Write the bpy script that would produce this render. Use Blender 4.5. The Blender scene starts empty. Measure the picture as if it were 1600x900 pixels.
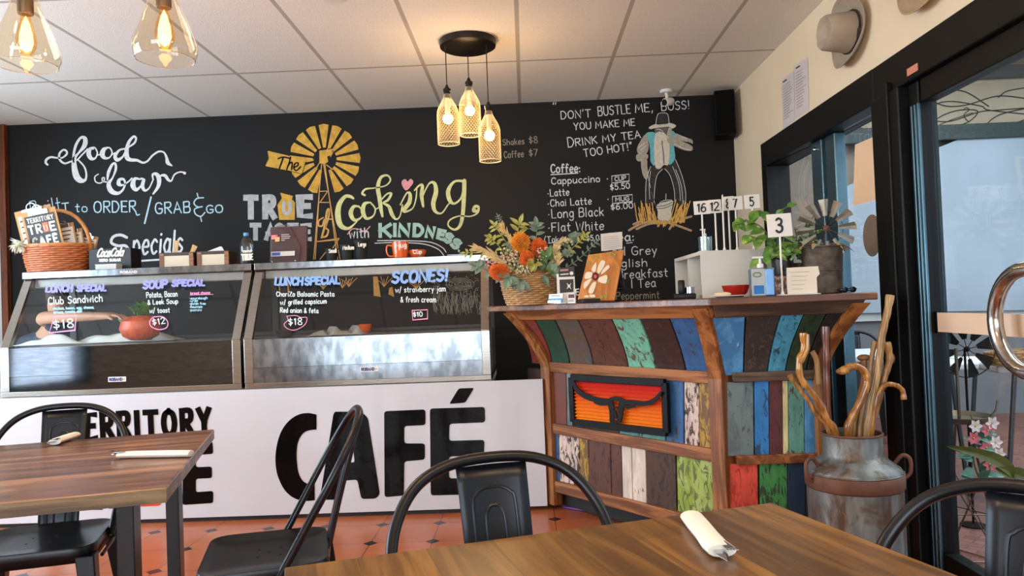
import bpy, bmesh, math, random
from mathutils import Vector, Matrix, Euler
from mathutils.geometry import tessellate_polygon
random.seed(7)
SC = bpy.context.scene
COL = SC.collection
PI = math.pi
# ------------------------------------------------------------------ camera, light, exposure
FPX = 1164.0
CAM = Vector((0, 0, 1.16))
_a = math.radians(2.2)
_y = Vector((22, -25, FPX)).normalized()                 # world +Y (depth) seen in camera axes (right, up, forward)
_x = Vector((math.cos(_a), math.sin(_a), 0)); _x = (_x - _y * _x.dot(_y)).normalized()
_z = _x.cross(_y) * -1
if _z.y < 0: _z = -_z
R_right = Vector((_x.x, _y.x, _z.x)); R_up = Vector((_x.y, _y.y, _z.y)); R_fwd = Vector((_x.z, _y.z, _z.z))
cd = bpy.data.cameras.new('camera'); cam = bpy.data.objects.new('camera', cd); COL.objects.link(cam)
cd.sensor_width = 36; cd.lens = FPX / 1600 * 36; cd.clip_start = 0.02
cam.matrix_world = Matrix(((R_right.x, R_up.x, -R_fwd.x, CAM.x), (R_right.y, R_up.y, -R_fwd.y, CAM.y), (R_right.z, R_up.z, -R_fwd.z, CAM.z), (0, 0, 0, 1)))
SC.camera = cam
vs = SC.view_settings
vs.view_transform = 'Standard'; vs.look = 'None'; vs.gamma = 1; vs.use_curve_mapping = False
vs.exposure = 0.12
SC.cycles.use_denoising = True
SC.cycles.max_bounces = 8; SC.cycles.transparent_max_bounces = 24; SC.cycles.glossy_bounces = 4
SC.cycles.caustics_reflective = False; SC.cycles.caustics_refractive = False
SC.cycles.sample_clamp_indirect = 6
W = bpy.data.worlds.new('world'); SC.world = W; W.use_nodes = True
_bg = W.node_tree.nodes['Background']; _bg.inputs[0].default_value = (0.62, 0.80, 1.0, 1); _bg.inputs[1].default_value = 1.3
def area(name, loc, rot, sx, sy, power, col):
    l = bpy.data.lights.new(name, 'AREA'); l.shape = 'RECTANGLE'; l.size = sx; l.size_y = sy; l.energy = power; l.color = col
    o = bpy.data.objects.new(name, l); COL.objects.link(o); o.location = loc; o.rotation_euler = rot
    return o
area('daylight_rear', (-1.1, -4.25, 1.55), (math.radians(90), 0, 0), 4.8, 2.1, 270, (0.88, 0.94, 1.0))
area('daylight_side', (-4.75, 2.6, 1.5), (0, math.radians(-90), 0), 1.9, 3.6, 260, (0.74, 0.87, 1.0))
area('patio_sky', (3.6, 3.2, 3.25), (0, 0, 0), 3.0, 5.5, 290, (0.86, 0.94, 1.0))

# ------------------------------------------------------------------ pixel rays onto real planes of the room
def ray(px, py):
    return R_right * ((px - 800) / FPX) + R_up * ((450 - py) / FPX) + R_fwd
def hit(px, py, p, n):
    d = ray(px, py); n = Vector(n)
    return CAM + d * ((Vector(p) - CAM).dot(n) / d.dot(n))
def atY(px, py, Y): return hit(px, py, (0, Y, 0), (0, 1, 0))
def atX(px, py, X): return hit(px, py, (X, 0, 0), (1, 0, 0))
def atZ(px, py, Z): return hit(px, py, (0, 0, Z), (0, 0, 1))

# ------------------------------------------------------------------ materials
def lin(c):
    if isinstance(c, str):
        c = c.lstrip('#'); c = [int(c[i:i + 2], 16) for i in (0, 2, 4)]
    return tuple(((v / 255) / 12.92 if v / 255 <= .04045 else ((v / 255 + .055) / 1.055) ** 2.4) for v in c) + (1,)
MATS = {}
def base_mat(name, rough=.5, metal=0.0, spec=.5):
    m = bpy.data.materials.new(name); m.use_nodes = True; nt = m.node_tree
    b = nt.nodes['Principled BSDF']
    b.inputs['Roughness'].default_value = rough; b.inputs['Metallic'].default_value = metal
    b.inputs['Specular IOR Level'].default_value = spec
    return m, nt, b
PRE = [0]
def coords(nt, scale=(1, 1, 1), rot=(0, 0, 0)):
    tc = nt.nodes.new('ShaderNodeTexCoord'); mp = nt.nodes.new('ShaderNodeMapping')
    mp.inputs['Scale'].default_value = scale; mp.inputs['Rotation'].default_value = rot
    src = tc.outputs['Object']
    if PRE[0]:
        m0 = nt.nodes.new('ShaderNodeMapping'); m0.inputs['Rotation'].default_value = (0, 0, PRE[0]); nt.links.new(src, m0.inputs['Vector']); src = m0.outputs['Vector']
    nt.links.new(src, mp.inputs['Vector']); return mp.outputs['Vector']
def noise(nt, vec, scale, detail=4, dist=0.0, rough=.55):
    n = nt.nodes.new('ShaderNodeTexNoise'); n.inputs['Scale'].default_value = scale; n.inputs['Detail'].default_value = detail
    n.inputs['Distortion'].default_value = dist; n.inputs['Roughness'].default_value = rough
    nt.links.new(vec, n.inputs['Vector']); return n.outputs['Fac']
def ramp(nt, fac, stops, const=False):
    r = nt.nodes.new('ShaderNodeValToRGB'); cr = r.color_ramp
    if const: cr.interpolation = 'CONSTANT'
    while len(cr.elements) < len(stops): cr.elements.new(.5)
    for e, (p, c) in zip(cr.elements, stops): e.position = p; e.color = c
    nt.links.new(fac, r.inputs['Fac']); return r.outputs['Color']
def bump(nt, b, h, s, d=.01):
    n = nt.nodes.new('ShaderNodeBump'); n.inputs['Strength'].default_value = s; n.inputs['Distance'].default_value = d
    nt.links.new(h, n.inputs['Height']); nt.links.new(n.outputs['Normal'], b.inputs['Normal'])
def mixc(nt, fac, a, c):
    m = nt.nodes.new('ShaderNodeMix'); m.data_type = 'RGBA'
    for s, v in ((m.inputs['Factor'], fac), (m.inputs['A'], a), (m.inputs['B'], c)):
        if hasattr(v, 'links') or hasattr(v, 'is_linked'): nt.links.new(v, s)
        else: s.default_value = v
    return m.outputs['Result']
def sh(c, k): return tuple(min(1, v * k) for v in c[:3]) + (1,)
def plain(name, col, rough=.5, metal=0, var=.12, scale=8, spec=.5, bmp=0, coat=0):
    if name in MATS: return MATS[name]
    m, nt, b = base_mat(name, rough, metal, spec); c = lin(col)
    f = noise(nt, coords(nt), scale)
    nt.links.new(ramp(nt, f, [(.3, sh(c, 1 - var)), (.7, sh(c, 1 + var))]), b.inputs['Base Color'])
    if bmp: bump(nt, b, noise(nt, coords(nt), scale * 12, 3), bmp, .004)
    if coat: b.inputs['Coat Weight'].default_value = coat; b.inputs['Coat Roughness'].default_value = .05
    MATS[name] = m; return m
def wood(name, dark, light, axis=0, scale=1.0, rough=.4, plank=0, coat=0, knots=False, across=1):
    if name in MATS: return MATS[name]
    m, nt, b = base_mat(name, rough)
    s = [14 * scale] * 3; s[axis] = 1.2 * scale
    v = coords(nt, tuple(s)); f = noise(nt, v, 1.6, 8, .8, .65)
    d, l = lin(dark), lin(light)
    c = ramp(nt, f, [(.28, sh(d, .75)), (.45, d), (.6, l), (.78, sh(l, 1.12))])
    if plank:
        tc = nt.nodes.new('ShaderNodeTexCoord'); sp = nt.nodes.new('ShaderNodeSeparateXYZ'); nt.links.new(tc.outputs['Object'], sp.inputs[0])
        def mth(op, a, bb=None):
            n = nt.nodes.new('ShaderNodeMath'); n.operation = op
            for i, q in enumerate((a, bb)):
                if q is None: continue
                if isinstance(q, (int, float)): n.inputs[i].default_value = q
                else: nt.links.new(q, n.inputs[i])
            return n.outputs[0]
        al, ac = sp.outputs['XYZ'[axis]], sp.outputs['XYZ'[across]]
        row = mth('FLOOR', mth('DIVIDE', ac, plank))
        wn0 = nt.nodes.new('ShaderNodeTexWhiteNoise'); wn0.noise_dimensions = '1D'; nt.links.new(row, wn0.inputs['W'])
        seg = mth('FLOOR', mth('ADD', mth('DIVIDE', al, plank * 9), mth('MULTIPLY', wn0.outputs['Value'], 5)))
        wn = nt.nodes.new('ShaderNodeTexWhiteNoise'); wn.noise_dimensions = '2D'
        cb = nt.nodes.new('ShaderNodeCombineXYZ'); nt.links.new(row, cb.inputs[0]); nt.links.new(seg, cb.inputs[1]); nt.links.new(cb.outputs[0], wn.inputs['Vector'])
        k = ramp(nt, wn.outputs['Value'], [(0, (.55, .52, .5, 1)), (.5, (.9, .88, .86, 1)), (1, (1.25, 1.2, 1.12, 1))])
        mm = nt.nodes.new('ShaderNodeMix'); mm.data_type = 'RGBA'; mm.blend_type = 'MULTIPLY'; mm.inputs['Factor'].default_value = 1
        nt.links.new(c, mm.inputs['A']); nt.links.new(k, mm.inputs['B']); c = mm.outputs['Result']
        fr = mth('FRACT', mth('DIVIDE', ac, plank)); edge = mth('LESS_THAN', fr, .02)
        c = mixc(nt, mth('MULTIPLY', edge, .45), c, sh(d, .35))
    if knots:
        s2 = [7, 7, 7]; s2[axis] = 3
        kn = noise(nt, coords(nt, tuple(s2)), 1.0, 2, .3)
        c = mixc(nt, ramp(nt, kn, [(.68, (0, 0, 0, 1)), (.78, (.7, .7, .7, 1))]), c, sh(d, .28))
    nt.links.new(c, b.inputs['Base Color']); bump(nt, b, f, .12, .003)
    if coat: b.inputs['Coat Weight'].default_value = coat; b.inputs['Coat Roughness'].default_value = .18
    MATS[name] = m; return m
def peel(name, col, under='#3b2a22', amt=.5, rough=.6, third=None, tex=1.0):
    """old paint worn through to bare timber, streaked along z"""
    if name in MATS: return MATS[name]
    m, nt, b = base_mat(name, rough)
    c, u = lin(col), lin(under)
    fine = noise(nt, coords(nt, (26 * tex, 26 * tex, 7 * tex)), 1.0, 6, .5, .6)
    tone = ramp(nt, fine, [(.3, sh(c, .7)), (.55, c), (.75, sh(c, 1.25))])
    if third:
        t = noise(nt, coords(nt, (9, 9, 5)), 1.0, 5, .6); tone = mixc(nt, ramp(nt, t, [(.47, (0, 0, 0, 1)), (.53, (1, 1, 1, 1))]), tone, lin(third))
    f = noise(nt, coords(nt, (34 * tex, 34 * tex, 12 * tex)), 1.0, 8, .9, .7)
    w = ramp(nt, f, [(.72 - amt * .4, (0, 0, 0, 1)), (.75 - amt * .4, (1, 1, 1, 1))])
    nt.links.new(mixc(nt, w, tone, u), b.inputs['Base Color']); bump(nt, b, f, .25, .004)
    MATS[name] = m; return m
def glass(name, tint=(1, 1, 1), rough=0.0, refl=1.0, ior=1.5):
    if name in MATS: return MATS[name]
    m = bpy.data.materials.new(name); m.use_nodes = True; nt = m.node_tree
    out = nt.nodes['Material Output']; nt.nodes.remove(nt.nodes['Principled BSDF'])
    tr = nt.nodes.new('ShaderNodeBsdfTransparent'); tr.inputs[0].default_value = tuple(tint) + (1,)
    gl = nt.nodes.new('ShaderNodeBsdfGlossy'); gl.inputs['Roughness'].default_value = rough; gl.inputs['Color'].default_value = (1, 1, 1, 1)
    lw = nt.nodes.new('ShaderNodeLayerWeight'); lw.inputs['Blend'].default_value = .5        # Schlick, the same from both sides
    pw = nt.nodes.new('ShaderNodeMath'); pw.operation = 'POWER'; pw.inputs[1].default_value = 5; nt.links.new(lw.outputs['Facing'], pw.inputs[0])
    mu = nt.nodes.new('ShaderNodeMath'); mu.operation = 'MULTIPLY_ADD'; mu.inputs[1].default_value = .9 * refl; mu.inputs[2].default_value = .04 * refl; nt.links.new(pw.outputs[0], mu.inputs[0])
    mx = nt.nodes.new('ShaderNodeMixShader'); nt.links.new(mu.outputs[0], mx.inputs[0]); nt.links.new(tr.outputs[0], mx.inputs[1]); nt.links.new(gl.outputs[0], mx.inputs[2])
    nt.links.new(mx.outputs[0], out.inputs[0]); MATS[name] = m; return m
def emis(name, col, strength):
    if name in MATS: return MATS[name]
    m, nt, b = base_mat(name); c = lin(col); b.inputs['Base Color'].default_value = c
    b.inputs['Emission Color'].default_value = c; b.inputs['Emission Strength'].default_value = strength
    MATS[name] = m; return m
def steel(name, col='#b9bcc0', rough=.2, brush=(1, 60, 60), bmp=.02, lo=.85):
    if name in MATS: return MATS[name]
    m, nt, b = base_mat(name, rough, 1.0); c = lin(col)
    f = noise(nt, coords(nt, brush), 6, 4)
    nt.links.new(ramp(nt, f, [(.36, sh(c, lo)), (.62, sh(c, 1.1))]), b.inputs['Base Color']); bump(nt, b, f, bmp, .002)
    MATS[name] = m; return m

# ------------------------------------------------------------------ mesh builder
class MB:
    def __init__(s): s.v = []; s.f = []
    def add(s, vs, fs):
        o = len(s.v); s.v += [Vector(v) for v in vs]; s.f += [tuple(i + o for i in f) for f in fs]; return s
    def box(s, x0, x1, y0, y1, z0, z1, mtx=None):
        vs = [Vector((x, y, z)) for z in (z0, z1) for y in (y0, y1) for x in (x0, x1)]
        if mtx: vs = [mtx @ v for v in vs]
        return s.add(vs, [(0, 2, 3, 1), (4, 5, 7, 6), (0, 1, 5, 4), (2, 6, 7, 3), (0, 4, 6, 2), (1, 3, 7, 5)])
    def bar(s, a, b, w, h, up=(0, 0, 1)):
        a, b = Vector(a), Vector(b); d = (b - a).normalized(); u = Vector(up)
        if abs(d.dot(u)) > .95: u = Vector((0, 1, 0))
        sd = d.cross(u).normalized() * w / 2; uu = sd.cross(d).normalized() * h / 2
        vs = [p + i * sd + j * uu for p in (a, b) for j in (-1, 1) for i in (-1, 1)]
        return s.add(vs, [(0, 2, 3, 1), (4, 5, 7, 6), (0, 1, 5, 4), (2, 6, 7, 3), (0, 4, 6, 2), (1, 3, 7, 5)])
    def tube(s, pts, r, n=8, closed=False, cap=True):
        pts = [Vector(p) for p in pts]; m = len(pts); rr = r if isinstance(r, (list, tuple)) else [r] * m
        T = []
        for i in range(m):
            if closed: T.append((pts[(i + 1) % m] - pts[i - 1]).normalized())
            else: T.append((pts[min(i + 1, m - 1)] - pts[max(i - 1, 0)]).normalized())
        ref = Vector((0, 0, 1)) if abs(T[0].z) < .9 else Vector((1, 0, 0))
        N = (ref - T[0] * ref.dot(T[0])).normalized(); vs = []
        for i in range(m):
            N = (N - T[i] * N.dot(T[i])); N = N.normalized() if N.length > 1e-6 else T[i].orthogonal().normalized()
            B = T[i].cross(N)
            vs += [pts[i] + (N * math.cos(2 * PI * k / n) + B * math.sin(2 * PI * k / n)) * rr[i] for k in range(n)]
        fs = [(i * n + k, i * n + (k + 1) % n, ((i + 1) % m) * n + (k + 1) % n, ((i + 1) % m) * n + k) for i in range(m if closed else m - 1) for k in range(n)]
        if cap and not closed: fs += [tuple(range(n - 1, -1, -1)), tuple((m - 1) * n + k for k in range(n))]
        return s.add(vs, fs)
    def lathe(s, prof, n=24, mtx=None, cap=True, sq=None):
        vs = []
        for r, z in prof:
            for k in range(n):
                t = 2 * PI * k / n; v = Vector((r * math.cos(t), r * math.sin(t), z))
                if sq: v.x *= sq[0]; v.y *= sq[1]
                vs.append(mtx @ v if mtx else v)
        m = len(prof)
        fs = [(i * n + k, i * n + (k + 1) % n, (i + 1) * n + (k + 1) % n, (i + 1) * n + k) for i in range(m - 1) for k in range(n)]
        if cap:
            if prof[0][0] > 1e-5: fs.append(tuple(range(n - 1, -1, -1)))
            if prof[-1][0] > 1e-5: fs.append(tuple((m - 1) * n + k for k in range(n)))
        return s.add(vs, fs)
    def prism(s, poly, t, mtx=None):
        """2-D outline (x, y) extruded by t along +z of mtx"""
        n = len(poly); tri = tessellate_polygon([[Vector((x, y, 0)) for x, y in poly]])
        vs = [Vector((x, y, z)) for z in (0, t) for x, y in poly]
        if mtx: vs = [mtx @ v for v in vs]
        fs = [tuple(reversed(q)) for q in tri] + [tuple(i + n for i in q) for q in tri] + [(i, (i + 1) % n, (i + 1) % n + n, i + n) for i in range(n)]
        return s.add(vs, fs)
    def hull(s, lo, hi):
        """two matching loops (lists of points) joined to a closed solid"""
        n = len(lo)
        return s.add(list(lo) + list(hi), [tuple(range(n - 1, -1, -1)), tuple(range(n, 2 * n))] + [(i, (i + 1) % n, (i + 1) % n + n, i + n) for i in range(n)])
    def sphere(s, c, r, nu=16, nv=10, mtx=None):
        c = Vector(c); rx, ry, rz = r if isinstance(r, (tuple, list)) else (r, r, r); vs = []; fs = []
        for j in range(nv + 1):
            t = PI * j / nv
            for i in range(nu):
                p = Vector((rx * math.sin(t) * math.cos(2 * PI * i / nu), ry * math.sin(t) * math.sin(2 * PI * i / nu), -rz * math.cos(t)))
                vs.append(c + (mtx @ p if mtx else p))
        for j in range(nv):
            for i in range(nu): fs.append((j * nu + i, j * nu + (i + 1) % nu, (j + 1) * nu + (i + 1) % nu, (j + 1) * nu + i))
        return s.add(vs, fs)
    def leaf(s, base, d, up, L, Wd, fold=.15, curl=.2):
        """a pointed leaf, two halves folded along the midrib and curling down"""
        base, d, up = Vector(base), Vector(d).normalized(), Vector(up)
        sd = d.cross(up); sd = sd.normalized() if sd.length > 1e-5 else d.orthogonal().normalized()
        up = sd.cross(d).normalized(); prof = [(0, .12), (.2, .75), (.45, 1), (.7, .75), (.9, .3), (1, .02)]
        vs = []
        for t, w in prof:
            m = base + d * (L * t) - up * (curl * L * t * t)
            vs += [m - sd * (Wd / 2 * w) + up * (fold * Wd * w), m, m + sd * (Wd / 2 * w) + up * (fold * Wd * w)]
        fs = []
        for i in range(len(prof) - 1):
            for k in (0, 1): fs.append((i * 3 + k, i * 3 + k + 1, i * 3 + k + 4, i * 3 + k + 3))
        return s.add(vs, fs)
    def build(s, name, m, parent=None, smooth=False, bevel=0, label=None, seg=2, wire=0, solid=0, kind=None, sub=0, fix=True):
        me = bpy.data.meshes.new(name); me.from_pydata(s.v, [], s.f)
        if fix:
            bm = bmesh.new(); bm.from_mesh(me); bmesh.ops.remove_doubles(bm, verts=bm.verts, dist=1e-6); bmesh.ops.recalc_face_normals(bm, faces=bm.faces); bm.to_mesh(me); bm.free()
        me.materials.append(m)
        if smooth:
            for p in me.polygons: p.use_smooth = True
        o = bpy.data.objects.new(name, me); COL.objects.link(o)
        if parent: o.parent = parent
        if label: o['label'] = label
        if kind: o['kind'] = kind
        if solid: q = o.modifiers.new('Solid', 'SOLIDIFY'); q.thickness = solid; q.offset = 0
        if wire: q = o.modifiers.new('Wire', 'WIREFRAME'); q.thickness = wire; q.use_even_offset = False
        if bevel: q = o.modifiers.new('Bevel', 'BEVEL'); q.width = bevel; q.segments = seg; q.limit_method = 'ANGLE'
        if sub: q = o.modifiers.new('Sub', 'SUBSURF'); q.levels = sub; q.render_levels = sub
        if smooth and not sub:
            me.set_sharp_from_angle(angle=math.radians(40))
        return o
def thing(name, label, cat, loc=(0, 0, 0), rotz=0, group=None):
    o = bpy.data.objects.new(name, None); COL.objects.link(o); o.empty_display_size = .1
    o.location = loc; o.rotation_euler = (0, 0, rotz); o['label'] = label; o['category'] = cat
    if group: o['group'] = group
    return o
def tag(o, label, cat, group=None):
    o['label'] = label; o['category'] = cat
    if group: o['group'] = group
    return o
def struct(o): o['kind'] = 'structure'; return o
def copy_tree(o, parent=None):
    c = o.copy(); COL.objects.link(c)
    if parent: c.parent = parent
    for ch in list(o.children): copy_tree(ch, c)
    return c
def TR(loc, rz=0, rx=0, ry=0): return Matrix.Translation(Vector(loc)) @ Euler((rx, ry, rz)).to_matrix().to_4x4()

# ------------------------------------------------------------------ flat lettering: outlines and strokes in photo pixels, laid on a real plane
def spline(pts, k=6, closed=False):
    """Catmull-Rom through (x, y[, w])"""
    n = len(pts); out = []
    if n < 3: return list(pts)
    rng = range(n) if closed else range(n - 1)
    for i in rng:
        g = (lambda j: pts[j % n]) if closed else (lambda j: pts[max(0, min(n - 1, j))])
        a, b, c, d = g(i - 1), g(i), g(i + 1), g(i + 2)
        for q in range(k):
            t = q / k
            out.append(tuple(.5 * (2 * b[e] + (c[e] - a[e]) * t + (2 * a[e] - 5 * b[e] + 4 * c[e] - d[e]) * t * t + (3 * b[e] - a[e] - 3 * c[e] + d[e]) * t ** 3) for e in range(len(b))))
    if not closed: out.append(tuple(pts[-1]))
    return out
class Flat:
    """collects flat ink on a plane (point p, normal n towards the viewer side), lifted by eps"""
    def __init__(s, p, n, eps=.002): s.n = Vector(n).normalized(); s.p = Vector(p) + s.n * eps; s.m = MB(); s.k = 0
    def w(s, x, y): return hit(x, y, s.p + s.n * (.00012 * (s.k % 14)), s.n)
    def poly(s, pts, holes=()):
        s.k += 1; loops = [list(pts)] + [list(h) for h in holes]; flat = [q for l in loops for q in l]
        tri = tessellate_polygon([[Vector((x, y, 0)) for x, y in l] for l in loops])
        s.m.add([s.w(x, y) for x, y in flat], tri); return s
    def stroke(s, pts, wd, sq=False):
        s.k += 1; P = [p[:2] for p in pts]; Wd = [(p[2] if len(p) > 2 else wd) for p in pts]; n = len(P)
        if n < 2: return s
        L = []; Rr = []
        for i in range(n):
            a, b = P[max(i - 1, 0)], P[min(i + 1, n - 1)]
            dx, dy = b[0] - a[0], b[1] - a[1]; l = math.hypot(dx, dy) or 1; nx, ny = -dy / l, dx / l
            k = 1.0
            if 0 < i < n - 1:
                ex, ey = P[i][0] - a[0], P[i][1] - a[1]; el = math.hypot(ex, ey) or 1
                c = abs(nx * (-ey / el) + ny * (ex / el)); k = 1 / max(c, .6)
            h = Wd[i] / 2 * k; ox = oy = 0
            if sq and i in (0, n - 1):
                e = Wd[i] / 2 * (-1 if i == 0 else 1); ox, oy = dx / l * e, dy / l * e
            L.append((P[i][0] + nx * h + ox, P[i][1] + ny * h + oy)); Rr.append((P[i][0] - nx * h + ox, P[i][1] - ny * h + oy))
        s.m.add([s.w(*q) for q in L + Rr], [(i, i + 1, n + i + 1, n + i) for i in range(n - 1)])
        if not sq:                                        # round ends
            for e in (0, n - 1):
                r = Wd[e] / 2
                s.disc(P[e][0], P[e][1], r)
        return s
    def disc(s, x, y, r, ry=None, n=8):
        s.k += 1
        s.m.add([s.w(x + r * math.cos(2 * PI * k / n), y + (ry or r) * math.sin(2 * PI * k / n)) for k in range(n)], [tuple(range(n))]); return s
    def text(s, t, x0, y0, x1, y1, cap, wd, slant=0.0, sq=False, jit=.25, gap=2.2):
        st, wdt = layout(t, gap); dx, dy = x1 - x0, y1 - y0; l = math.hypot(dx, dy); ex, ey = dx / l, dy / l; k = l / wdt; h = cap / 9
        rnd = random.Random(t)
        for poly in st:
            q = []
            for x, y in poly:
                X = x * k + y * h * slant + rnd.uniform(-jit, jit) * .6; Y = -y * h + rnd.uniform(-jit, jit) * .6
                q.append((x0 + ex * X - ey * Y, y0 + ey * X + ex * Y))
            s.stroke(q, wd, sq)
        return s
    def build(s, name, m, parent=None, label=None): return s.m.build(name, m, parent, label=label, fix=False)
# single-stroke hand lettering: width | strokes; '~' marks a smooth stroke
G = {}
for _l in '''A 6|0,0 3,9 6,0|1,3 5,3
B 5|0,0 0,9|~0,9 4,9 4.6,7 3.6,5 0,4.8|~0,4.8 4,4.8 5.2,2.6 4,0.2 0,0
C 5|~5,7.6 3.4,9 1,8 0,4.5 1,1 3.4,0 5,1.4
D 5.5|0,0 0,9|~0,9 3.4,8.6 5.5,4.6 3.4,.4 0,0
E 4.5|4.5,9 0,9 0,0 4.5,0|0,4.7 3.6,4.7
F 4.5|4.5,9 0,9 0,0|0,4.7 3.6,4.7
G 5.6|~5.4,7.6 3.4,9 1,8 0,4.5 1,1 3.4,0 5.4,1.4 5.5,3.8|5.6,4 3,4
H 5.4|0,0 0,9|5.4,0 5.4,9|0,4.6 5.4,4.6
I 1|.5,0 .5,9
J 4|~3.6,9 3.6,2 2,0 0,1.6
K 5|0,0 0,9|4.8,9 0,4|1.4,5.2 5,0
L 4.4|0,9 0,0 4.4,0
M 7|0,0 .8,9 3.5,3 6.2,9 7,0
N 5.6|0,0 0,9 5.6,0 5.6,9
O 6|~3,9 .8,7.8 0,4.5 .8,1.2 3,0 5.2,1.2 6,4.5 5.2,7.8 3,9
P 5|0,0 0,9|~0,9 4,9 5,7 4,4.8 0,4.4
R 5|0,0 0,9|~0,9 4,9 4.9,7 3.8,4.9 0,4.6|1.8,4.6 5.2,0
S 4.8|~4.6,7.8 2.6,9 .4,7.6 .9,5.4 3.8,4.2 4.6,2 2.6,0 0,1.2
T 5.6|0,9 5.6,9|2.8,9 2.8,0
U 5.4|~0,9 0,2.6 1.2,.3 2.7,0 4.2,.3 5.4,2.6 5.4,9
V 5.6|0,9 2.8,0 5.6,9
W 8|0,9 2,0 4,7 6,0 8,9
X 5|0,0 5,9|0,9 5,0
Y 5.4|0,9 2.7,4.4|5.4,9 2.7,4.4 2.7,0
Z 5|0,9 5,9 0,0 5,0
a 4.2|~4,4.6 2,5.8 0,3 1.6,0 3.6,1.4 4,4|4,5.6 4,1 4.6,0
b 4.2|0,9 0,0|~0,4 2,5.6 4,3.4 3.4,.6 1.6,0 0,1.4
c 3.8|~3.8,4.8 2,5.8 0,3 1.6,0 3.8,.9
d 4.2|4,9 4,0|~4,4 2,5.6 0,2.8 1.8,0 4,1.6
e 4|~0,3 4,3.2 3.4,5.4 1.6,5.6 0,3 1.4,0 3.8,.8
f 3.4|~3.6,8.2 2.4,9 1.4,7.6 1.4,0|0,5.4 3.2,5.4
g 4.2|~4,4.6 2,5.8 0,3 1.8,.2 4,2|~4,5.6 4,-1.6 2,-3.4 0,-2.2
h 4.2|0,9 0,0|~0,3.6 2,5.8 3.8,4.6 4,0
i .8|.4,5.6 .4,0|.4,7.6 .5,7.9
j 2|~1.6,5.6 1.6,-2 0,-3|1.6,7.6 1.7,7.9
k 4|0,9 0,0|3.8,5.6 0,2.4|1.4,3.4 4,0
l .8|.4,9 .4,0
m 6.4|0,5.6 0,0|~0,3.6 1.6,5.8 3,4.6 3.2,0|~3.2,3.6 4.8,5.8 6.2,4.6 6.4,0
n 4.2|0,5.6 0,0|~0,3.6 2,5.8 3.8,4.6 4.2,0
o 4.2|~2.1,5.7 .4,4.8 0,2.8 .5,.7 2.1,0 3.8,.7 4.2,2.8 3.7,4.8 2.1,5.7
p 4.2|0,5.6 0,-3.4|~0,4 2,5.8 4.1,3.4 3.4,.6 1.6,0 0,1.4
r 3|0,5.6 0,0|~0,3.4 1.2,5.4 3,5.4
s 3.4|~3.3,4.9 1.6,5.8 .2,4.4 1.8,3 3.4,1.6 1.8,0 0,.8
t 3.2|~1.5,8.4 1.5,1 3,.2|0,5.6 3.2,5.6
u 4.2|~0,5.6 .2,.8 2,0 4,2|4.1,5.6 4.2,0
v 4|0,5.6 2,0 4,5.6
w 6|0,5.6 1.6,0 3,4.4 4.4,0 6,5.6
x 3.6|0,0 3.6,5.6|0,5.6 3.6,0
y 4|0,5.6 2,.4|4,5.6 1.2,-3.2
0 5|~2.5,9 .6,7.6 0,4.5 .6,1.2 2.5,0 4.4,1.2 5,4.5 4.4,7.6 2.5,9
1 2|0,7.4 1.4,9 1.4,0
2 4.8|~.2,7 1,8.8 3.2,9 4.4,7 3.6,4.6 0,0|0,0 4.8,0
3 4.6|~.2,8 2,9 4.2,7.6 3.6,5.4 1.8,4.8|~1.8,4.8 4.4,3.8 4.4,1.2 2,0 0,1
5 4.6|4.4,9 .8,9 .4,5|~.4,5 2.6,5.8 4.6,3.4 3.6,.6 1.6,0 0,1
6 4.8|~4.2,8.6 2,8.4 .2,4 .6,.8 2.6,0 4.6,1.6 4.2,4.4 2.4,5.2 .4,3
7 4.6|0,9 4.6,9 1.4,0
8 4.8|~2.4,4.8 .5,6.4 1,8.6 2.4,9 4,8.4 4.3,6.4 2.4,4.8 .2,2.6 .8,.4 2.4,0 4.2,.4 4.6,2.6 2.4,4.8
$ 4.6|~4.4,7 2.4,8 .4,6.8 1,5 3.6,4 4.4,2.4 2.4,1 .2,2|2.3,10 2.3,-1
& 5|~5,0 1.4,6 1.6,8.6 3.2,8 2.6,5.6 .2,2.6 1,.2 3,.4 4.8,3.6
/ 3|0,-1 3,10
. .8|.3,0 .5,.3
, 1|.6,.8 .1,-1.6
: .8|.4,.4 .5,.7|.4,4.4 .5,4.7
! 1|.5,9 .5,3|.4,.2 .5,.5
' 1|.6,9.6 .4,7.4
" 2.4|.6,9.6 .2,7.4|2.2,9.6 1.8,7.4
- 3|0,4 3,4
( 2|~2,10 .2,6 .2,3 2,-1
* 1.6|.4,3.4 .8,3.8'''.split('\n'):
    _h, *_s = _l.split('|'); _c, _w = _h.split(' ')
    _st = []
    for q in _s:
        sm = q[0] == '~'; pts = [tuple(float(z) for z in p.split(',')) for p in q.lstrip('~').split(' ')]
        _st.append(spline(pts, 5) if sm else pts)
    G[_c] = (float(_w), _st)
def layout(t, gap=2.2):
    x = 0; out = []
    for ch in t:
        if ch == ' ': x += 4.2; continue
        w, st = G.get(ch) or G[ch.upper()]
        for p in st: out.append([(x + a, b) for a, b in p])
        x += w + gap
    return out, max(x - gap, .1)
def rounded(pts, r, n=4):
    out = []; m = len(pts)
    for i in range(m):
        a, b, c = Vector(pts[i - 1]), Vector(pts[i]), Vector(pts[(i + 1) % m])
        u, v = (a - b), (c - b); k = min(r, u.length * .45, v.length * .45); p, q = b + u.normalized() * k, b + v.normalized() * k
        for j in range(n + 1):
            t = j / n; out.append(tuple(p * (1 - t) ** 2 + b * 2 * t * (1 - t) + q * t * t))
    return out
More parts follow.
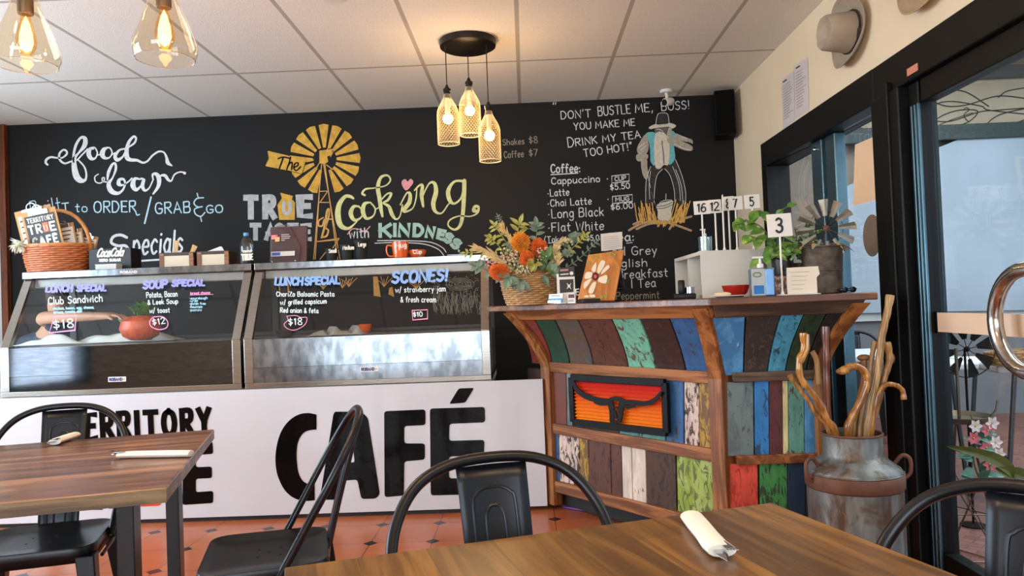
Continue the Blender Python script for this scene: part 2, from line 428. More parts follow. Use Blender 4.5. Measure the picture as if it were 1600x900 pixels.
# ================================================================== THE ROOM
def mnode(nt, op, a, b=None, c=None):
    n = nt.nodes.new('ShaderNodeMath'); n.operation = op
    for i, q in enumerate((a, b, c)):
        if q is None: continue
        if isinstance(q, (int, float)): n.inputs[i].default_value = q
        else: nt.links.new(q, n.inputs[i])
    return n.outputs[0]
def xyz(nt):
    tc = nt.nodes.new('ShaderNodeTexCoord'); sp = nt.nodes.new('ShaderNodeSeparateXYZ'); nt.links.new(tc.outputs['Object'], sp.inputs[0]); return sp.outputs
def cell(nt, v, off, size):      # signed distance to the nearest grid line, in cells
    return mnode(nt, 'SUBTRACT', mnode(nt, 'FRACT', mnode(nt, 'ADD', mnode(nt, 'DIVIDE', mnode(nt, 'SUBTRACT', v, off), size), 500.5)), .5)
def tile_floor():
    m, nt, b = base_mat('terracotta_tile', .28); x, y, _z2 = xyz(nt); s = .31
    fx = mnode(nt, 'ABSOLUTE', cell(nt, x, -.82, s)); fy = mnode(nt, 'ABSOLUTE', cell(nt, y, 4.03, s))
    dot = mnode(nt, 'LESS_THAN', mnode(nt, 'ADD', fx, fy), .125)
    gr = mnode(nt, 'LESS_THAN', mnode(nt, 'MINIMUM', fx, fy), .007)
    rx = mnode(nt, 'FLOOR', mnode(nt, 'DIVIDE', mnode(nt, 'ADD', x, .82), s)); ry = mnode(nt, 'FLOOR', mnode(nt, 'DIVIDE', mnode(nt, 'SUBTRACT', y, 4.03), s))
    cb = nt.nodes.new('ShaderNodeCombineXYZ'); nt.links.new(rx, cb.inputs[0]); nt.links.new(ry, cb.inputs[1])
    wn = nt.nodes.new('ShaderNodeTexWhiteNoise'); wn.noise_dimensions = '2D'; nt.links.new(cb.outputs[0], wn.inputs['Vector'])
    f = noise(nt, coords(nt), 9, 5)
    t = mixc(nt, f, lin('#a8532f'), lin('#c97a4c')); t = mixc(nt, mnode(nt, 'MULTIPLY', wn.outputs['Value'], .45), t, lin('#9c4a2a'))
    t = mixc(nt, gr, t, lin('#5f3320')); t = mixc(nt, dot, t, lin('#17161a'))
    nt.links.new(t, b.inputs['Base Color']); bump(nt, b, noise(nt, coords(nt), 30, 3), .05, .003); return m
def tile_ceiling():
    m, nt, b = base_mat('ceiling_tile', .9); x, y, _z2 = xyz(nt)
    fx = mnode(nt, 'LESS_THAN', mnode(nt, 'ABSOLUTE', cell(nt, x, .01, .6)), .020); fy = mnode(nt, 'LESS_THAN', mnode(nt, 'ABSOLUTE', cell(nt, y, 4.69, 1.2)), .010)
    sp = noise(nt, coords(nt), 130, 3); t = ramp(nt, sp, [(.3, lin('#dcd7ce')), (.7, lin('#f2eee6'))])
    t = mixc(nt, mnode(nt, 'MAXIMUM', fx, fy), t, lin('#b0a99e')); nt.links.new(t, b.inputs['Base Color']); bump(nt, b, sp, .35, .004); return m
def brick_floor():
    m, nt, b = base_mat('patio_brick', .35)
    br = nt.nodes.new('ShaderNodeTexBrick'); br.inputs['Scale'].default_value = 5; br.inputs['Color1'].default_value = lin('#8a5a4d'); br.inputs['Color2'].default_value = lin('#6f463c'); br.inputs['Mortar'].default_value = lin('#4b342f')
    br.inputs['Mortar Size'].default_value = .012; nt.links.new(coords(nt, rot=(0, 0, .785)), br.inputs['Vector'])
    nt.links.new(br.outputs['Color'], b.inputs['Base Color']); return m
blackboard = plain('blackboard_paint', '#121111', .6, var=.18, scale=1.6, bmp=.05, spec=.25)
cream = plain('cream_plaster', '#e3d2b4', .8, var=.03, scale=3)
black_alu = plain('black_aluminium', '#060606', .45, var=.15, spec=.25)
dark_alu = plain('dark_aluminium', '#4f6a76', .3, .75, var=.2, scale=3)
struct(MB().box(-4.5, 1.75, -4, 5.8, -.1, 0).build('floor', tile_floor()))
struct(MB().box(-4.5, 1.75, -4, 5.8, 2.7, 2.8).build('ceiling', tile_ceiling()))
wall_back = struct(MB().box(-3.97, 1.64, 5.68, 5.8, 0, 2.7).build('wall_back', blackboard, label='matt black chalkboard wall covered in hand lettering'))
def add_wall(name, boxes, m):
    b = MB()
    for q in boxes: b.box(*q)
    return struct(b.build(name, m))
add_wall('wall_right', [(1.63, 1.75, 4.97, 5.68, 0, 2.7), (1.63, 1.75, -1, 4.97, 2.16, 2.7), (1.63, 1.75, -4, -1, 0, 2.7)], cream)
add_wall('wall_left', [(-4.62, -4.5, -4, .8, 0, 2.7), (-4.62, -4.5, 4.4, 5.8, 0, 2.7), (-4.62, -4.5, .8, 4.4, 0, .6), (-4.62, -4.5, .8, 4.4, 2.4, 2.7)], cream)
add_wall('wall_front', [(-4.5, 1.75, -4.12, -4, 2.55, 2.7), (-4.5, 1.75, -4.12, -4, 0, .5), (-4.5, -3.5, -4.12, -4, .5, 2.55), (1.2, 1.75, -4.12, -4, .5, 2.55)], cream)
struct(MB().box(-4.5, -4.02, 5.66, 5.8, 0, 2.7).build('wall_panel', plain('pale_side_panel', '#d8dde0', .5, var=.03)))['kind'] = 'structure'
struct(MB().box(-4.02, -3.97, 5.64, 5.8, 0, 2.7).build('trim_1', wood('brown_trim', '#5b2c17', '#86451f', 2)))
# the glazed side: window_1 and door_1 in the right wall
pane = glass('window_glass', (.93, .96, .97), 0, 1.0)
w1 = struct(MB().box(1.6, 1.75, 3.37, 4.97, 2.0, 2.16).box(1.6, 1.75, 4.87, 4.97, 0, 2.0).box(1.6, 1.75, 3.37, 4.97, 0, .06).build('window_1', black_alu, bevel=.004))
MB().box(1.64, 1.70, 4.08, 4.22, .06, 2.0).box(1.65, 1.71, 3.93, 4.05, .06, 2.0).build('window_stile', dark_alu, w1, bevel=.006)
MB().sphere((1.635, 4.15, 1.955), .012).build('bolt', steel('bright_steel', '#d5d6d8', .15), w1, True)
MB().box(1.672, 1.678, 4.22, 4.87, .06, 2.0).build('window_pane', pane, w1)
MB().box(1.682, 1.688, 3.37, 3.93, .06, 2.0).build('window_pane', pane, w1)
d1 = struct(MB().box(1.6, 1.75, .5, 3.37, 2.01, 2.16).box(1.585, 1.75, 3.13, 3.37, 0, 2.01).box(1.6, 1.75, .5, 3.37, -.005, .015).build('door_1', black_alu, bevel=.006))
MB().box(1.575, 1.6, 3.2, 3.26, 0, 2.05).build('door_rail', black_alu, d1, bevel=.004)
MB().box(1.628, 1.69, .55, 3.03, 1.915, 2.01).box(1.628, 1.69, .55, 3.03, .015, .10).box(1.628, 1.69, 3.05, 3.128, .015, 2.01).box(1.628, 1.69, 2.24, 2.32, .10, 1.915).build('door_leaf', black_alu, d1, bevel=.005)
g = MB()
for y in (3.035, 3.06, 3.085): g.box(1.617, 1.629, y, y + .012, .015, 1.915)
g.build('door_stile', dark_alu, d1, bevel=.003)
MB().box(1.655, 1.661, 2.32, 3.05, .10, 1.915).build('door_pane', pane, d1)
MB().box(1.655, 1.661, .55, 2.24, .10, 1.915).build('door_pane', pane, d1)
MB().box(1.650, 1.654, 2.32, 3.03, .985, 1.062).build('safety_strip', plain('peach_strip', '#e9cdb2', .6, var=.02), d1, label='peach safety strip across the glass')
MB().box(1.648, 1.654, 3.03, 3.06, .98, 1.066).build('strip_end', black_alu, d1)
MB().box(1.594, 1.598, 2.98, 3.06, 2.03, 2.06).build('warning_sticker', plain('sticker_red', '#c9846a', .6), d1)
hp = [(1.63, 2.375, 1.21)] + [(1.575, 2.375 + .165 * math.sin(t), 1.045 + .165 * math.cos(t)) for t in [PI * i / 18 for i in range(19)]] + [(1.63, 2.375, .88)]
MB().tube(hp, .024, 14).build('door_handle', steel('chrome_handle', '#b4b0aa', .16, (8, 8, 8)), d1, True, label='half-round polished steel pull handle')
w2 = struct(MB().box(1.6, 1.75, -1, .5, 2.01, 2.16).box(1.6, 1.75, -1, -.9, 0, 2.0).box(1.6, 1.75, .4, .5, 0, 2.01).box(1.6, 1.75, -1, .5, 0, .06).build('window_2', black_alu))
MB().box(1.66, 1.666, -.9, .4, .06, 2.01).build('window_pane', pane, w2)
for nm, bx, mul in (('window_3', (-3.5, 1.2, -4.1, -4.04, .5, 2.55), 'x'), ('window_4', (-4.6, -4.54, .8, 4.4, .6, 2.4), 'y')):
    f = MB(); x0, x1, y0, y1, z0, z1 = bx
    f.box(x0, x1, y0, y1, z0, z0 + .06).box(x0, x1, y0, y1, z1 - .06, z1)
    for k in range(4):
        t = k / 3
        if mul == 'x': c = x0 + .03 + (x1 - x0 - .06) * t; f.box(c - .03, c + .03, y0, y1, z0, z1)
        else: c = y0 + .03 + (y1 - y0 - .06) * t; f.box(x0, x1, c - .03, c + .03, z0, z1)
    wf = struct(f.build(nm, black_alu))
    if mul == 'x': MB().box(x0, x1, -4.075, -4.07, z0, z1).build('window_pane', pane, wf)
    else: MB().box(-4.575, -4.57, y0, y1, z0, z1).build('window_pane', pane, wf)
# ---- the covered patio seen through the glass
struct(MB().box(1.75, 7.5, -2, 7.2, -.12, -.02).build('patio_floor', brick_floor()))
PY = 7.05
taupe = plain('taupe_cladding', '#8d8074', .8, var=.08, scale=5)
struct(MB().box(1.75, 7.5, PY, 7.2, -.02, 3.35).build('patio_wall', taupe))
struct(MB().box(1.75, 7.5, -2, 7.2, 3.35, 3.42).build('patio_roof', plain('patio_soffit', '#cfc2a6', .8, var=.04)))
struct(MB().box(1.75, 7.5, PY - .06, PY - .001, -.02, .88).build('patio_dado', plain('grey_render', '#747679', .7, var=.12, scale=3)))
struct(MB().box(1.75, 7.5, PY - .1, PY - .06, .88, .98).build('patio_ledge', plain('pale_ledge', '#b9bfc0', .6)))
gb = plain('green_steel', '#2c3a3a', .45, var=.3, scale=60)
struct(MB().box(1.75, 7.5, PY - .16, PY - .06, 2.52, 2.66).build('patio_beam', gb, bevel=.006))
struct(MB().box(1.75, 7.5, PY - .16, PY - .06, 3.08, 3.19).build('patio_beam', gb, bevel=.006))
fz = tag(MB().box(2.2, 7.4, PY - .08, PY - .06, 2.66, 3.08).build('frieze_panel', plain('frieze_tan', '#b3a48c', .7, var=.06)), 'tan metal frieze panel with black leaf and lizard line art above the patio blind', 'panel')
F = Flat((0, PY - .08, 0), (0, -1, 0), .004)
for q in ([(1418, 195), (1470, 160), (1530, 165), (1545, 172), (1600, 178)], [(1436, 183), (1480, 190), (1530, 175), (1560, 172), (1640, 166)], [(1480, 140), (1510, 144), (1545, 166)], [(1440, 205), (1470, 182), (1500, 172), (1528, 174), (1510, 192), (1470, 200), (1446, 204)],
          [(1445, 150), (1475, 165), (1510, 164), (1560, 150), (1610, 155)], [(1560, 152), (1575, 142), (1610, 136)], [(1535, 201), (1560, 180), (1610, 168)], [(1535, 201), (1580, 194), (1620, 180)], [(1310, 200), (1340, 178), (1372, 186)], [(1322, 185), (1345, 200), (1378, 204)], [(1335, 165), (1360, 160), (1385, 172)]):
    F.stroke(spline(q, 6), 1.6)
F.stroke(spline([(1468, 195), (1490, 186), (1508, 180), (1520, 176)], 5), 1.2); F.stroke(spline([(1505, 172), (1510, 168), (1514, 172), (1506, 180), (1513, 190)], 5), 1.2)
F.build('line_art', plain('black_line', '#15130f', .6), fz)
bl = Flat((0, PY - .1, 0), (0, -1, 0), .03)
bl.poly([(1292, 305), (1380, 265), (1500, 217), (1530, 205), (2400, 170), (2400, 470), (1292, 490)])
tag(bl.m.build('patio_blind', plain('blue_blind', '#a3b0bd', .45, var=.14, scale=1.2), solid=.006), 'pale blue plastic blind hung across the far end of the patio', 'blind')
# ================================================================== CHALK LETTERING ON THE BACK WALL
ck = plain('chalk_white', '#d9dadb', .85, var=.12, scale=40, spec=.1)
ck_blue = plain('chalk_pale_blue', '#b4d3de', .85, var=.12, scale=40, spec=.1)
ck_grey = plain('chalk_grey', '#8f8a80', .85, var=.15, scale=40, spec=.1)
ck_block = plain('chalk_block_grey', '#b4b6b8', .85, var=.18, scale=30, spec=.1)
ck_yellow = plain('chalk_yellow', '#d9d99b', .85, var=.14, scale=30, spec=.1)
ck_gold = plain('chalk_gold', '#cfa24a', .85, var=.2, scale=22, spec=.1)
ck_orange = plain('chalk_tan_orange', '#d9a764', .85, var=.15, scale=30, spec=.1)
ck_mint = plain('chalk_mint', '#a9cbbf', .85, var=.15, scale=30, spec=.1)
ck_pink = plain('chalk_pink', '#e0a0a4', .85, var=.1, scale=30, spec=.1)
ck_black = plain('chalk_black', '#141313', .8, spec=.1)
def wall(eps=.002): return Flat((0, 5.68, 0), (0, -1, 0), eps)
def line(name, m, items, cap, wd, label=None, **kw):
    F = wall()
    for t, x0, y0, x1, y1, *c in items: F.text(t, x0, y0, x1, y1, c[0] if c else cap, c[1] if len(c) > 1 else wd, **kw)
    return F.build(name, m, wall_back, label)
def z6(X, Y): return (50 + X / 6.154, 190 + Y / 6.154)
def script(name, m, strokes, conv, scale, label, w0=2):
    F = wall()
    for q in strokes:
        pts = [conv(p[0], p[1]) + ((p[2] if len(p) > 2 else w0) / scale,) for p in q]
        F.stroke(spline(pts, 7), 1)
    return F.build(name, m, wall_back, label)
script('chalk_script', ck, [
    [(150, 415, 18), (132, 395, 22), (140, 365, 24), (180, 342, 20), (235, 348, 16), (290, 348, 15), (335, 310, 20), (325, 278, 20), (295, 275, 18), (262, 315, 22), (270, 370, 22), (315, 402, 18), (370, 385, 16), (430, 370, 14), (480, 320, 14), (535, 265, 18)],
    [(400, 400, 14), (400, 320, 22), (425, 220, 26), (470, 155, 24), (510, 165, 40), (505, 230, 44), (450, 300, 20), (410, 350, 34), (405, 420, 50), (425, 520, 62), (465, 565, 52), (512, 560, 24), (522, 500, 18), (500, 430, 16), (440, 365, 14)],
    [(590, 262, 16), (560, 262, 30), (545, 310, 44), (570, 355, 36), (610, 350, 16), (628, 300, 14), (605, 252, 14), (575, 250, 16)], [(620, 325, 12), (660, 315, 12)],
    [(720, 255, 18), (690, 270, 40), (675, 315, 48), (700, 350, 30), (745, 345, 14), (770, 300, 14), (750, 255, 14), (715, 250, 16)], [(765, 320, 12), (800, 300, 14)],
    [(890, 262, 16), (840, 275, 20), (800, 330, 34), (820, 368, 36), (870, 340, 18), (905, 280, 22)],
    [(930, 245, 14), (985, 205, 20), (1000, 160, 20), (975, 145, 22), (930, 200, 30), (910, 280, 40), (915, 345, 46), (950, 368, 34), (1010, 372, 26), (1065, 395, 20), (1110, 380, 18), (1160, 325, 18), (1220, 288, 18), (1270, 298, 16), (1295, 350, 26), (1305, 395, 36), (1345, 424, 12)],
    [(638, 505, 10), (605, 530, 12), (610, 575, 12), (650, 592, 12), (690, 570, 12), (695, 540, 12), (675, 545, 12), (680, 575, 12), (715, 580, 14)],
    [(725, 560, 14), (735, 490, 30), (770, 415, 24), (800, 405, 22), (805, 460, 24), (775, 540, 16), (738, 600, 40), (760, 665, 50), (820, 690, 32), (870, 660, 20), (895, 600, 18), (880, 555, 22), (840, 560, 30), (835, 600, 40), (875, 610, 16), (930, 575, 14), (960, 545, 16)],
    [(1040, 555, 14), (990, 550, 30), (970, 610, 50), (1000, 655, 34), (1045, 620, 16), (1075, 560, 16), (1050, 548, 20)], [(1075, 560, 30), (1062, 620, 36), (1085, 662, 24), (1125, 640, 14), (1160, 570, 14)],
    [(1165, 560, 14), (1160, 510, 20), (1195, 505, 34), (1220, 545, 44), (1215, 620, 34), (1165, 695, 16)], [(1225, 560, 12), (1240, 520, 16), (1280, 520, 30), (1310, 560, 26), (1340, 568, 16), (1370, 510, 14), (1420, 485, 14), (1465, 490, 16)]], z6, 6.154, 'white brush-script words food bar')
_f = wall(); _f.disc(288.5, 270.5, 2.4); _f.build('chalk_dot', ck, wall_back)
line('chalk_line', ck_blue, [('Built', 50, 339, 96, 331, 24, 1.5), ('to', 118, 331, 136, 331, 13, 1.6), ('T', 98, 331, 108, 330, 13, 1.8), ('ORDER', 147, 332, 212, 331, 17, 2.0), ('GRAB', 243, 334, 297, 332, 17, 2.0), ('GO', 323, 333, 348, 332, 12, 2.0)], 17, 2, 'pale blue chalk line Built to Order / Grab & Go')
F = wall(); F.stroke([(236, 308), (226, 349)], 2.6); F.stroke(spline([(212, 331), (214, 336), (218, 335)]), 1.8)
F.stroke(spline([(318, 309), (308, 310), (303, 317), (308, 323), (316, 323)]), 2); F.stroke(spline([(314, 323), (304, 327), (306, 335), (314, 338), (320, 332)]), 2); F.stroke([(308, 302), (310, 310)], 1.8); F.stroke([(313, 338), (315, 346)], 1.8)
F.build('chalk_ampersand', ck_blue, wall_back)
F = wall(); F.stroke(spline([(198, 371), (188, 367), (177, 370), (174, 379), (184, 384), (196, 384), (200, 392), (190, 402), (175, 400)]), 4.4)
F.text('pecials', 208, 398, 284, 394, 34, 3.4, slant=.12); F.stroke([(214, 408), (252, 405.5)], 2.8); F.build('chalk_line', ck, wall_back, 'white chalk word Specials, underlined')
# --- windmill mural
def z4(X, Y): return (360 + X / 4, 180 + Y / 4)
F = wall()
cx, cy, = 590, 275
for k in range(16):
    a = math.radians(-92 + 22.5 * k)
    if 165 < (math.degrees(a) % 360) < 186: pass
    r0, r1 = 74, 222; h0, h1 = math.radians(6.6), math.radians(8.2)
    q = [(cx + r * math.cos(a + s), cy + r * .99 * math.sin(a + s)) for r, s in ((r0, -h0), (r1 - 3, -h1), (r1 + 2, 0), (r1 - 3, h1), (r0, h0))]
    if 58 < (math.degrees(a) % 360) < 122 and 80 < (math.degrees(a) % 360) < 92: continue
    F.poly([z4(*p) for p in q])
F.poly([z4(*p) for p in [(556, 222), (640, 210), (628, 250), (604, 258), (612, 290), (590, 306), (556, 300)]])
F.build('windmill_mural', ck_gold, wall_back, 'gold chalk windmill wheel on the black wall')
F = wall(.004); F.poly([z4(*p) for p in rounded([(232, 222), (360, 252), (470, 292), (448, 368), (350, 344), (218, 318), (240, 270)], 6)]); F.build('windmill_tail', ck_gold, wall_back)
F = wall(.006); F.stroke(spline([z4(*p) for p in [(298, 272), (330, 262), (372, 270)]]), 2.2); F.stroke(spline([z4(*p) for p in [(330, 265), (318, 300), (306, 332)]]), 2.4)
F.stroke(spline([z4(*p) for p in [(376, 262), (366, 300), (352, 338)]]), 2.2); F.stroke(spline([z4(*p) for p in [(358, 318), (376, 296), (386, 300), (382, 340)]]), 2.2); F.stroke(spline([z4(*p) for p in [(398, 326), (420, 316), (422, 298), (404, 302), (396, 330), (412, 346), (438, 322)]]), 2)
F.stroke(spline([z4(*p) for p in [(350, 344), (410, 358), (448, 368)]]), .8); F.stroke([z4(470, 292), z4(448, 368)], .8); F.build('tail_lettering', ck_black, wall_back, 'black script word The')
F = wall()
for a, b in (((570, 306), (520, 900)), ((582, 306), (685, 900)), ((590, 306), (670, 900)), ((562, 380), (530, 900)), ((556, 545), (622, 545)), ((558, 476), (606, 474)), ((560, 545), (606, 478)), ((540, 790), (680, 770)), ((545, 790), (660, 780)), ((560, 900), (600, 850)), ((640, 830), (680, 770)), ((520, 280), (470, 290)), ((555, 300), (520, 360)), ((600, 310), (640, 340)), ((625, 260), (640, 230)), ((600, 230), (610, 205))):
    F.stroke([z4(*a), z4(*b)], 1.3)
F.build('windmill_tower', ck_orange, wall_back, 'thin tan chalk lattice tower')
# --- TRUE TASTE of Cooking with KINDNESS
def blockword(F, t, x0, y0, x1, y1, cap, wd): F.text(t, x0 + wd / 2, y0 - wd / 2, x1 - wd / 2, y1 - wd / 2, cap - wd, wd, sq=True, jit=.3, gap=6)
F = wall(); blockword(F, 'TR', 380, 343, 432, 343, 39, 9.5); blockword(F, 'E', 464, 342, 489, 342, 39, 9.5); F.build('block_lettering', ck_block, wall_back, 'grey block word TRUE')
F = wall(); F.poly([z4(*p) for p in rounded([(312, 484), (392, 505), (384, 525), (404, 545), (402, 654), (305, 654), (294, 560), (322, 520)], 5)]); F.build('building_motif', ck_gold, wall_back)
F = wall(.004); F.stroke(spline([z4(*p) for p in [(334, 545), (334, 600), (350, 615), (370, 605), (374, 545)]]), 5.5); F.build('block_lettering', ck_block, wall_back)
F = wall(); blockword(F, 'TA', 390, 376, 432, 376, 28, 7.5); blockword(F, 'STE', 428, 377, 487, 377, 29, 7.5); F.build('block_lettering', ck_block, wall_back, 'grey block word TASTE')
script('of_script', ck_orange, [[(580, 640, 8), (552, 660, 10), (552, 690, 12), (575, 690, 10), (585, 655, 8), (600, 650, 8), (640, 650, 8)], [(570, 765, 12), (590, 690, 14), (605, 600, 14), (618, 590, 10), (614, 640, 10), (596, 700, 10), (612, 720, 10), (600, 755, 12), (572, 762, 10)]], z4, 4, 'tan script word of')
script('cooking_script', ck_yellow, [
    [(768, 520, 14), (748, 508, 20), (715, 510, 22), (680, 560, 30), (672, 630, 36), (690, 690, 32), (735, 708, 18), (775, 680, 10), (800, 650, 8)],
    [(800, 570, 10), (770, 572, 20), (752, 615, 28), (775, 655, 20), (815, 640, 10), (826, 600, 10), (800, 568, 10)],
    [(870, 545, 10), (838, 555, 22), (828, 600, 28), (850, 645, 18), (892, 630, 10), (905, 585, 10), (875, 545, 10)], [(905, 590, 7), (940, 570, 7)],
    [(840, 500, 14), (824, 488, 14), (845, 462, 12), (900, 455, 8), (970, 440, 8), (1000, 405, 10), (980, 376, 12), (940, 390, 18), (922, 450, 26), (932, 520, 26), (940, 580, 24), (950, 632, 14)],
    [(930, 545, 8), (975, 495, 10), (1005, 490, 14), (985, 530, 16), (955, 548, 10), (990, 570, 20), (1010, 620, 24), (1035, 650, 12), (1060, 630, 8), (1075, 560, 8)],
    [(1062, 560, 8), (1100, 490, 10), (1122, 492, 20), (1118, 545, 26), (1085, 590, 26), (1098, 602, 14), (1140, 580, 8), (1160, 520, 8), (1165, 455, 8)],
    [(1150, 470, 8), (1180, 440, 12), (1200, 440, 18), (1195, 500, 24), (1205, 570, 14)], [(1195, 520, 8), (1240, 430, 10), (1275, 425, 20), (1285, 480, 28), (1268, 550, 28), (1280, 600, 20), (1320, 612, 10), (1360, 560, 8), (1380, 540, 6)],
    [(1455, 412, 16), (1400, 415, 14), (1362, 470, 26), (1370, 530, 26), (1400, 552, 14), (1440, 520, 12), (1462, 460, 20)],
    [(1462, 410, 26), (1460, 500, 26), (1452, 620, 24), (1435, 690, 20), (1400, 715, 14), (1362, 690, 10), (1372, 655, 10), (1430, 630, 8), (1500, 632, 8), (1545, 610, 10), (1550, 575, 16), (1530, 570, 18), (1520, 595, 22), (1540, 600, 22)]], z4, 4, 'yellow flowing script word Cooking')
F = wall(); F.poly(spline([z4(*p) for p in [(1098, 470), (1072, 435), (1075, 408), (1095, 400), (1108, 415), (1125, 398), (1142, 412), (1135, 435)]], 4, True)); F.build('heart', ck_pink, wall_back, 'small pink chalk heart')
F = wall(); F.text('with', 546, 372, 576, 371, 15, 1.8); F.build('chalk_line', ck, wall_back, 'thin white word with')
F = wall(); F.stroke(spline([(543, 366), (550, 358), (560, 358), (570, 361), (578, 354)]), 1.6); F.build('swash', ck_pink, wall_back)
F = wall()
for c, x, y, w, h, r in (('K', 592, 371, 20, 22, 0), ('I', 614, 370, 6, 21, 0), ('N', 622, 370, 19, 21, 0), ('D', 645, 370, 17, 21, .04), ('N', 664, 371, 15, 18, .12), ('E', 682, 374, 12, 17, .25), ('S', 692, 378, 13, 17, .42), ('S', 703, 386, 14, 17, .55)):
    F.text(c, x + 2, y - 2, x + 2 + (w - 4) * math.cos(r), y - 2 + (w - 4) * math.sin(r), h - 4, 5.6, sq=True, jit=.2)
F.disc(716, 384, 1.6); F.disc(718, 380, 1.2); F.disc(717, 392, 1.8, 2.4); F.build('kindness_lettering', ck_mint, wall_back, 'mint block word KINDNESS curving down')
F = wall(); F.stroke(spline([(590, 376), (630, 376), (670, 378), (690, 386), (697, 394)]), 1.5); F.stroke(spline([(586, 380), (620, 379), (660, 381), (684, 389), (694, 400)]), 1.5); F.build('underline', ck, wall_back)
# --- drinks list and quotation
line('chalk_line', ck_grey, [('Shakes', 786, 227, 819, 225), ('$8', 827, 224, 840, 223, 10)], 9, 1.3, 'grey chalk price Shakes $8')
line('chalk_line', ck_grey, [('Coffee', 788, 247, 818, 245), ('$7', 827, 244, 840, 243, 10)], 10, 1.3, 'grey chalk price Coffee $7')
line('quotation', ck, [('"', 864, 173, 869, 173, 12, 1.5), ("DON'T", 877, 186, 923, 183), ('BUSTLE', 935, 181, 985, 177, 14), ('ME,', 993, 176, 1020, 174, 13), ('BOSS!', 1034, 173, 1077, 170, 13)], 12, 1.45, 'white chalk line Don\'t Bustle Me, Boss!')
line('quotation', ck, [('YOU MAKE ME', 897, 203, 992, 196)], 10.5, 1.45, 'white chalk line You make me')
line('quotation', ck, [('D', 888, 230, 897, 229, 15), ('RINK MY TEA', 900, 228, 1001, 215, 11)], 11, 1.5, 'white chalk line drink my tea')
line('quotation', ck, [('TOO HOT!"', 913, 245, 988, 234)], 11.5, 1.5, 'white chalk line too hot!')
line('menu_line', ck, [('Coffee:', 861, 270, 906, 269)], 13, 1.9, 'underlined chalk heading Coffee')
F = wall(); F.stroke([(861, 273), (903, 270.5)], 1.6); F.build('underline', ck, wall_back)
for t, x0, y0, x1, y1, cp, lb in (('Cappuccino', 862, 288, 937, 284, 10, 'Cappuccino'), ('*Latte', 856, 307, 889, 305, 10.5, 'Latte'), ('*Chai Latte', 856, 323, 924, 319, 10.5, 'Chai Latte'), ('*Long Black', 857, 341, 943, 337, 13.5, 'Long Black'), ('*Flat White', 857, 362, 943, 359, 13.5, 'Flat White')):
    line('menu_line', ck, [(t, x0, y0, x1, y1)], cp, 1.4, 'chalk menu line ' + lb)
F = wall()
for x0, y0, x1, y1, t, p, py in ((956, 274, 983, 285, 'CUP', '$5.50', 297), (957, 306, 988, 317, 'MUG', '$6.00', 328)):
    F.stroke([(x0, y0 + 1), (x1, y0 - 2), (x1, y1 - 2), (x0, y1 + 1), (x0, y0 + 1)], 1.2); F.text(t, x0 + 5, y1 - 2.2, x1 - 5, y1 - 3.8, 6.4, 1.25); F.text(p, x0 - 2, py, x1 + 1, py - 3, 8.6, 1.35); F.disc(x0 - 7, (y0 + y1) / 2, 1)
F.build('price_box', ck, wall_back, 'boxed chalk prices Cup $5.50 and Mug $6.00')
line('menu_line', ck, [('(Takeaway', 851, 379, 905, 377, 9, 1.1), ('$5.0', 917, 376, 936, 375, 8, 1.4)], 9, 1.2, 'small chalk line beginning Take with $5.0')
F = wall(); F.stroke([(857, 380), (874, 378)], 1.2); F.stroke([(979, 380), (988, 379)], 1.2); F.build('underline', ck, wall_back)
line('menu_line', ck, [('Tea:', 951, 378, 990, 376)], 13, 2, 'chalk heading Tea')
for t, x0, y0, x1, y1, cp in (('Earl Grey', 945, 400, 1026, 397, 13), ('English', 948, 418, 1011, 416, 12), ('Breakfast', 966, 436, 1043, 432, 13), ('l Tea', 987, 450, 1024, 448, 13), ('Peppermint', 963, 468, 1030, 466, 11)):
    line('menu_line', ck if t[0] != 'P' else ck_grey, [(t, x0, y0, x1, y1)], cp, 1.35, 'chalk tea list line ' + t)
# --- the swagman mural
def zs(X, Y): return (980 + X / 4.09, 150 + Y / 4.09)
def mural(name, m, polys, eps=.002, label=None, sm=True):
    F = wall(eps)
    for q in polys: F.poly(spline([zs(*p) for p in q], 3, True) if sm else [zs(*p) for p in q])
    return F.build(name, m, wall_back, label)
def scribble(name, m, strokes, w, eps=.006):
    F = wall(eps)
    for q in strokes: F.stroke(spline([zs(*p) for p in q], 4), w)
    return F.build(name, m, wall_back)
ch_skin = plain('chalk_dim_grey', '#6b655c', .85, var=.25, scale=40, spec=.1); ch_sleeve = plain('chalk_warm_grey', '#a69f92', .85, var=.2, scale=50, spec=.1)
ch_dk = plain('chalk_charcoal', '#3c3a38', .85, var=.35, scale=50, spec=.1); ch_shirt = plain('chalk_shirt', '#cfc8b8', .85, var=.12, scale=50, spec=.1); ch_vest = plain('chalk_turquoise', '#6fb3bd', .85, var=.15, scale=40, spec=.1)
ch_fire = plain('chalk_fire', '#d6a75c', .85, var=.25, scale=60, spec=.1); ch_log = plain('chalk_log', '#b99a78', .85, var=.2, scale=50, spec=.1)
mural('man_mural', ch_dk, [[(150, 450), (235, 462), (195, 500), (178, 580), (175, 690), (125, 680), (112, 580), (125, 520)], [(235, 462), (305, 405), (345, 500), (372, 600), (370, 690), (305, 690), (300, 590), (270, 500)]], .002, 'chalk drawing of a hatted swagman leaning over a billy fire')
mural('mural_vest', ch_vest, [[(118, 240), (178, 235), (182, 300), (178, 440), (150, 420), (148, 380), (140, 300)], [(262, 232), (305, 235), (300, 330), (306, 400), (268, 440), (262, 350)]], .003)
mural('mural_shirt', ch_shirt, [[(180, 240), (262, 262), (266, 430), (235, 440), (205, 466), (176, 436)]], .004)
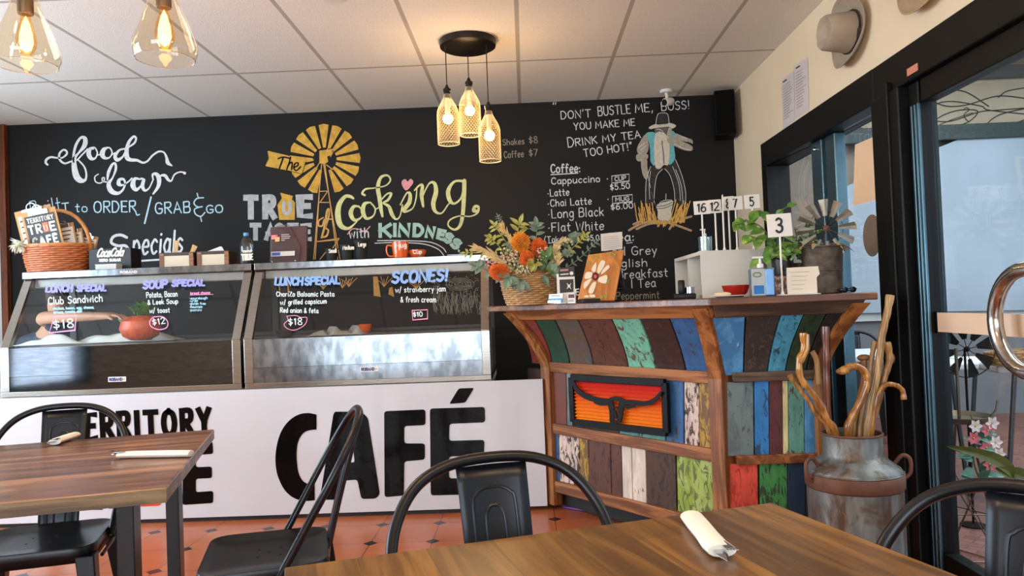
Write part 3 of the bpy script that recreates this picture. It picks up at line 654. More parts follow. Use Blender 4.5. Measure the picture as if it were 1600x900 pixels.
mural('mural_arm', ch_sleeve, [[(118, 245), (80, 295), (62, 340), (75, 372), (120, 372), (138, 320)], [(58, 378), (92, 368), (132, 375), (128, 402), (90, 418), (62, 412)], [(88, 415), (125, 405), (128, 450), (135, 500), (122, 535), (98, 500)], [(305, 238), (340, 250), (385, 268), (415, 280), (418, 305), (395, 295), (330, 285), (300, 270)], [(255, 275), (282, 262), (330, 282), (412, 318), (412, 350), (360, 345), (300, 318), (262, 300)], [(268, 200), (285, 205), (278, 262), (255, 278), (262, 235)]], .005)
mural('mural_face', ch_skin, [[(178, 205), (268, 200), (262, 250), (240, 272), (215, 278), (190, 255)]], .0035)
mural('mural_hat', ch_shirt, [[(138, 200), (185, 178), (262, 170), (312, 188), (290, 208), (262, 196), (180, 205), (150, 212)]], .006)
mural('mural_hat_crown', ch_dk, [[(183, 178), (192, 120), (222, 108), (258, 116), (266, 170), (230, 180)]], .0065)
scribble('mural_outline', ck, [[(150, 450), (122, 540), (118, 680)], [(225, 468), (190, 510), (175, 600), (172, 680)], [(240, 465), (275, 510), (300, 600), (305, 680)], [(308, 405), (350, 510), (374, 620), (370, 690)], [(150, 480), (140, 560), (145, 660)], [(290, 450), (330, 560), (340, 670)], [(310, 470), (345, 570), (356, 680)], [(183, 178), (194, 120), (222, 108), (258, 116), (268, 172)], [(205, 215), (225, 222), (228, 245), (215, 252)], [(130, 490), (150, 590), (182, 695)], [(185, 212), (212, 214)], [(268, 205), (258, 240), (262, 270)], [(345, 260), (385, 272)], [(300, 305), (360, 335), (405, 345)], [(75, 330), (110, 300)], [(85, 345), (120, 318)]], .8)
scribble('mural_buttons', ck_black, [[(222, 288), (226, 330), (232, 380), (234, 430)]], 1)
scribble('mural_fire', ch_log, [[(12, 858), (80, 820), (160, 800), (260, 800), (330, 790), (410, 770)], [(60, 850), (150, 815), (290, 810)], [(230, 795), (300, 820), (408, 860)], [(270, 850), (320, 780)], [(40, 820), (110, 790)]], 3.4, .003)
_r = random.Random(3)
scribble('mural_flames', ch_fire, [[(x, y), (x + dx * .5, y - h * .5), (x + dx, y - h)] for x, y, dx, h in [(60 + _r.random() * 130, 800 + _r.random() * 12, -25 + _r.random() * 20, 40 + _r.random() * 90) for _ in range(26)] + [(270 + _r.random() * 100, 800 + _r.random() * 14, 5 + _r.random() * 40, 40 + _r.random() * 110) for _ in range(30)] + [(180 + _r.random() * 120, 810 + _r.random() * 30, -20 + _r.random() * 40, 20 + _r.random() * 30) for _ in range(18)]], 1.5, .004)
mural('billy_can', ch_shirt, [[(190, 695), (285, 668), (292, 690), (282, 740), (280, 790), (200, 790), (196, 740)]], .005)
scribble('billy_lines', ck_black, [[(190, 705), (240, 700), (288, 678)], [(192, 720), (240, 716), (288, 695)], [(150, 590), (185, 700)]], .9, .007); scribble('steam', ck, [[(247, 660), (248, 625)], [(205, 790), (200, 700), (235, 668), (285, 665)]], .9, .006)
# --- drawing low on the wall, seen through the right-hand display case
F = wall()
for a in (10, 8, 6, 4, 2): F.stroke([(719 + a * 2.2 * math.cos(t), 444 + a * .95 * math.sin(t)) for t in [2 * PI * i / 20 for i in range(21)]], .9)
F.build('waterhole_drawing', ck_grey, wall_back)
F = wall(); _r = random.Random(5)
for i in range(130):
    x = 678 + _r.random() * 74; y = 470 + _r.random() * 22; F.stroke([(x, y), (x + _r.uniform(-5, 5), y - _r.uniform(8, 20))], .7)
for i in range(90):
    x = 672 + _r.random() * 78; y = 430 + _r.random() * 35; F.stroke([(x, y), (x + _r.uniform(-7, 7), y + _r.uniform(-3, 3))], .8)
F.build('reed_drawing', ck_grey, wall_back)
F = wall()
for q in ([(583, 432), (590, 432), (595, 464), (584, 462)], [(608, 450), (613, 448), (616, 464), (607, 460)], [(436, 436), (450, 434), (452, 456), (434, 454)]): F.poly(q)
for x, y in ((505, 452), (535, 450), (545, 448), (600, 448), (650, 452)):
    for k in (-9, -4, 0, 5, 10): F.stroke(spline([(x, y), (x + k * .5, y - 6), (x + k * 1.3, y - 12 - (k % 3) * 2)]), 1)
F.build('grass_drawing', ck_orange, wall_back)
# ================================================================== SERVICE COUNTER AND DISPLAY CASES
PAN = 4.2
acrylic = plain('white_gloss_panel', '#d0d3da', .12, var=.015, scale=2, coat=.3)
ink = plain('black_vinyl', '#0b0a0b', .1, var=.1, spec=.12); redink = plain('red_vinyl', '#e04a26', .25, var=.05)
sc_ = thing('service_counter', 'white gloss service counter with huge black block lettering, under the two food cases', 'counter', (-2, PAN + .4, 0))
def local(o, b):                # shift world-space vertices into the thing's own frame
    inv = o.matrix_basis.inverted(); b.v = [inv @ v for v in b.v]; return b
L = atY(848, 597, PAN).x
local(sc_, MB().box(-4.1, L, PAN, PAN + .02, .025, .735)).build('front_panel', acrylic, sc_, bevel=.002)
local(sc_, MB().box(-4.08, atY(768, 592, 4.24).x - .01, PAN + .02, PAN + .75, 0.0, .705)).build('counter_body', plain('dark_laminate', '#1b1a1a', .5), sc_)
local(sc_, MB().box(-4.1, atY(768, 592, 4.24).x, PAN + .021, PAN + .74, .706, .735)).build('bench_top', plain('white_laminate', '#dcdcdc', .3), sc_)
def pl(eps=.002): return Flat((0, PAN, 0), (0, -1, 0), eps)
def zc(X, Y): return (400 + X / 2.857, 590 + Y / 2.857)
F = pl()
C = [(270, 165), (232, 158), (190, 165), (150, 190), (118, 230), (98, 280), (87, 345), (90, 410), (105, 460), (130, 505), (165, 535), (210, 550), (262, 548)]
Cin = [(262, 470), (235, 475), (208, 460), (190, 425), (182, 370), (183, 310), (195, 270), (215, 245), (240, 235), (270, 232)]
F.poly([zc(*p) for p in spline(C, 4) + spline(Cin, 4)])
F.poly([zc(*p) for p in rounded([(352, 152), (470, 152), (500, 180), (553, 520), (535, 540), (470, 542), (452, 455), (378, 462), (368, 545), (282, 545), (290, 510), (345, 165)], 14)], [[zc(*p) for p in rounded([(408, 265), (428, 262), (440, 378), (394, 380)], 8)]])
F.poly([zc(*p) for p in rounded([(572, 150), (756, 142), (757, 212), (662, 216), (662, 294), (754, 294), (754, 366), (662, 374), (660, 526), (574, 534)], 14)])
F.poly([zc(*p) for p in rounded([(776, 138), (1022, 131), (1023, 200), (864, 206), (862, 282), (1020, 278), (1018, 348), (862, 352), (862, 450), (1015, 446), (1015, 520), (780, 526)], 14)])
F.poly([zc(*p) for p in rounded([(862, 118), (905, 48), (974, 46), (934, 112)], 10)])
local(sc_, F.m); F.build('cafe_lettering', ink, sc_, 'large black word CAFÉ on the white panel')
F = pl(); F.text('TERRITORY', 108, 686, 327, 676, 36, 9, sq=True, jit=0, gap=4.4); local(sc_, F.m); F.build('small_lettering', ink, sc_, 'smaller black block lettering on the white panel')
F = pl(); F.poly(rounded([(286, 692), (332, 690), (333, 709), (306, 711), (306, 730), (331, 729), (331, 747), (306, 748), (306, 769), (333, 767), (333, 786), (285, 789)], 4))
local(sc_, F.m); F.build('large_letter', ink, sc_, 'large black letter E')
F = pl(); F.text('TR', 62, 788, 188, 786, 84, 20, sq=True, jit=0, gap=6); local(sc_, F.m); F.build('large_lettering', ink, sc_, 'large black letters TR behind the table')
F = pl(); F.poly(rounded([(206, 700), (228, 688), (250, 700), (252, 790), (206, 792)], 6)); local(sc_, F.m); F.build('red_motif', redink, sc_, 'red building motif used as the letter U')
# --- the two heated cases
st = steel('case_steel', '#9b958d', .22, (2, 60, 60)); st2 = steel('bright_case_steel', '#878b90', .2, (3.2, 3, 1.6), .04, .55); dark_in = plain('case_inside', '#2a221d', .5)
cglass = glass('case_glass', (.95, .97, .96), 0, .8)
FY, TY, BY = 4.24, 4.46, 4.93; Z0, Z1, Z2 = .737, 1.02, 1.455
def gl_plane(eps=.003):
    n = Vector((0, -(Z2 - Z1), (TY - FY))).normalized(); return Flat((0, FY, Z1), n, eps)
def case(x0, x1, label, lower_mat, deck_col):
    t = thing('display_case', label, 'display case', ((x0 + x1) / 2, FY + .35, Z0))
    def P(b, nm, m, **k): return local(t, b).build(nm, m, t, **k)
    b = MB().box(x0, x1, FY, BY, Z0, Z0 + .03)
    P(b, 'base_rail', st, bevel=.003)
    # lower front: two steel panels that lean a little
    P(MB().hull([(x0 + .05, FY + .0, Z0 + .03), (x1 - .05, FY, Z0 + .03), (x1 - .05, FY + .02, Z0 + .03), (x0 + .05, FY + .02, Z0 + .03)], [(x0 + .05, FY + .001, Z0 + .115), (x1 - .05, FY + .001, Z0 + .115), (x1 - .05, FY + .03, Z0 + .115), (x0 + .05, FY + .03, Z0 + .115)]), 'kick_panel', lower_mat)
    P(MB().hull([(x0 + .05, FY - .004, Z0 + .117), (x1 - .05, FY - .004, Z0 + .117), (x1 - .05, FY + .03, Z0 + .117), (x0 + .05, FY + .03, Z0 + .117)], [(x0 + .05, FY + .0, Z1 - .004), (x1 - .05, FY + .0, Z1 - .004), (x1 - .05, FY + .04, Z1 - .004), (x0 + .05, FY + .04, Z1 - .004)]), 'front_panel', lower_mat)
    for s in (0, 1):
        a = x0 if s == 0 else x1 - .05; e = a + .05
        P(MB().box(a, e, FY - .004, FY + .03, Z0 + .03, Z1), 'corner_post', st, bevel=.003)
        P(MB().hull([(a, FY - .004, Z1), (e, FY - .004, Z1), (e, FY + .03, Z1), (a, FY + .03, Z1)], [(a, TY - .004, Z2 - .03), (e, TY - .004, Z2 - .03), (e, TY + .03, Z2 - .03), (a, TY + .03, Z2 - .03)]), 'slanted_post', st, bevel=.003)
        q = x0 + .01 if s == 0 else x1 - .014
        P(MB().add([(q, FY + .03, Z1), (q, BY, Z1), (q, BY, Z2 - .03), (q, TY + .03, Z2 - .03)], [(0, 1, 2, 3)]), 'side_glass', cglass, fix=False)
    P(MB().box(x0, x1, TY - .02, BY, Z2 - .03, Z2 + .012), 'top_shelf', st2, bevel=.003)
    P(MB().box(x0 + .05, x1 - .05, TY + .02, TY + .16, Z2 - .085, Z2 - .03), 'lamp_housing', plain('lamp_housing_grey', '#8d8a86', .4, .4), bevel=.006)
    P(MB().box(x0 + .02, x1 - .02, FY + .035, BY - .02, Z0 + .03, Z1 - .005), 'deck', deck_col)
    P(MB().box(x0, x0 + .04, BY - .03, BY, Z0, Z2 - .03).box(x1 - .04, x1, BY - .03, BY, Z0, Z2 - .03).box(x0 + .03, x1 - .03, BY - .03, BY, Z2 - .07, Z2 - .031).box(x0 + .03, x1 - .03, BY - .02, BY, Z1, Z1 + .02), 'back_frame', dark_in)
    P(MB().add([(x0 + .05, FY + .005, Z1), (x1 - .05, FY + .005, Z1), (x1 - .05, TY + .005, Z2 - .03), (x0 + .05, TY + .005, Z2 - .03)], [(0, 1, 2, 3)]), 'front_glass', cglass, fix=False)
    return t
xa, xb = atY(2, 605, FY).x, atY(378, 605, FY).x; xc, xd = atY(383, 605, FY).x, atY(768, 592, FY).x
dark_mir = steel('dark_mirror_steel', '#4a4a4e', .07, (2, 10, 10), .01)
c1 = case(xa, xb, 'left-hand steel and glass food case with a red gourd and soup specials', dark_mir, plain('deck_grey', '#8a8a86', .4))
c2 = case(xc, xd, 'right-hand steel and glass food case with a scones special on its glass', st2, plain('deck_grey', '#8a8a86', .4))
mk_v = plain('marker_violet', '#9a9cf0', .5, var=.04); mk_b = plain('marker_blue', '#8ab4f2', .5, var=.04); mk_w = plain('marker_pale', '#dff0f6', .5, var=.03); mk_p = plain('marker_pink', '#ee9ac8', .5, var=.04); mk_c = plain('marker_cyan', '#a8dcf0', .5, var=.03)
def gtext(case_, nm, m, items, label=None, boxes=(), sq=False, **kw):
    for t, x0, y0, x1, y1, cap, wd in items:
        F = gl_plane(); F.text(t, x0, y0, x1, y1, cap, wd, sq=sq, **kw); local(case_, F.m); F.build(nm, m, case_, label)
    for q, wd in boxes: F = gl_plane(); F.stroke(q, wd); local(case_, F.m); F.build(nm, m, case_, label)
gtext(c1, 'glass_lettering', mk_v, [('LUNCH', 72, 456, 112, 455, 10, 3.6), ('SPECIAL', 120, 455, 165, 454, 9, 3.4)], 'violet marker heading Lunch Special', slant=.15)
gtext(c1, 'glass_lettering', mk_v, [('SOUP', 224, 451, 260, 449, 11, 3.6), ('SPECIAL', 269, 447, 319, 446, 9, 3.4)], 'violet marker heading Soup Special', slant=.15)
gtext(c1, 'glass_lettering', mk_w, [('Club Sandwich', 76, 476, 160, 471, 11, 1.4)], 'pale marker words Club Sandwich')
gtext(c1, 'glass_lettering', mk_c, [('chicken, bacon, egg, cheese,', 83, 484, 147, 482, 4, .9), ('lettuce, tomato, aioli', 84, 490, 128, 488, 4, .9)], 'small blue marker list of fillings')
gtext(c1, 'glass_lettering', mk_w, [('$18', 84, 514, 115, 511, 13, 1.6), ('$12', 239, 508, 258, 505, 9, 1.2)], 'pale marker prices $18 and $12')
gtext(c1, 'price_outline', mk_p, [], None, [([(85, 494), (119, 493), (117, 516), (77, 520), (85, 494)], 1.5), (spline([(240, 495), (254, 495), (262, 503), (260, 512), (248, 515), (236, 510), (234, 502), (240, 495)]), 1.4)])
gtext(c1, 'glass_lettering', mk_w, [('Potato, Bacon', 229, 465, 277, 463, 8, 1.1), ('& Leek Soup', 231, 476, 278, 474, 7, 1.1), ('w/ toast', 234, 489, 265, 488, 7, 1.1)], 'pale marker words Potato, Bacon & Leek Soup w/ toast')
gtext(c1, 'glass_lettering', mk_c, [('*sourdough', 296, 468, 324, 467, 3.4, .8), ('*wrap', 296, 472, 309, 471, 3.4, .8), ('*gluten free', 296, 476, 321, 476, 3.4, .8), ('*mountain', 296, 481, 316, 481, 3.4, .8), ('*panini', 296, 486, 315, 486, 3.4, .8)], 'tiny blue marker list of breads')
gtext(c1, 'glass_lettering', mk_p, [('bread choice', 298, 460, 328, 459, 3.6, 1)], None, [([(297, 461), (333, 460)], .8)])
gtext(c2, 'glass_lettering', mk_b, [('LUNCH', 430, 445, 472, 445, 11, 3.6), ('SPECIAL', 477, 445, 530, 443, 11, 3.6)], 'blue marker heading Lunch Special', slant=.1)
gtext(c2, 'glass_lettering', mk_b, [('SCONES!', 613, 442, 698, 438, 17, 4.4)], 'blue marker heading Scones!', slant=.15)
gtext(c2, 'glass_lettering', mk_w, [('Chorizo Balsamic Pasta', 432, 463, 522, 463, 7, 1.2), ('w/ grilled capsicum', 438, 476, 510, 474, 7, 1.2), ('Red onion & feta', 438, 488, 497, 489, 7, 1.2), ('$18', 451, 508, 472, 507, 10, 1.4)], 'pale marker words Chorizo Balsamic Pasta with its price')
gtext(c2, 'glass_lettering', mk_w, [('w/ strawberry jam', 618, 457, 696, 455, 8, 1.2), ('& fresh cream', 626, 472, 681, 472, 8, 1.2), ('$10', 646, 495, 660, 494, 7, 1.3)], 'pale marker words with strawberry jam & fresh cream')
gtext(c2, 'price_outline', mk_p, [], None, [([(644, 485), (668, 484), (668, 498), (645, 500), (644, 485)], 1.4), (spline([(448, 494), (462, 493), (470, 496), (479, 496), (478, 505), (470, 512), (458, 516), (447, 512), (444, 506), (450, 500), (448, 494)], 4), 1.1)])
bad_w = plain('badge_white', '#e8e9ee', .4, var=.02); bad_b = plain('badge_navy', '#23306b', .4); bad_o = plain('badge_orange', '#e9a33c', .4)
for cs, x, y in ((c1, 183, 593), (c2, 577, 577)):
    b = Flat((0, FY, 0), (0, -1, 0), .002); b.poly(rounded([(x - 14, y - 4), (x + 14, y - 4.6), (x + 14, y + 3), (x - 14, y + 4)], 1)); local(cs, b.m); b.build('maker_badge', bad_w, cs)
    b = Flat((0, FY, 0), (0, -1, 0), .004); b.text('ROBAND', x - 12, y + 2.2, x + 8, y + 1.6, 4.2, 1.2, jit=0); local(cs, b.m); b.build('badge_lettering', bad_b, cs)
    b = Flat((0, FY, 0), (0, -1, 0), .004); b.disc(x + 10.5, y - .6, 1.6); local(cs, b.m); b.build('badge_mark', bad_o, cs)
for cs, x, y in ((c1, 201, 425.5), (c2, 578, 411.5)):
    b = Flat((0, TY - .02, 0), (0, -1, 0), .002); b.text('COUNTRYWIDE' if 0 else 'ROBAND', x - 13, y + 1.6, x + 13, y + .8, 3.2, 1, jit=0); local(cs, b.m); b.build('rail_lettering', bad_w, cs)
# --- inside the cases
DK = Z1 - .005
def cloth(name, m, px, py, w, d, h, label, seed, wy=None):
    c = atZ(px, py, DK + .02); c = Vector((c.x, min(max(c.y, FY + .16), BY - .2), DK)); r = random.Random(seed); b = MB(); nx, ny = 26, 9
    for j in range(ny + 1):
        for i in range(nx + 1):
            u, v = i / nx, j / ny; e = min(1, 6 * min(u, 1 - u)) * min(1, 5 * min(v, 1 - v))
            z = .004 + e * h * (.45 + .3 * math.sin(u * 17 + seed + v * 4) + .25 * math.sin(u * 31 + v * 7 + seed))
            b.v.append(Vector(((u - .5) * w + .01 * math.sin(v * 9 + seed), (v - .5) * d + .012 * math.sin(u * 13 + seed), max(z, .003))))
    for j in range(ny):
        for i in range(nx): b.f.append((j * (nx + 1) + i, j * (nx + 1) + i + 1, (j + 1) * (nx + 1) + i + 1, (j + 1) * (nx + 1) + i))
    o = b.build(name, m, smooth=True, sub=1, solid=.003); o.location = c; tag(o, label, 'cloth'); return o
linen = plain('white_linen', '#dcd9d2', .9, var=.05, bmp=.1)
cloth('folded_cloth', linen, 190, 528, 1.08, .2, .075, 'long crumpled white cloth along the front of the left food case', 2)
cloth('folded_cloth', plain('grey_linen', '#8f8981', .9, var=.1), 530, 519, .34, .14, .06, 'crumpled grey cloth in the right food case beside the orange cup', 5)
g = thing('gourd', 'round red ornamental gourd with leafy green top in the left food case', 'vegetable', (atY(220, 520, 4.5).x, 4.5, DK + .012))
prof = [(.0, .0), (.055, .004), (.1, .03), (.118, .075), (.108, .12), (.07, .148), (.03, .153), (0, .15)]
m, nt, bb = base_mat('gourd_red', .35); f = noise(nt, coords(nt, (30, 30, 3)), 1, 4, .4); nt.links.new(ramp(nt, f, [(.35, lin('#b5381f')), (.65, lin('#d9623a'))]), bb.inputs['Base Color'])
MB().lathe(prof, 32).build('gourd_body', m, g, True)
b = MB(); r = random.Random(4)
for i in range(70):
    a = r.random() * 2 * PI; e = r.uniform(.3, 1.4); b.leaf((r.uniform(-.03, .05), r.uniform(-.03, .03), .15 + r.random() * .05), (math.cos(a) * math.cos(e), math.sin(a) * math.cos(e), math.sin(e)), (0, 0, 1), r.uniform(.03, .065), r.uniform(.02, .032), .3, .4)
b.build('leafy_top', plain('parsley_green', '#55803a', .6, var=.35, scale=30), g)
# the helper wiping inside the left case: crouched behind it, one forearm reaching in
per = thing('person', 'person in dark blue top wiping inside the left food case with a green cloth', 'person', (-3.25, 5.15, 0))
def skin_mesh(name, m, joints, edges, parent, sub=2):
    me = bpy.data.meshes.new(name); me.from_pydata([j[:3] for j in joints], edges, []); me.materials.append(m)
    o = bpy.data.objects.new(name, me); COL.objects.link(o); o.parent = parent
    q = o.modifiers.new('Skin', 'SKIN'); q.use_smooth_shade = True
    me.skin_vertices.new() if not me.skin_vertices else None
    for i, j in enumerate(joints):
        rr = j[3] if isinstance(j[3], tuple) else (j[3], j[3]); me.skin_vertices[0].data[i].radius = rr; me.skin_vertices[0].data[i].use_root = (i == 0)
    s2 = o.modifiers.new('Sub', 'SUBSURF'); s2.levels = sub; s2.render_levels = sub; return o
skn = plain('skin', '#c08a6c', .55, var=.06)
h0 = Vector(atY(178, 493, 4.66)); e0 = Vector(atY(55, 497, 4.80)); inv = Vector((-3.25, 5.15, 0))
def lp(v): v = Vector(v) - inv; return (v.x, v.y, v.z)
wr = h0 + (e0 - h0) * .28; fd = (h0 - e0).normalized()
J = [lp((-3.3, 5.2, .55)) + ((.17, .12),), lp((-3.28, 5.12, .85)) + ((.17, .11),), lp((-3.2, 5.02, 1.06)) + ((.18, .10),), lp((-3.16, 4.98, 1.18)) + (.055,), lp((-3.14, 4.95, 1.24)) + ((.075, .09),), lp((-3.13, 4.94, 1.35)) + ((.07, .085),),
     lp((-3.05, 4.98, 1.10)) + (.062,), lp(e0 + Vector((.0, .03, .0))) + (.05,), lp(wr) + (.03,), lp(h0) + ((.036, .02),),
     lp((-3.42, 5.05, 1.02)) + (.06,), lp((-3.5, 4.98, .8)) + (.045,), lp((-3.46, 4.9, .62)) + (.03,),
     lp((-3.22, 5.22, .45)) + (.1,), lp((-3.1, 4.99, .47)) + (.075,), lp((-3.12, 5.2, .09)) + (.05,), lp((-3.12, 5.06, .045)) + (.04,),
     lp((-3.44, 5.24, .45)) + (.1,), lp((-3.5, 5.01, .47)) + (.075,), lp((-3.48, 5.22, .09)) + (.05,), lp((-3.48, 5.08, .045)) + (.04,)]
E = [(0, 1), (1, 2), (2, 3), (3, 4), (4, 5), (2, 6), (6, 7), (7, 8), (8, 9), (2, 10), (10, 11), (11, 12), (0, 13), (13, 14), (14, 15), (15, 16), (0, 17), (17, 18), (18, 19), (19, 20)]
up = Vector((0, 0, 1)); sd = fd.cross(up).normalized()
for k, (o, ln) in enumerate(((-.026, .06), (-.009, .072), (.009, .07), (.026, .055))):
    b0 = h0 + fd * .03 + sd * o; J += [lp(b0) + (.0095,), lp(b0 + fd * ln * .5 - up * .006) + (.0085,), lp(b0 + fd * ln - up * .03) + (.0075,)]
    n = len(J); E += [(9, n - 3), (n - 3, n - 2), (n - 2, n - 1)]
J += [lp(h0 - fd * .01 + sd * .035 - up * .01) + (.011,), lp(h0 + fd * .035 + sd * .05 - up * .025) + (.009,)]; n = len(J); E += [(9, n - 2), (n - 2, n - 1)]
for i in (0, 1, 2, 6, 10, 13, 14, 17, 18): J[i] = J[i][:3] + (tuple(v * .62 for v in J[i][3]) if isinstance(J[i][3], tuple) else J[i][3] * .66,)
skin_mesh('body', skn, J, E, per)
# clothing: a long-sleeved top pushed up to the elbow, trousers, hair
tj = [J[0][:3] + ((.18, .13),), J[1][:3] + ((.185, .125),), J[2][:3] + ((.195, .115),), J[6][:3] + (.075,), tuple(Vector(J[7][:3]) * .85 + Vector(J[6][:3]) * .15) + (.064,), J[10][:3] + (.075,), J[11][:3] + (.058,)]
navy = plain('navy_cotton', '#27364a', .85, var=.15)
skin_mesh('shirt', navy, tj, [(0, 1), (1, 2), (2, 3), (3, 4), (2, 5), (5, 6)], per)
skin_mesh('trousers', plain('black_cotton', '#17171a', .9), [J[0][:3] + ((.185, .135),)] + [J[i][:3] + (r_,) for i, r_ in ((13, .115), (14, .088), (15, .062), (17, .115), (18, .088), (19, .062))], [(0, 1), (1, 2), (2, 3), (0, 4), (4, 5), (5, 6)], per)
MB().sphere(Vector(J[5][:3]) + Vector((0, .025, -.01)), (.088, .1, .1), 18, 12).build('hair', plain('brown_hair', '#3a261a', .7, var=.3, scale=40), per, True)
b = MB(); c = h0 + fd * .07 - up * .05
for j in range(9):
    for i in range(7):
        u, v = i / 6 - .5, j / 8; b.v.append(c + fd * (u * .07 + v * .05) + sd * (.02 * math.sin(i * 2 + j)) - up * (v * .10 - .035) + Vector((0, 0, .012 * math.sin(i * 1.7 + j))))
for j in range(8):
    for i in range(6): b.f.append((j * 7 + i, j * 7 + i + 1, (j + 1) * 7 + i + 1, (j + 1) * 7 + i))
tag(b.build('cleaning_cloth', plain('green_cloth', '#9fc99a', .9, var=.08), smooth=True, sub=1, solid=.004), 'pale green cleaning cloth held in a hand inside the left food case', 'cloth')
# orange cup behind the pane
orange_glaze = plain('orange_glaze', '#e8641c', .15, var=.05, coat=.5)
def cup(name, label, c, r0, r1, h, hand, rz, group=None, mark=None):
    t = thing(name, label, 'cup', c, rz, group); b = MB()
    b.lathe([(r0 * .82, 0), (r0, .004), (r0 + (r1 - r0) * .5, h * .35), (r1 * .98, h * .7), (r1, h), (r1 - .003, h), (r1 * .95 - .003, h * .7), (r0 * .9, .008), (0, .006)], 28)
    b.build('cup_body', orange_glaze, t, True)
    if hand: MB().tube(spline([(-r1 * .9, 0, h * .78), (-r1 - hand * .8, 0, h * .82), (-r1 - hand, 0, h * .5), (-r1 - hand * .6, 0, h * .22), (-r0 * 1.02, 0, h * .2)], 6), .0055, 10).build('handle', orange_glaze, t, True)
    return t
q = atZ(571, 516, DK); cup('coffee_cup', 'orange cup standing inside the right food case', (atY(571, 516, 4.75).x, 4.75, DK + .001), .03, .042, .055, .02, .3)
bw = atZ(478, 523, DK); t = thing('bowl', 'small dark bowl inside the right food case by the $18 price', 'bowl', (bw.x, 4.42, DK + .001))
MB().lathe([(.03, 0), (.05, .01), (.07, .045), (.066, .045), (.045, .014), (0, .01)], 24).build('bowl_body', plain('dark_glaze', '#3b3032', .3), t, True)
# ================================================================== THE RECLAIMED-TIMBER SERVERY
KC = Vector((.86, 3.27, 0)); KL = Vector((.10, 4.24, 0)); KR = Vector((1.262, 3.27, 0))
D1 = (KL - KC).normalized(); N1 = Vector((-.985 * .797 / .985, -.604, 0)).normalized(); N1 = Vector((D1.y * -1, D1.x, 0)); N1 = N1 if N1.y < 0 else -N1
D2 = Vector((1, 0, 0)); N2 = Vector((0, -1, 0)); N3 = Vector((1, 0, 0))
NL = D1                                         # outward at the left end
ZM, ZT, FL = .80, 1.115, .2
def off(z):
    if z <= ZM: return 0
    return FL * ((z - ZM) / (ZT - ZM)) ** 1.45
def corner(t):                                   # where both faces pushed out by t meet
    # p.N1 = t, p.N2 = t
    y = -t; x = (t - N1.y * y) / N1.x; return Vector((x, y, 0))
rt = thing('reclaimed_timber_counter', 'angled service counter clad in colourful peeling reclaimed boards with a flared top', 'counter', (KC.x, KC.y, 0))
def RP(b, nm, m, **k): return local(rt, b).build(nm, m, rt, **k)
PRE[0] = -math.atan2(D1.y, D1.x); oak = wood('counter_timber', '#6e3d1a', '#a3693a', 0, .8, .5, knots=True); PRE[0] = 0; oakz = wood('counter_timber_post', '#754420', '#a86c3a', 2, .8, .5, knots=True); topw = wood('counter_top_timber', '#5c341c', '#8f5c36', 0, .8, .3, knots=True)
grey_oak = wood('weathered_rail', '#43362d', '#6d5846', 0, .8, .6)
len1 = (KL - KC).length; len2 = KR.x - KC.x
def f1(k, z, d=0): 
    t = off(z); c0 = KC + corner(t); c1 = KL + N1 * t + D1 * (t * .35)
    p = c0 + (c1 - c0) * k + N1 * d; p.z = z; return p
def f2(k, z, d=0):
    t = off(z); c0 = KC + corner(t); c1 = KR + N2 * t + N3 * (t * .55)
    p = c0 + (c1 - c0) * k + N2 * d; p.z = z; return p
def k_of(face, px, py, z):
    """where along the face (0 at the corner) the line of sight of a board edge falls, at height z"""
    lo, hi = -.3, 1.6; tgt = None
    def sx(k):
        v = face(k, z) - CAM; return 800 + FPX * v.dot(R_right) / v.dot(R_fwd)
    inc = sx(1) > sx(0)
    for _ in range(40):
        m = (lo + hi) / 2
        if (sx(m) < px) == inc: lo = m
        else: hi = m
    return (lo + hi) / 2
def board(face, pxa0, pxa1, pxb0, pxb1, z0, z1, m, nm='board', th=.022, n=1, d=.0):
    """one plank between two edges given at its top (a) and bottom (b)"""
    b = MB(); rows = max(1, n)
    ka0, ka1, kb0, kb1 = k_of(face, pxa0, 0, z1), k_of(face, pxa1, 0, z1), k_of(face, pxb0, 0, z0), k_of(face, pxb1, 0, z0)
    for j in range(rows + 1):
        t = j / rows; z = z0 + (z1 - z0) * t; k0 = kb0 + (ka0 - kb0) * t; k1 = kb1 + (ka1 - kb1) * t
        b.v += [face(k0, z, d), face(k1, z, d), face(k1, z, d - th), face(k0, z, d - th)]
    b.f.append((3, 2, 1, 0)); o = rows * 4; b.f.append((o, o + 1, o + 2, o + 3))
    for j in range(rows):
        for i in range(4): b.f.append((j * 4 + i, j * 4 + (i + 1) % 4, j * 4 + 4 + (i + 1) % 4, j * 4 + 4 + i))
    return RP(b, nm, m, bevel=.002, seg=1)
P = lambda n, c, u='#3a2a20', a=.45, third=None, tex=1.0: peel('paint_' + n, c, u, a, third=third, tex=tex)
multi = P('red_blue', '#24375f', '#7b3020', .75, '#4a2430'); dgreen = P('dark_green', '#1d3f2e', '#3a2a20', .15); gblue = P('grey_blue', '#4e5258', '#5a4636', .7); brn = P('red_brown', '#5a3426', '#3a2016', .4)
turq = P('turquoise', '#6fb59a', '#5c4a34', .42); dbrn = P('dark_brown', '#35201a', '#6d3a24', .3); blue = P('blue', '#2f5c8c', '#3a3a40', .4); lblue = P('sky_blue', '#5a9fd6', '#b9d2e4', .22, '#4687bd'); dgry = P('dark_grey', '#3d3632', '#5a4a40', .4)
cyan = P('light_cyan', '#4d9fc0', '#2f5560', .4); dgrn2 = P('forest_green', '#29422c', '#20201c', .4); gred = P('green_red', '#2f4a3a', '#6a3528', .85, '#3a2c26'); wht = P('white', '#d3c5b6', '#4b3a30', .22); peelw = P('peeling_white', '#cfb8aa', '#3a2a24', .55); yel = P('mustard', '#b08a2e', '#6d5030', .6)
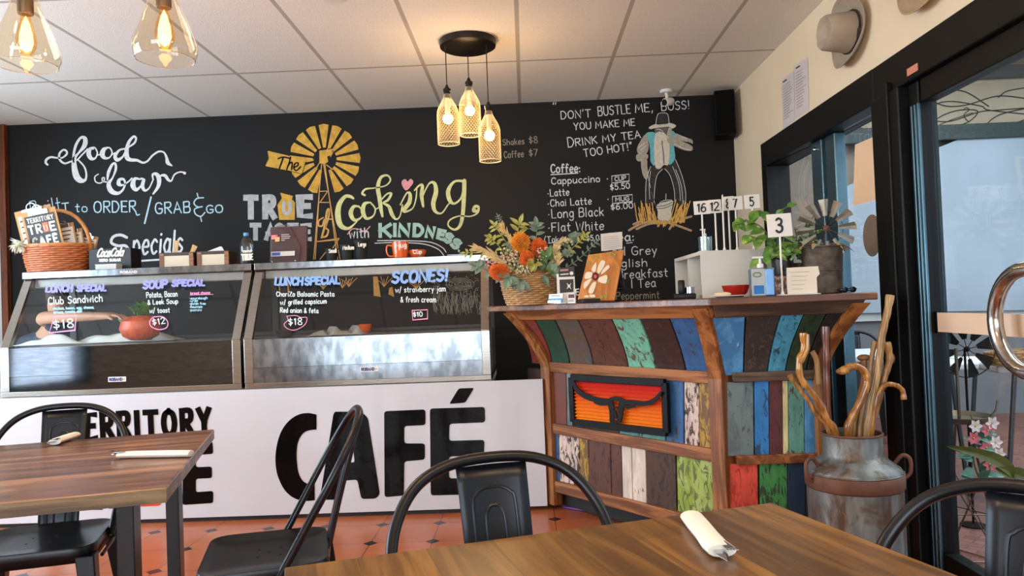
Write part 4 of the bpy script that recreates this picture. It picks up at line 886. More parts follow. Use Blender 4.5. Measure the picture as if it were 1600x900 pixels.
slate = P('slate', '#5f6f72', '#4a5658', .4, '#6d7f80'); bblue = P('bright_blue', '#2f7fc4', '#24486a', .4); maroon = P('maroon', '#5a2a2c', '#3a1c1c', .4); crm = P('cream', '#d8cf98', '#8a7a50', .4); teal = P('teal', '#5f9688', '#4a3c2a', .4); lime = P('lime', '#8fa83e', '#5f6a30', .5, '#a3b565'); redo = P('coral_red', '#d8513f', '#a83428', .5); grn = P('grass_green', '#3f8a48', '#2c3a28', .5); navyp = P('navy_paint', '#1c3552', '#15202e', .4); dark_bd = P('near_black', '#23201f', '#332a26', .4); brn2 = P('umber', '#4a3020', '#2c1c12', .45)
for a0, a1, b0, b1, m in ((806, 834, 831, 861, multi), (836, 865, 863, 889, dgreen), (867, 901, 891, 926, gblue), (903, 954, 928, 981, brn), (956, 998, 983, 1024, turq), (1000, 1044, 1026, 1071, dbrn), (1046, 1085, 1073, 1110, blue)):
    board(f1, a0, a1, b0, b1, .815, 1.075, m, n=7)
for a0, a1, b0, b1, m in ((1107, 1164, 1134, 1161, lblue), (1167, 1219, 1163, 1198, dgry), (1222, 1256, 1200, 1226, cyan), (1258, 1291, 1228, 1259, dgrn2), (1293, 1326, 1261, 1278, dark_bd)):
    board(f2, a0, a1, b0, b1, .815, 1.075, m, n=7)
for a0, a1, m in ((824, 849, dbrn), (850, 884, gred), (885, 893, slate), (895, 966, brn2), (967, 1038, teal), (1040, 1067, blue), (1069, 1091, peelw), (1092, 1111, yel)): board(f1, a0, a1, a0 + 1, a1 + 1, .485, .785, m)
for a0, a1, m in ((826, 850, dbrn), (851, 872, blue), (873, 904, peelw), (905, 918, yel), (919, 953, brn), (954, 970, brn), (971, 986, wht), (987, 1008, wht), (1009, 1055, brn2), (1057, 1116, lime)): board(f1, a0, a1, a0 + 2, a1 + 2, .165, .435, m)
for a0, a1, m in ((1136, 1177, slate), (1179, 1201, bblue), (1202, 1222, maroon), (1223, 1231, crm), (1232, 1256, teal), (1257, 1277, lblue)): board(f2, a0, a1, a0 + 1, a1 + 1, .465, .785, m)
for a0, a1, m in ((1141, 1184, redo), (1187, 1230, grn), (1231, 1258, navyp), (1259, 1282, dark_bd)): board(f2, a0, a1, a0 + 1, a1 + 1, .09, .43, m)
def rail(face, k0, k1, z0, z1, m, nm, d0=-.03, d1=.018, n=1):
    b = MB(); lo = [face(k0, z0, d1), face(k1, z0, d1), face(k1, z0, d0), face(k0, z0, d0)]; hi = [face(k0, z1, d1), face(k1, z1, d1), face(k1, z1, d0), face(k0, z1, d0)]
    b.hull(lo, hi); return RP(b, nm, m, bevel=.004)
for z0, z1, n in ((.775, .83, 'middle_rail'), (.43, .488, 'lower_rail'), (.105, .168, 'bottom_rail')): rail(f1, .03, 1.0, z0, z1, oak, n)
for z0, z1, n in ((.785, .828, 'middle_rail'), (.428, .468, 'lower_rail'), (.05, .092, 'bottom_rail')): rail(f2, .06, 1.0, z0, z1, grey_oak if n == 'middle_rail' else oak, n)
rail(f1, .0, 1.0, 1.072, 1.125, oak, 'top_rail'); rail(f2, .0, 1.0, 1.072, 1.125, grey_oak, 'top_rail')
def post(face, k, w, m, z0=.03):
    b = MB(); zs_ = [z0, .4, .7, .8] + [.8 + .3125 * i / 8 for i in range(1, 9)]
    ln = len1 if face is f1 else len2; h = w / 2 / ln
    for z in zs_: b.v += [face(k - h, z, .028), face(k + h, z, .028), face(k + h, z, -.04), face(k - h, z, -.04)]
    b.f.append((3, 2, 1, 0)); o = (len(zs_) - 1) * 4; b.f.append((o, o + 1, o + 2, o + 3))
    for j in range(len(zs_) - 1):
        for i in range(4): b.f.append((j * 4 + i, j * 4 + (i + 1) % 4, j * 4 + 4 + (i + 1) % 4, j * 4 + 4 + i))
    return RP(b, 'bracket_post', m, bevel=.004)
post(f1, .985, .075, oakz); post(f1, .035, .075, oakz); post(f2, .985, .05, oakz)
# carcass behind the boards and the top
def offl(t, z):
    c0 = KC + corner(t); l = KL + N1 * t + D1 * (t * .35 if t > 0 else 0); r = KR + N2 * t
    bl = l - N1 * .42; br = Vector((KR.x - .0, KC.y + .44, 0)); bm_ = KC + Vector((.18, .42, 0)) + D1 * .1
    return [Vector((q.x, q.y, z)) for q in (l, c0, r, br, bm_, bl)]
RP(MB().hull(offl(-.05, .02), offl(-.05, 1.12)), 'carcass', plain('carcass_black', '#15110f', .7))
c0 = KC + corner(.255); l = KL + N1 * .255 + D1 * .2; r = Vector((KR.x + .15, c0.y, 0)); br = Vector((KR.x + .15, KC.y + .95, 0)); bm_ = KC + Vector((-.12, .95, 0)); bl = KL - N1 * .38 + D1 * .2
tp = [(q.x, q.y) for q in (l, c0, r, br, bm_, bl)]
ZTOP = 1.154
RP(MB().prism(tp, .03, Matrix.Translation((0, 0, ZTOP - .03))), 'counter_top', topw, bevel=.004)
cut = MB().box(KR.x + .11, KR.x + .135, KC.y + .0, KC.y + .035, ZTOP - .075, ZTOP - .0305); RP(cut, 'peg', topw, bevel=.01)
# --- bull sign hung on the long face
def on1(px, py, d=.02): return hit(px, py, KC + N1 * d, N1)
sg = thing('bull_sign', 'corrugated red and orange panel with a black long-horned bull head in a black frame', 'sign', on1(967, 632, 0))
inv_ = sg.matrix_basis.inverted()
q0, q1, q2, q3 = [on1(*p, d=.03) for p in ((893, 590), (1039, 598), (1042, 676), (896, 659))]
fr_ = plain('sign_black', '#0a0909', .5, spec=.2)
for a, c_ in ((q0, q1), (q1, q2), (q2, q3), (q3, q0)): local(sg, MB().bar(a, c_, .035, .022, N1)).build('frame_bar', fr_, sg, bevel=.002)
b = MB(); nn = 104
for i in range(nn + 1):
    t = i / nn; w = .012 + .006 * math.sin(t * 13 * 2 * PI)
    b.v += [q0 + (q3 - q0) * t + N1 * (w - .015), q1 + (q2 - q1) * t + N1 * (w - .015)]
for i in range(nn): b.f.append((i * 2, i * 2 + 1, i * 2 + 3, i * 2 + 2))
m, nt, bb = base_mat('corrugated_sunset', .3); x_, y_, z_ = xyz(nt)
mr = nt.nodes.new('ShaderNodeMapRange'); nt.links.new(z_, mr.inputs[0]); mr.inputs[1].default_value = -.13; mr.inputs[2].default_value = .13
nt.links.new(ramp(nt, mr.outputs[0], [(0, lin('#e68a1c')), (.45, lin('#e2701c')), (.7, lin('#d23e1c')), (.9, lin('#c02420'))]), bb.inputs['Base Color'])
local(sg, b).build('corrugated_sheet', m, sg, True)
def zb(X, Y): return (770 + X / 4, 450 + Y / 4)
F = Flat(KC, N1, .05)
for q, w in (([(503, 585, 16), (530, 640, 26), (590, 680, 32), (660, 700, 30), (735, 705, 26)], 1), ([(1050, 655, 16), (1010, 700, 26), (950, 722, 30), (880, 715, 30), (810, 712, 26)], 1), ([(640, 715, 14), (680, 725, 20), (735, 725, 14)], 1), ([(885, 735, 14), (850, 745, 20), (815, 728, 14)], 1),
             ([(735, 715, 34), (745, 770, 30), (745, 830, 26)], 1), ([(805, 720, 34), (800, 770, 30), (792, 830, 26)], 1), ([(738, 695, 22), (770, 690, 26), (810, 700, 22)], 1), ([(745, 830, 16), (768, 838, 18), (795, 832, 16)], 1), ([(765, 770, 10), (770, 810, 14)], 1), ([(740, 760, 10), (770, 745, 8), (800, 762, 10)], 1)):
    F.stroke(spline([zb(x, y) + (w_ / 4,) for x, y, w_ in q], 6), 1)
local(sg, F.m); F.m.build('bull_head', fr_, sg, solid=.006)
# --- cables lying under the overhang
for i, (pts, c_, lb) in enumerate((([(852, 778), (880, 770), (905, 772)], '#c9c9c6', 'white cable on the floor beside the white counter'), ([(872, 788), (900, 790), (918, 780), (950, 792), (1000, 800)], '#a63a58', 'pink-red cable coiled under the timber counter'), ([(880, 792), (920, 798), (950, 796), (985, 803), (1010, 806)], '#5a3a8c', 'purple cable under the timber counter'), ([(930, 780), (960, 797), (1010, 808), (1030, 806)], '#1a1a1c', 'black cable trailing under the timber counter'))):
    pp = [atZ(x, y, .008) for x, y in pts]
    tag(MB().tube(spline([tuple(p) for p in pp], 8), .006, 8).build('cable', plain('cable_%s' % lb.split()[0].replace('-', '_'), c_, .5), smooth=True), lb, 'cable', None)
# ================================================================== TABLES, CHAIRS, CUTLERY
gun = plain('black_powder_coat', '#15161a', .32, .35, var=.1); gun2 = plain('gunmetal_sheet', '#22252b', .34, .55, var=.12)
gold_wood = wood('acacia_top', '#61421e', '#8f6832', 1, .8, .3, plank=.115, coat=.25, knots=True, across=0)
walnut = wood('walnut_top', '#6e4a34', '#a07654', 0, .8, .3, plank=.038, coat=.2, across=1)
edge_w = wood('sawn_edge', '#54422c', '#85704c', 0, 1.0, .5)
def table(label, A, B, depth, m, legs, edge=False):
    """A, B: the far edge of the top from left to right; the top runs back towards the near side"""
    A, B = Vector(A), Vector(B); ex = (B - A).normalized(); rz = math.atan2(ex.y, ex.x); w = (B - A).length
    ny = Vector((ex.y, -ex.x)); c = (A + B) / 2 + ny * depth / 2
    t = thing('cafe_table', label, 'table', (c.x, c.y, 0), rz)
    top = MB().box(-w / 2, w / 2, -depth / 2, depth / 2, .715, .75).build('table_top', m, t, bevel=.003)
    if edge: MB().box(-w / 2 - .0005, w / 2 + .0005, -depth / 2 - .0012, -depth / 2 + .002, .7152, .7485).build('sawn_edge', edge_w, t, label='rough pale sawn edge of the table top')
    for x in legs(w):
        f = MB().box(x - .02, x + .02, -depth / 2 + .08, -depth / 2 + .16, .04, .713).build('leg', gun, t, bevel=.002)
        f = MB().box(x - .02, x + .02, depth / 2 - .22, depth / 2 - .14, .04, .713).build('leg', gun, t, bevel=.002)
        MB().box(x - .02, x + .02, -depth / 2 + .06, depth / 2 - .12, 0.0, .04).build('foot_rail', gun, t, bevel=.002)
        MB().box(x - .03, x + .03, -depth / 2 + .06, depth / 2 - .1, .7, .7149).build('mounting_plate', gun, t)
    return t
t_front = table('golden-brown wooden table in the right foreground with one rolled napkin', (-.407, 1.207), (.469, 1.49), .75, gold_wood, lambda w: (-w / 2 + .12, w / 2 - .12))
t_left = table('dark walnut table at left with two rolled napkins on it', (-1.147 - .96 * 1.2, 2.69 - .28 * 1.2), (-1.147, 2.69), .937, walnut, lambda w: (w / 2 - .11, -w / 2 + .11), True)
def make_chair(label):
    t = thing('metal_chair', label, 'chair', (0, 0, 0), 0, None)
    # seat: dished pressed sheet with a rolled edge
    oc = rounded([(-.185, -.175), (.185, -.175), (.2, .185), (-.2, .185)], .07, 5)
    def ring(k, z): return [Vector((x * k, y * k, z)) for x, y in oc]
    b = MB(); n = len(oc); rings = [ring(.99, .405), ring(1.0, .445), ring(.985, .452), ring(.93, .450), ring(.86, .443), ring(.5, .44), ring(.05, .4395)]
    for r_ in rings: b.v += r_
    for j in range(len(rings) - 1):
        for i in range(n): b.f.append((j * n + i, j * n + (i + 1) % n, (j + 1) * n + (i + 1) % n, (j + 1) * n + i))
    b.f.append(tuple((len(rings) - 1) * n + i for i in range(n))); b.build('seat', gun, t, True, solid=.002)
    b = MB()
    for x, y in ((0, 0), (.035, .03), (-.035, .03), (.035, -.035), (-.035, -.035)): b.lathe([(.0035, 0), (.0035, .0006)], 8, TR((x, y, .4412)))
    b.build('drain_holes', plain('hole_black', '#020202', .9), t)
    def hy(z): return -.035 - .245 * (z - .425) / .425          # the hoop runs straight from the seat sides, leaning back
    def bk(z): return -.165 - .115 * max(0, (z - .42) / .43) ** 1.1
    pts = [(-.199, hy(.425), .425), (-.205, hy(.48), .48), (-.216, hy(.60), .60), (-.221, hy(.68), .68), (-.205, hy(.75), .75), (-.160, hy(.81), .81), (-.09, hy(.842), .842), (0, hy(.85), .85)]
    pts = pts + [(-x, y, z) for x, y, z in pts[-2::-1]]
    MB().tube(spline(pts, 6), .0115, 12).build('back_hoop', gun, t, True)
    def plate(z, u, d=0): return Vector((u * (.064 + .010 * (z - .44) / .4), bk(z) + d + .012 * (1 - (u) ** 2) * -1, z))
    b = MB(); nz = 14
    for j in range(nz + 1):
        z = .41 + (.835 - .41) * j / nz
        for i in range(9): b.v.append(plate(z, i / 4 - 1))
    for j in range(nz):
        for i in range(8): b.f.append((j * 9 + i, j * 9 + i + 1, j * 9 + 10 + i, j * 9 + 9 + i))
    pl_ = b.build('back_plate', gun2, t, True, solid=.003)
    for s, zt, nm in ((.62, .79, 'outer_rib'), (.28, .755, 'inner_rib')):
        q = [(-s, .45), (-s, .6), (-s, zt - .035), (-s * .8, zt - .01), (-s * .4, zt), (0, zt + .001), (s * .4, zt), (s * .8, zt - .01), (s, zt - .035), (s, .6), (s, .45)]
        MB().tube([plate(z, u) for u, z in spline(q, 5)], .0042, 8).build(nm, gun2, pl_, True)
    for sx in (-1, 1):
        for sy in (-1, 1):
            a = Vector((sx * .175, sy * .16, .425)); f = Vector((sx * .215, sy * (.205 if sy > 0 else .225), 0)); b = MB()
            lo = [f + Vector((dx * .014, dy * .014, 0)) for dx, dy in ((-1, -1), (1, -1), (1, 1), (-1, 1))]; hi = [a + Vector((dx * .028, dy * .028, 0)) for dx, dy in ((-1, -1), (1, -1), (1, 1), (-1, 1))]
            b.hull(lo, hi).build('leg', gun, t, bevel=.004)
            if sy < 0: MB().tube([(sx * .19, -.12, .40), (sx * .206, -.02, .41), (sx * .204, .1, .40)], .006, 6).build('seat_brace', gun, t, True)
    return t
def facing(o, back, d, lab):
    d = Vector(d).normalized(); o.rotation_euler = (0, 0, math.atan2(-d.x, d.y)); o.location = (back[0] + d.x * .28, back[1] + d.y * .28, 0); o['label'] = lab; o['group'] = 'black metal café chairs'
ch = make_chair('x'); facing(ch, (-.085, 1.53), (.307, -.95), 'black metal chair behind the front table, back plate facing the camera')
for bk_, d_, lb in (((-1.71, 2.72), (.28, -.96), 'black metal chair on the far side of the left walnut table'), ((-.536, 2.33), (-.96, -.28), 'black metal chair seen edge-on at the right of the walnut table'), ((.77, 1.15), (-.75, -.66), 'black metal chair in the right foreground by the glass door')):
    facing(copy_tree(ch), bk_, d_, lb)
nap = plain('paper_napkin', '#eae6de', .9, var=.02, scale=20, bmp=.15); cut = steel('cutlery_steel', '#c8c8ca', .15, (5, 5, 5))
def napkin_roll(a, b_, label, tip, fork=True, r=.015):
    a, b_ = Vector(a), Vector(b_); d = (b_ - a); L_ = d.length; rz = math.atan2(d.y, d.x)
    t = thing('napkin_roll', label, 'cutlery roll', a, rz)
    b = MB(); n = 14; pf = [(0, .8, .75), (.004, .98, .9), (.3, 1.0, 1), (.6, .96, 1), (.85, 1.05, .95), (L_ / L_, 1.12, .85)]
    for i, (u, kx, kz) in enumerate(pf):
        for k in range(n):
            an = 2 * PI * k / n; b.v.append(Vector((u * L_, math.cos(an) * r * 1.25 * kx + .002 * math.sin(u * 20), r * .75 + math.sin(an) * r * .72 * kz)))
    for i in range(len(pf) - 1):
        for k in range(n): b.f.append((i * n + k, i * n + (k + 1) % n, (i + 1) * n + (k + 1) % n, (i + 1) * n + k))
    b.f.append(tuple(range(n - 1, -1, -1))); b.f.append(tuple((len(pf) - 1) * n + k for k in range(n))); b.build('napkin', nap, t, True)
    e = Vector((L_, 0, .014))
    MB().hull([e + Vector((-.02, -.008, -.001)), e + Vector((tip * .5, -.013, -.001)), e + Vector((tip, -.002, -.004)), e + Vector((tip * .6, .004, -.001)), e + Vector((-.02, .003, -.001))], [e + Vector((-.02, -.008, .0008)), e + Vector((tip * .5, -.013, .0008)), e + Vector((tip, -.002, -.003)), e + Vector((tip * .6, .004, .0008)), e + Vector((-.02, .003, .0008))]).build('knife_blade', cut, t, label='polished steel knife blade')
    if fork:
        fk = MB().hull([e + Vector(p) for p in ((-.02, .004, .006), (tip * .35, .002, .006), (tip * .35, .018, .006), (-.02, .012, .006))], [e + Vector(p) for p in ((-.02, .004, .0075), (tip * .35, .002, .0075), (tip * .35, .018, .0075), (-.02, .012, .0075))]).build('fork', cut, t, label='steel fork')
        for k in range(4): MB().bar(e + Vector((tip * .34, .0035 + k * .0045, .0068)), e + Vector((tip * .8, .0035 + k * .0045, .010)), .0022, .0015).build('tine', cut, fk)
    return t
Z = .7505
napkin_roll(atZ(118, 684, Z), atZ(84, 696, Z), 'short white rolled napkin with fork, near the far edge of the walnut table', .035)
napkin_roll(atZ(299, 714, Z), atZ(188, 716, Z), 'long white rolled napkin lying near the right corner of the walnut table', .03, True, .014)
napkin_roll(atZ(1080, 817, Z), atZ(1127, 873, Z), 'white rolled napkin with knife and fork on the front table', .042, True, .0165)
# ================================================================== LAMPS
warm = (1.0, .68, .36)
def lamp_point(loc, power, r, parent):
    l = bpy.data.lights.new('lamp_light', 'POINT'); l.energy = power; l.color = warm; l.shadow_soft_size = r
    o = bpy.data.objects.new('lamp_light', l); COL.objects.link(o); o.location = loc; o.parent = parent; return o
bulb_e = emis('bulb_glow', '#ffb14d', 26); bulb_core = emis('filament_glow', '#ffc46a', 14); black_metal = plain('black_metal', '#100e0c', .4, .3)
amber = glass('smoke_glass', (.95, .87, .74), .0, 1.5)
def glass_pendant(x, y, z, label):
    t = thing('glass_pendant', label, 'pendant lamp', (x, y, z), 0, 'clear glass pendant lamps')
    sh_ = [(.083, 0), (.0905, .018), (.093, .034), (.091, .05), (.07, .105), (.048, .16), (.037, .195), (.034, .215)]
    MB().lathe(sh_, 40, cap=False).build('glass_shade', amber, t, True, fix=False)
    b = MB().tube([(.083 * math.cos(a), .083 * math.sin(a), 0) for a in [2 * PI * i / 40 for i in range(40)]], .0016, 6, True); b.build('rim', glass('rim_glass', (.95, .88, .75), .05, 6), t, True)
    MB().lathe([(.02, .155), (.022, .16), (.022, .225), (.036, .228), (.036, .236), (.012, .25), (.006, .27)], 20).build('lamp_holder', plain('brass_brown', '#5b4a36', .35, .6), t, True)
    bl_ = MB().lathe([(0, .03), (.016, .036), (.026, .055), (.0285, .075), (.024, .105), (.015, .135), (.012, .155)], 20).build('bulb', glass('amber_bulb', (1, .80, .50), .0, 1.0), t, True)
    MB().lathe([(.0, .04), (.012, .048), (.019, .068), (.017, .095), (.009, .13), (0, .15)], 16).build('filament', bulb_core, bl_, True)
    MB().tube([(0, 0, .26), (0, 0, 2.66 - z)], .003, 6).build('cord', black_metal, t)
    MB().lathe([(.0, 2.66 - z), (.05, 2.665 - z), (.055, 2.699 - z)], 24).build('ceiling_rose', black_metal, t, True)
    lamp_point((0, 0, -.03), 13, .03, t); return t
glass_pendant(-1.474, 2.2, 1.935, 'clear glass pendant lamp with a glowing filament bulb, far left corner')
glass_pendant(-1.053, 2.2, 1.935, 'clear glass pendant lamp with a glowing filament bulb, second from left')
glass_pendant(.02, .82, 1.98, 'added clear glass pendant lamp over the front table, out of view, first of the pair')  # this pendant and the next are added above the view for warm light
glass_pendant(.46, .96, 1.98, 'added clear glass pendant lamp over the front table, out of view, nearer the glass door')
cl = thing('pendant_cluster', 'round black ceiling plate with three glowing wire-mesh bottle lamps hanging below', 'pendant lamp', (-.28, 4.29, 2.7))
MB().lathe([(0, -.045), (.145, -.045), (.162, -.036), (.165, -.004), (.165, -.0005)], 48).build('ceiling_plate', plain('bronze_black', '#1b1510', .35, .5), cl, True)
wire = plain('perforated_brass', '#dccfae', .5, .1)
for x, y, zb_ in ((-.405, 4.23, 2.09), (-.287, 4.36, 2.165), (-.172, 4.24, 1.985)):
    dx, dy, dz = x + .28, y - 4.29, zb_ - 2.7
    prof = [(.060, 0), (.0625, .006), (.0625, .165), (.060, .19), (.050, .215), (.036, .24), (.024, .262), (.019, .285)]
    b = MB(); n = 22; rows = []; z = 0
    def rad(z):
        for (r0, z0), (r1, z1) in zip(prof, prof[1:]):
            if z0 <= z <= z1: return r0 + (r1 - r0) * (z - z0) / (z1 - z0)
        return prof[-1][0]
    m_ = 26
    for j in range(m_ + 1):
        z = .285 * j / m_; r_ = rad(z)
        for k in range(n): a = 2 * PI * (k + .5 * (j % 2)) / n; b.v.append(Vector((dx + r_ * math.cos(a), dy + r_ * math.sin(a), dz + z)))
    for j in range(m_):
        for k in range(n):
            k2 = (k + 1) % n
            if j % 2 == 0: b.f += [(j * n + k, j * n + k2, (j + 1) * n + k), (j * n + k2, (j + 1) * n + k2, (j + 1) * n + k)]
            else: b.f += [(j * n + k, (j + 1) * n + k2, (j + 1) * n + k), (j * n + k, j * n + k2, (j + 1) * n + k2)]
    body = b.build('mesh_bottle', wire, cl, wire=.0017, fix=False)
    MB().tube([(dx + .0615 * math.cos(a), dy + .0615 * math.sin(a), dz) for a in [2 * PI * i / 32 for i in range(32)]], .0028, 6, True).build('bottle_rim', wire, body, True)
    MB().lathe([(.0235, .262), (.019, .283), (.019, .30), (.0225, .302), (.0225, .316), (.015, .318), (.006, .34)], 20, TR((dx, dy, dz))).build('bottle_neck', black_metal, cl, True)
    MB().lathe([(.013, .175), (.015, .18), (.015, .262), (0, .264)], 16, TR((dx, dy, dz))).build('lamp_holder', plain('porcelain', '#d8c8a8', .5), cl, True)
    MB().sphere((dx, dy, dz + .145), .030, 20, 12).build('bulb', bulb_e, cl, True)
    MB().tube([(dx * 1.0, dy * 1.0, dz + .33), (dx, dy, -.04)], .0028, 6).build('cord', black_metal, cl)
    lamp_point((dx, dy, dz + .145), 20, .034, cl)
# ================================================================== ON THE RIGHT WALL AND THE CEILING
felt = plain('fawn_felt', '#b39a78', .95, var=.1, scale=14, bmp=.1); felt2 = plain('grey_fawn_felt', '#a39480', .95, var=.1, scale=14, bmp=.1); cordm = plain('dark_cord', '#2a1d15', .7)
def hat(px, py, R, label, mb, tilt):
    c = atX(px, py, 1.628); t = thing('hat', label, 'hat', c)
    # local axis: +z of the lathe points into the room (-X)
    M = Matrix.Rotation(-PI / 2, 4, 'Y') @ Matrix.Rotation(tilt, 4, 'Z')
    b = MB(); n = 48; rings = []
    for j, (k, h) in enumerate([(1.0, .03), (.985, .024), (.8, .008), (.58, .006), (.5, .012)]):
        for i in range(n):
            a = 2 * PI * i / n; cu = .034 * (math.cos(a) ** 2) * (k - .5) * 2 if k > .5 else 0
            b.v.append(M @ Vector((R * k * .88 * math.cos(a), R * k * math.sin(a), h * k + cu + .004)))
    for j in range(4):
        for i in range(n): b.f.append((j * n + i, j * n + (i + 1) % n, (j + 1) * n + (i + 1) % n, (j + 1) * n + i))
    b.build('brim', mb, t, True, solid=.004)
    b = MB()
    for j, (k, h, pin) in enumerate([(.62, .008, 0), (.60, .045, 0), (.57, .09, .08), (.54, .128, .2), (.48, .142, .3), (.34, .136, .35), (.15, .125, .35), (.01, .12, .35)]):
        for i in range(n):
            a = 2 * PI * i / n; pch = 1 - pin * max(0, math.sin(a)) ** 2 * abs(math.cos(a)) * 1.6
            b.v.append(M @ Vector((R * k * .82 * math.cos(a) * pch, R * k * 1.0 * math.sin(a), h + (.012 * abs(math.cos(a)) if 2 < j < 5 else 0))))
    for j in range(7):
        for i in range(n): b.f.append((j * n + i, j * n + (i + 1) % n, (j + 1) * n + (i + 1) % n, (j + 1) * n + i))
    b.build('crown', mb, t, True)
    bd = MB().tube([M @ Vector((R * .62 * .83 * math.cos(a), R * .62 * 1.01 * math.sin(a), .022)) for a in [2 * PI * i / 40 for i in range(40)]], .005, 6, True).build('hat_band', cordm, t, True)
    tb = M @ Vector((-R * .1, -R * .63, .024)); b = MB()
    for k in range(9): b.tube([tb, tb + Vector((-.012, -.02 + .002 * k, -.02)), tb + Vector((-.004, -.035 + .008 * k, -.06))], .0018, 5)
    b.build('tassel', cordm, bd)
    return t
hat(1334, 50, .185, 'fawn felt stockman hat with dark cord band hanging above the glass wall', felt2, .1)
hat(1452, -48, .185, 'second fawn hat higher up the wall, only its brim showing', felt, -.2)
paper = plain('notice_paper', '#cfc6c4', .8, var=.03); print_m = plain('print_grey', '#5a5358', .8); print_d = plain('print_dark', '#2a2628', .8)
def wz(X, Y): return (1180 + X / 3.81, Y / 3.81)
for q, lb in (([(155, 475), (230, 420), (236, 715), (165, 770)], 'left one of two printed notices taped to the cream wall'), ([(232, 392), (312, 340), (320, 655), (238, 708)], 'right one of two printed notices taped to the cream wall')):
    pc = atX(*wz(*q[0]), 1.629); t = thing('notice', lb, 'notice', pc)
    F = Flat((1.63, 0, 0), (-1, 0, 0), .002); F.poly([wz(*p) for p in q]); local(t, F.m); F.build('sheet', paper, t)
    F = Flat((1.63, 0, 0), (-1, 0, 0), .0035); (ax, ay), (bx_, by), (cx_, cy_), (ex_, ey_) = q; r = random.Random(ax)
    for k in range(15):
        v = .16 + .055 * k; 
        if v > .85: break
        l0 = (ax + (ex_ - ax) * v, ay + (ey_ - ay) * v); r0 = (bx_ + (cx_ - bx_) * v, by + (cy_ - by) * v); e = r.uniform(.5, .85)
        F.stroke([wz(l0[0] + (r0[0] - l0[0]) * .1, l0[1] + (r0[1] - l0[1]) * .1), wz(l0[0] + (r0[0] - l0[0]) * e, l0[1] + (r0[1] - l0[1]) * e)], .6)
    local(t, F.m); F.build('printed_text', print_m, t)
    F = Flat((1.63, 0, 0), (-1, 0, 0), .0035); F.stroke([wz(ax + (bx_ - ax) * .15, ay + (by - ay) * .15 + 22), wz(ax + (bx_ - ax) * .4, ay + (by - ay) * .4 + 22)], 2); local(t, F.m); F.build('printed_heading', print_d, t)
sp = thing('loudspeaker', 'black box loudspeaker in the top right corner of the chalkboard wall', 'speaker', (1.525, 5.53, 2.505), math.radians(-12))
MB().box(-.072, .072, -.09, .09, -.165, .165).build('cabinet', plain('speaker_black', '#070707', .7, spec=.15), sp, bevel=.008)
MB().box(-.064, .064, -.096, -.088, -.155, .155).build('grille', plain('grille_black', '#090909', .9, spec=.1, bmp=.6, scale=30), sp, bevel=.004)
MB().box(-.02, .02, .09, .115, -.05, .05).build('wall_bracket', black_metal, sp)
scp = thing('security_camera', 'white dome-mounted security camera on the ceiling above the word Boss', 'camera', (atY(1041, 147, 5.50).x, 5.50, 2.7))
wp = plain('white_plastic', '#dedcd6', .4, var=.02)
MB().lathe([(0, -.02), (.04, -.02), (.046, -.012), (.046, -.0005)], 24).build('base', wp, scp, True)
MB().tube([(0, 0, -.02), (.005, 0, -.05), (0, -.01, -.075)], .012, 10).build('arm', wp, scp, True)
q = Vector((-.75, -.6, -.25)).normalized(); Mq = q.to_track_quat('Z', 'Y').to_matrix().to_4x4(); Mq.translation = Vector((.02, 0, -.085))
MB().lathe([(0, -.03), (.025, -.03), (.03, -.02), (.03, .05), (.027, .055)], 20, Mq).build('housing', wp, scp, True)
MB().lathe([(.0, .056), (.024, .056), (.024, .058), (0, .059)], 20, Mq).build('lens', plain('lens_black', '#050506', .1), scp, True)
dl = thing('downlight', 'small recessed ceiling downlight, a bright spot at the top edge', 'light', (atZ(520, -3, 2.7).x, atZ(520, -3, 2.7).y, 2.7))
MB().lathe([(.04, -.004), (.055, -.004), (.058, -.0005)], 24).build('trim_ring', wp, dl, True); MB().lathe([(0, -.003), (.04, -.003)], 24).build('diffuser', emis('downlight_glow', '#fff1dc', 8), dl, True, fix=False)
# ================================================================== MILK CHURN WITH WALKING STICKS
CHX, CHY = 1.268, 2.985
m, nt, bb = base_mat('galvanised_rust', .5, .55); f = noise(nt, coords(nt, (6, 6, 2.2)), 2, 8, .6, .65); f2_ = noise(nt, coords(nt, (22, 22, 5)), 1, 5)
gc = ramp(nt, f2_, [(.3, lin('#5a5e5e')), (.7, lin('#8a8c88'))]); nt.links.new(mixc(nt, ramp(nt, f, [(.48, (0, 0, 0, 1)), (.62, (1, 1, 1, 1))]), gc, lin('#5c4636')), bb.inputs['Base Color']); bump(nt, bb, f2_, .2, .004)
rust = plain('rust_band', '#6a4636', .65, .3, var=.3, scale=14)
cu = thing('milk_churn', 'old galvanised milk churn with rust band and side handles, holding walking sticks', 'milk churn', (CHX, CHY, 0))
MB().lathe([(.178, 0), (.182, .01), (.176, .03), (.176, .395), (.178, .455), (.170, .47), (.118, .508), (.110, .52), (.110, .60), (.105, .60), (.105, .522), (.112, .508), (.160, .468), (.170, .45), (.170, .03), (0, .02)], 48).build('churn_body', m, cu, True)
MB().lathe([(.1775, .395), (.1815, .40), (.1815, .448), (.1775, .453)], 48, cap=False).build('band', rust, cu, True, solid=.003, label='wide rusty band around the shoulder')
MB().tube([(.110 * math.cos(a), .110 * math.sin(a), .60) for a in [2 * PI * i / 40 for i in range(40)]], .005, 8, True).build('rim', rust, cu, True)
MB().tube([(.179 * math.cos(a), .179 * math.sin(a), .455) for a in [2 * PI * i / 48 for i in range(48)]], .003, 6, True).build('bead', m, cu, True)
for s in (-1, 1): MB().tube(spline([(s * .150, -.03, .485), (s * .175, -.04, .515), (s * .200, -.045, .50), (s * .200, -.045, .45), (s * .178, -.04, .425)], 6), .008, 8).build('handle', rust, cu, True)
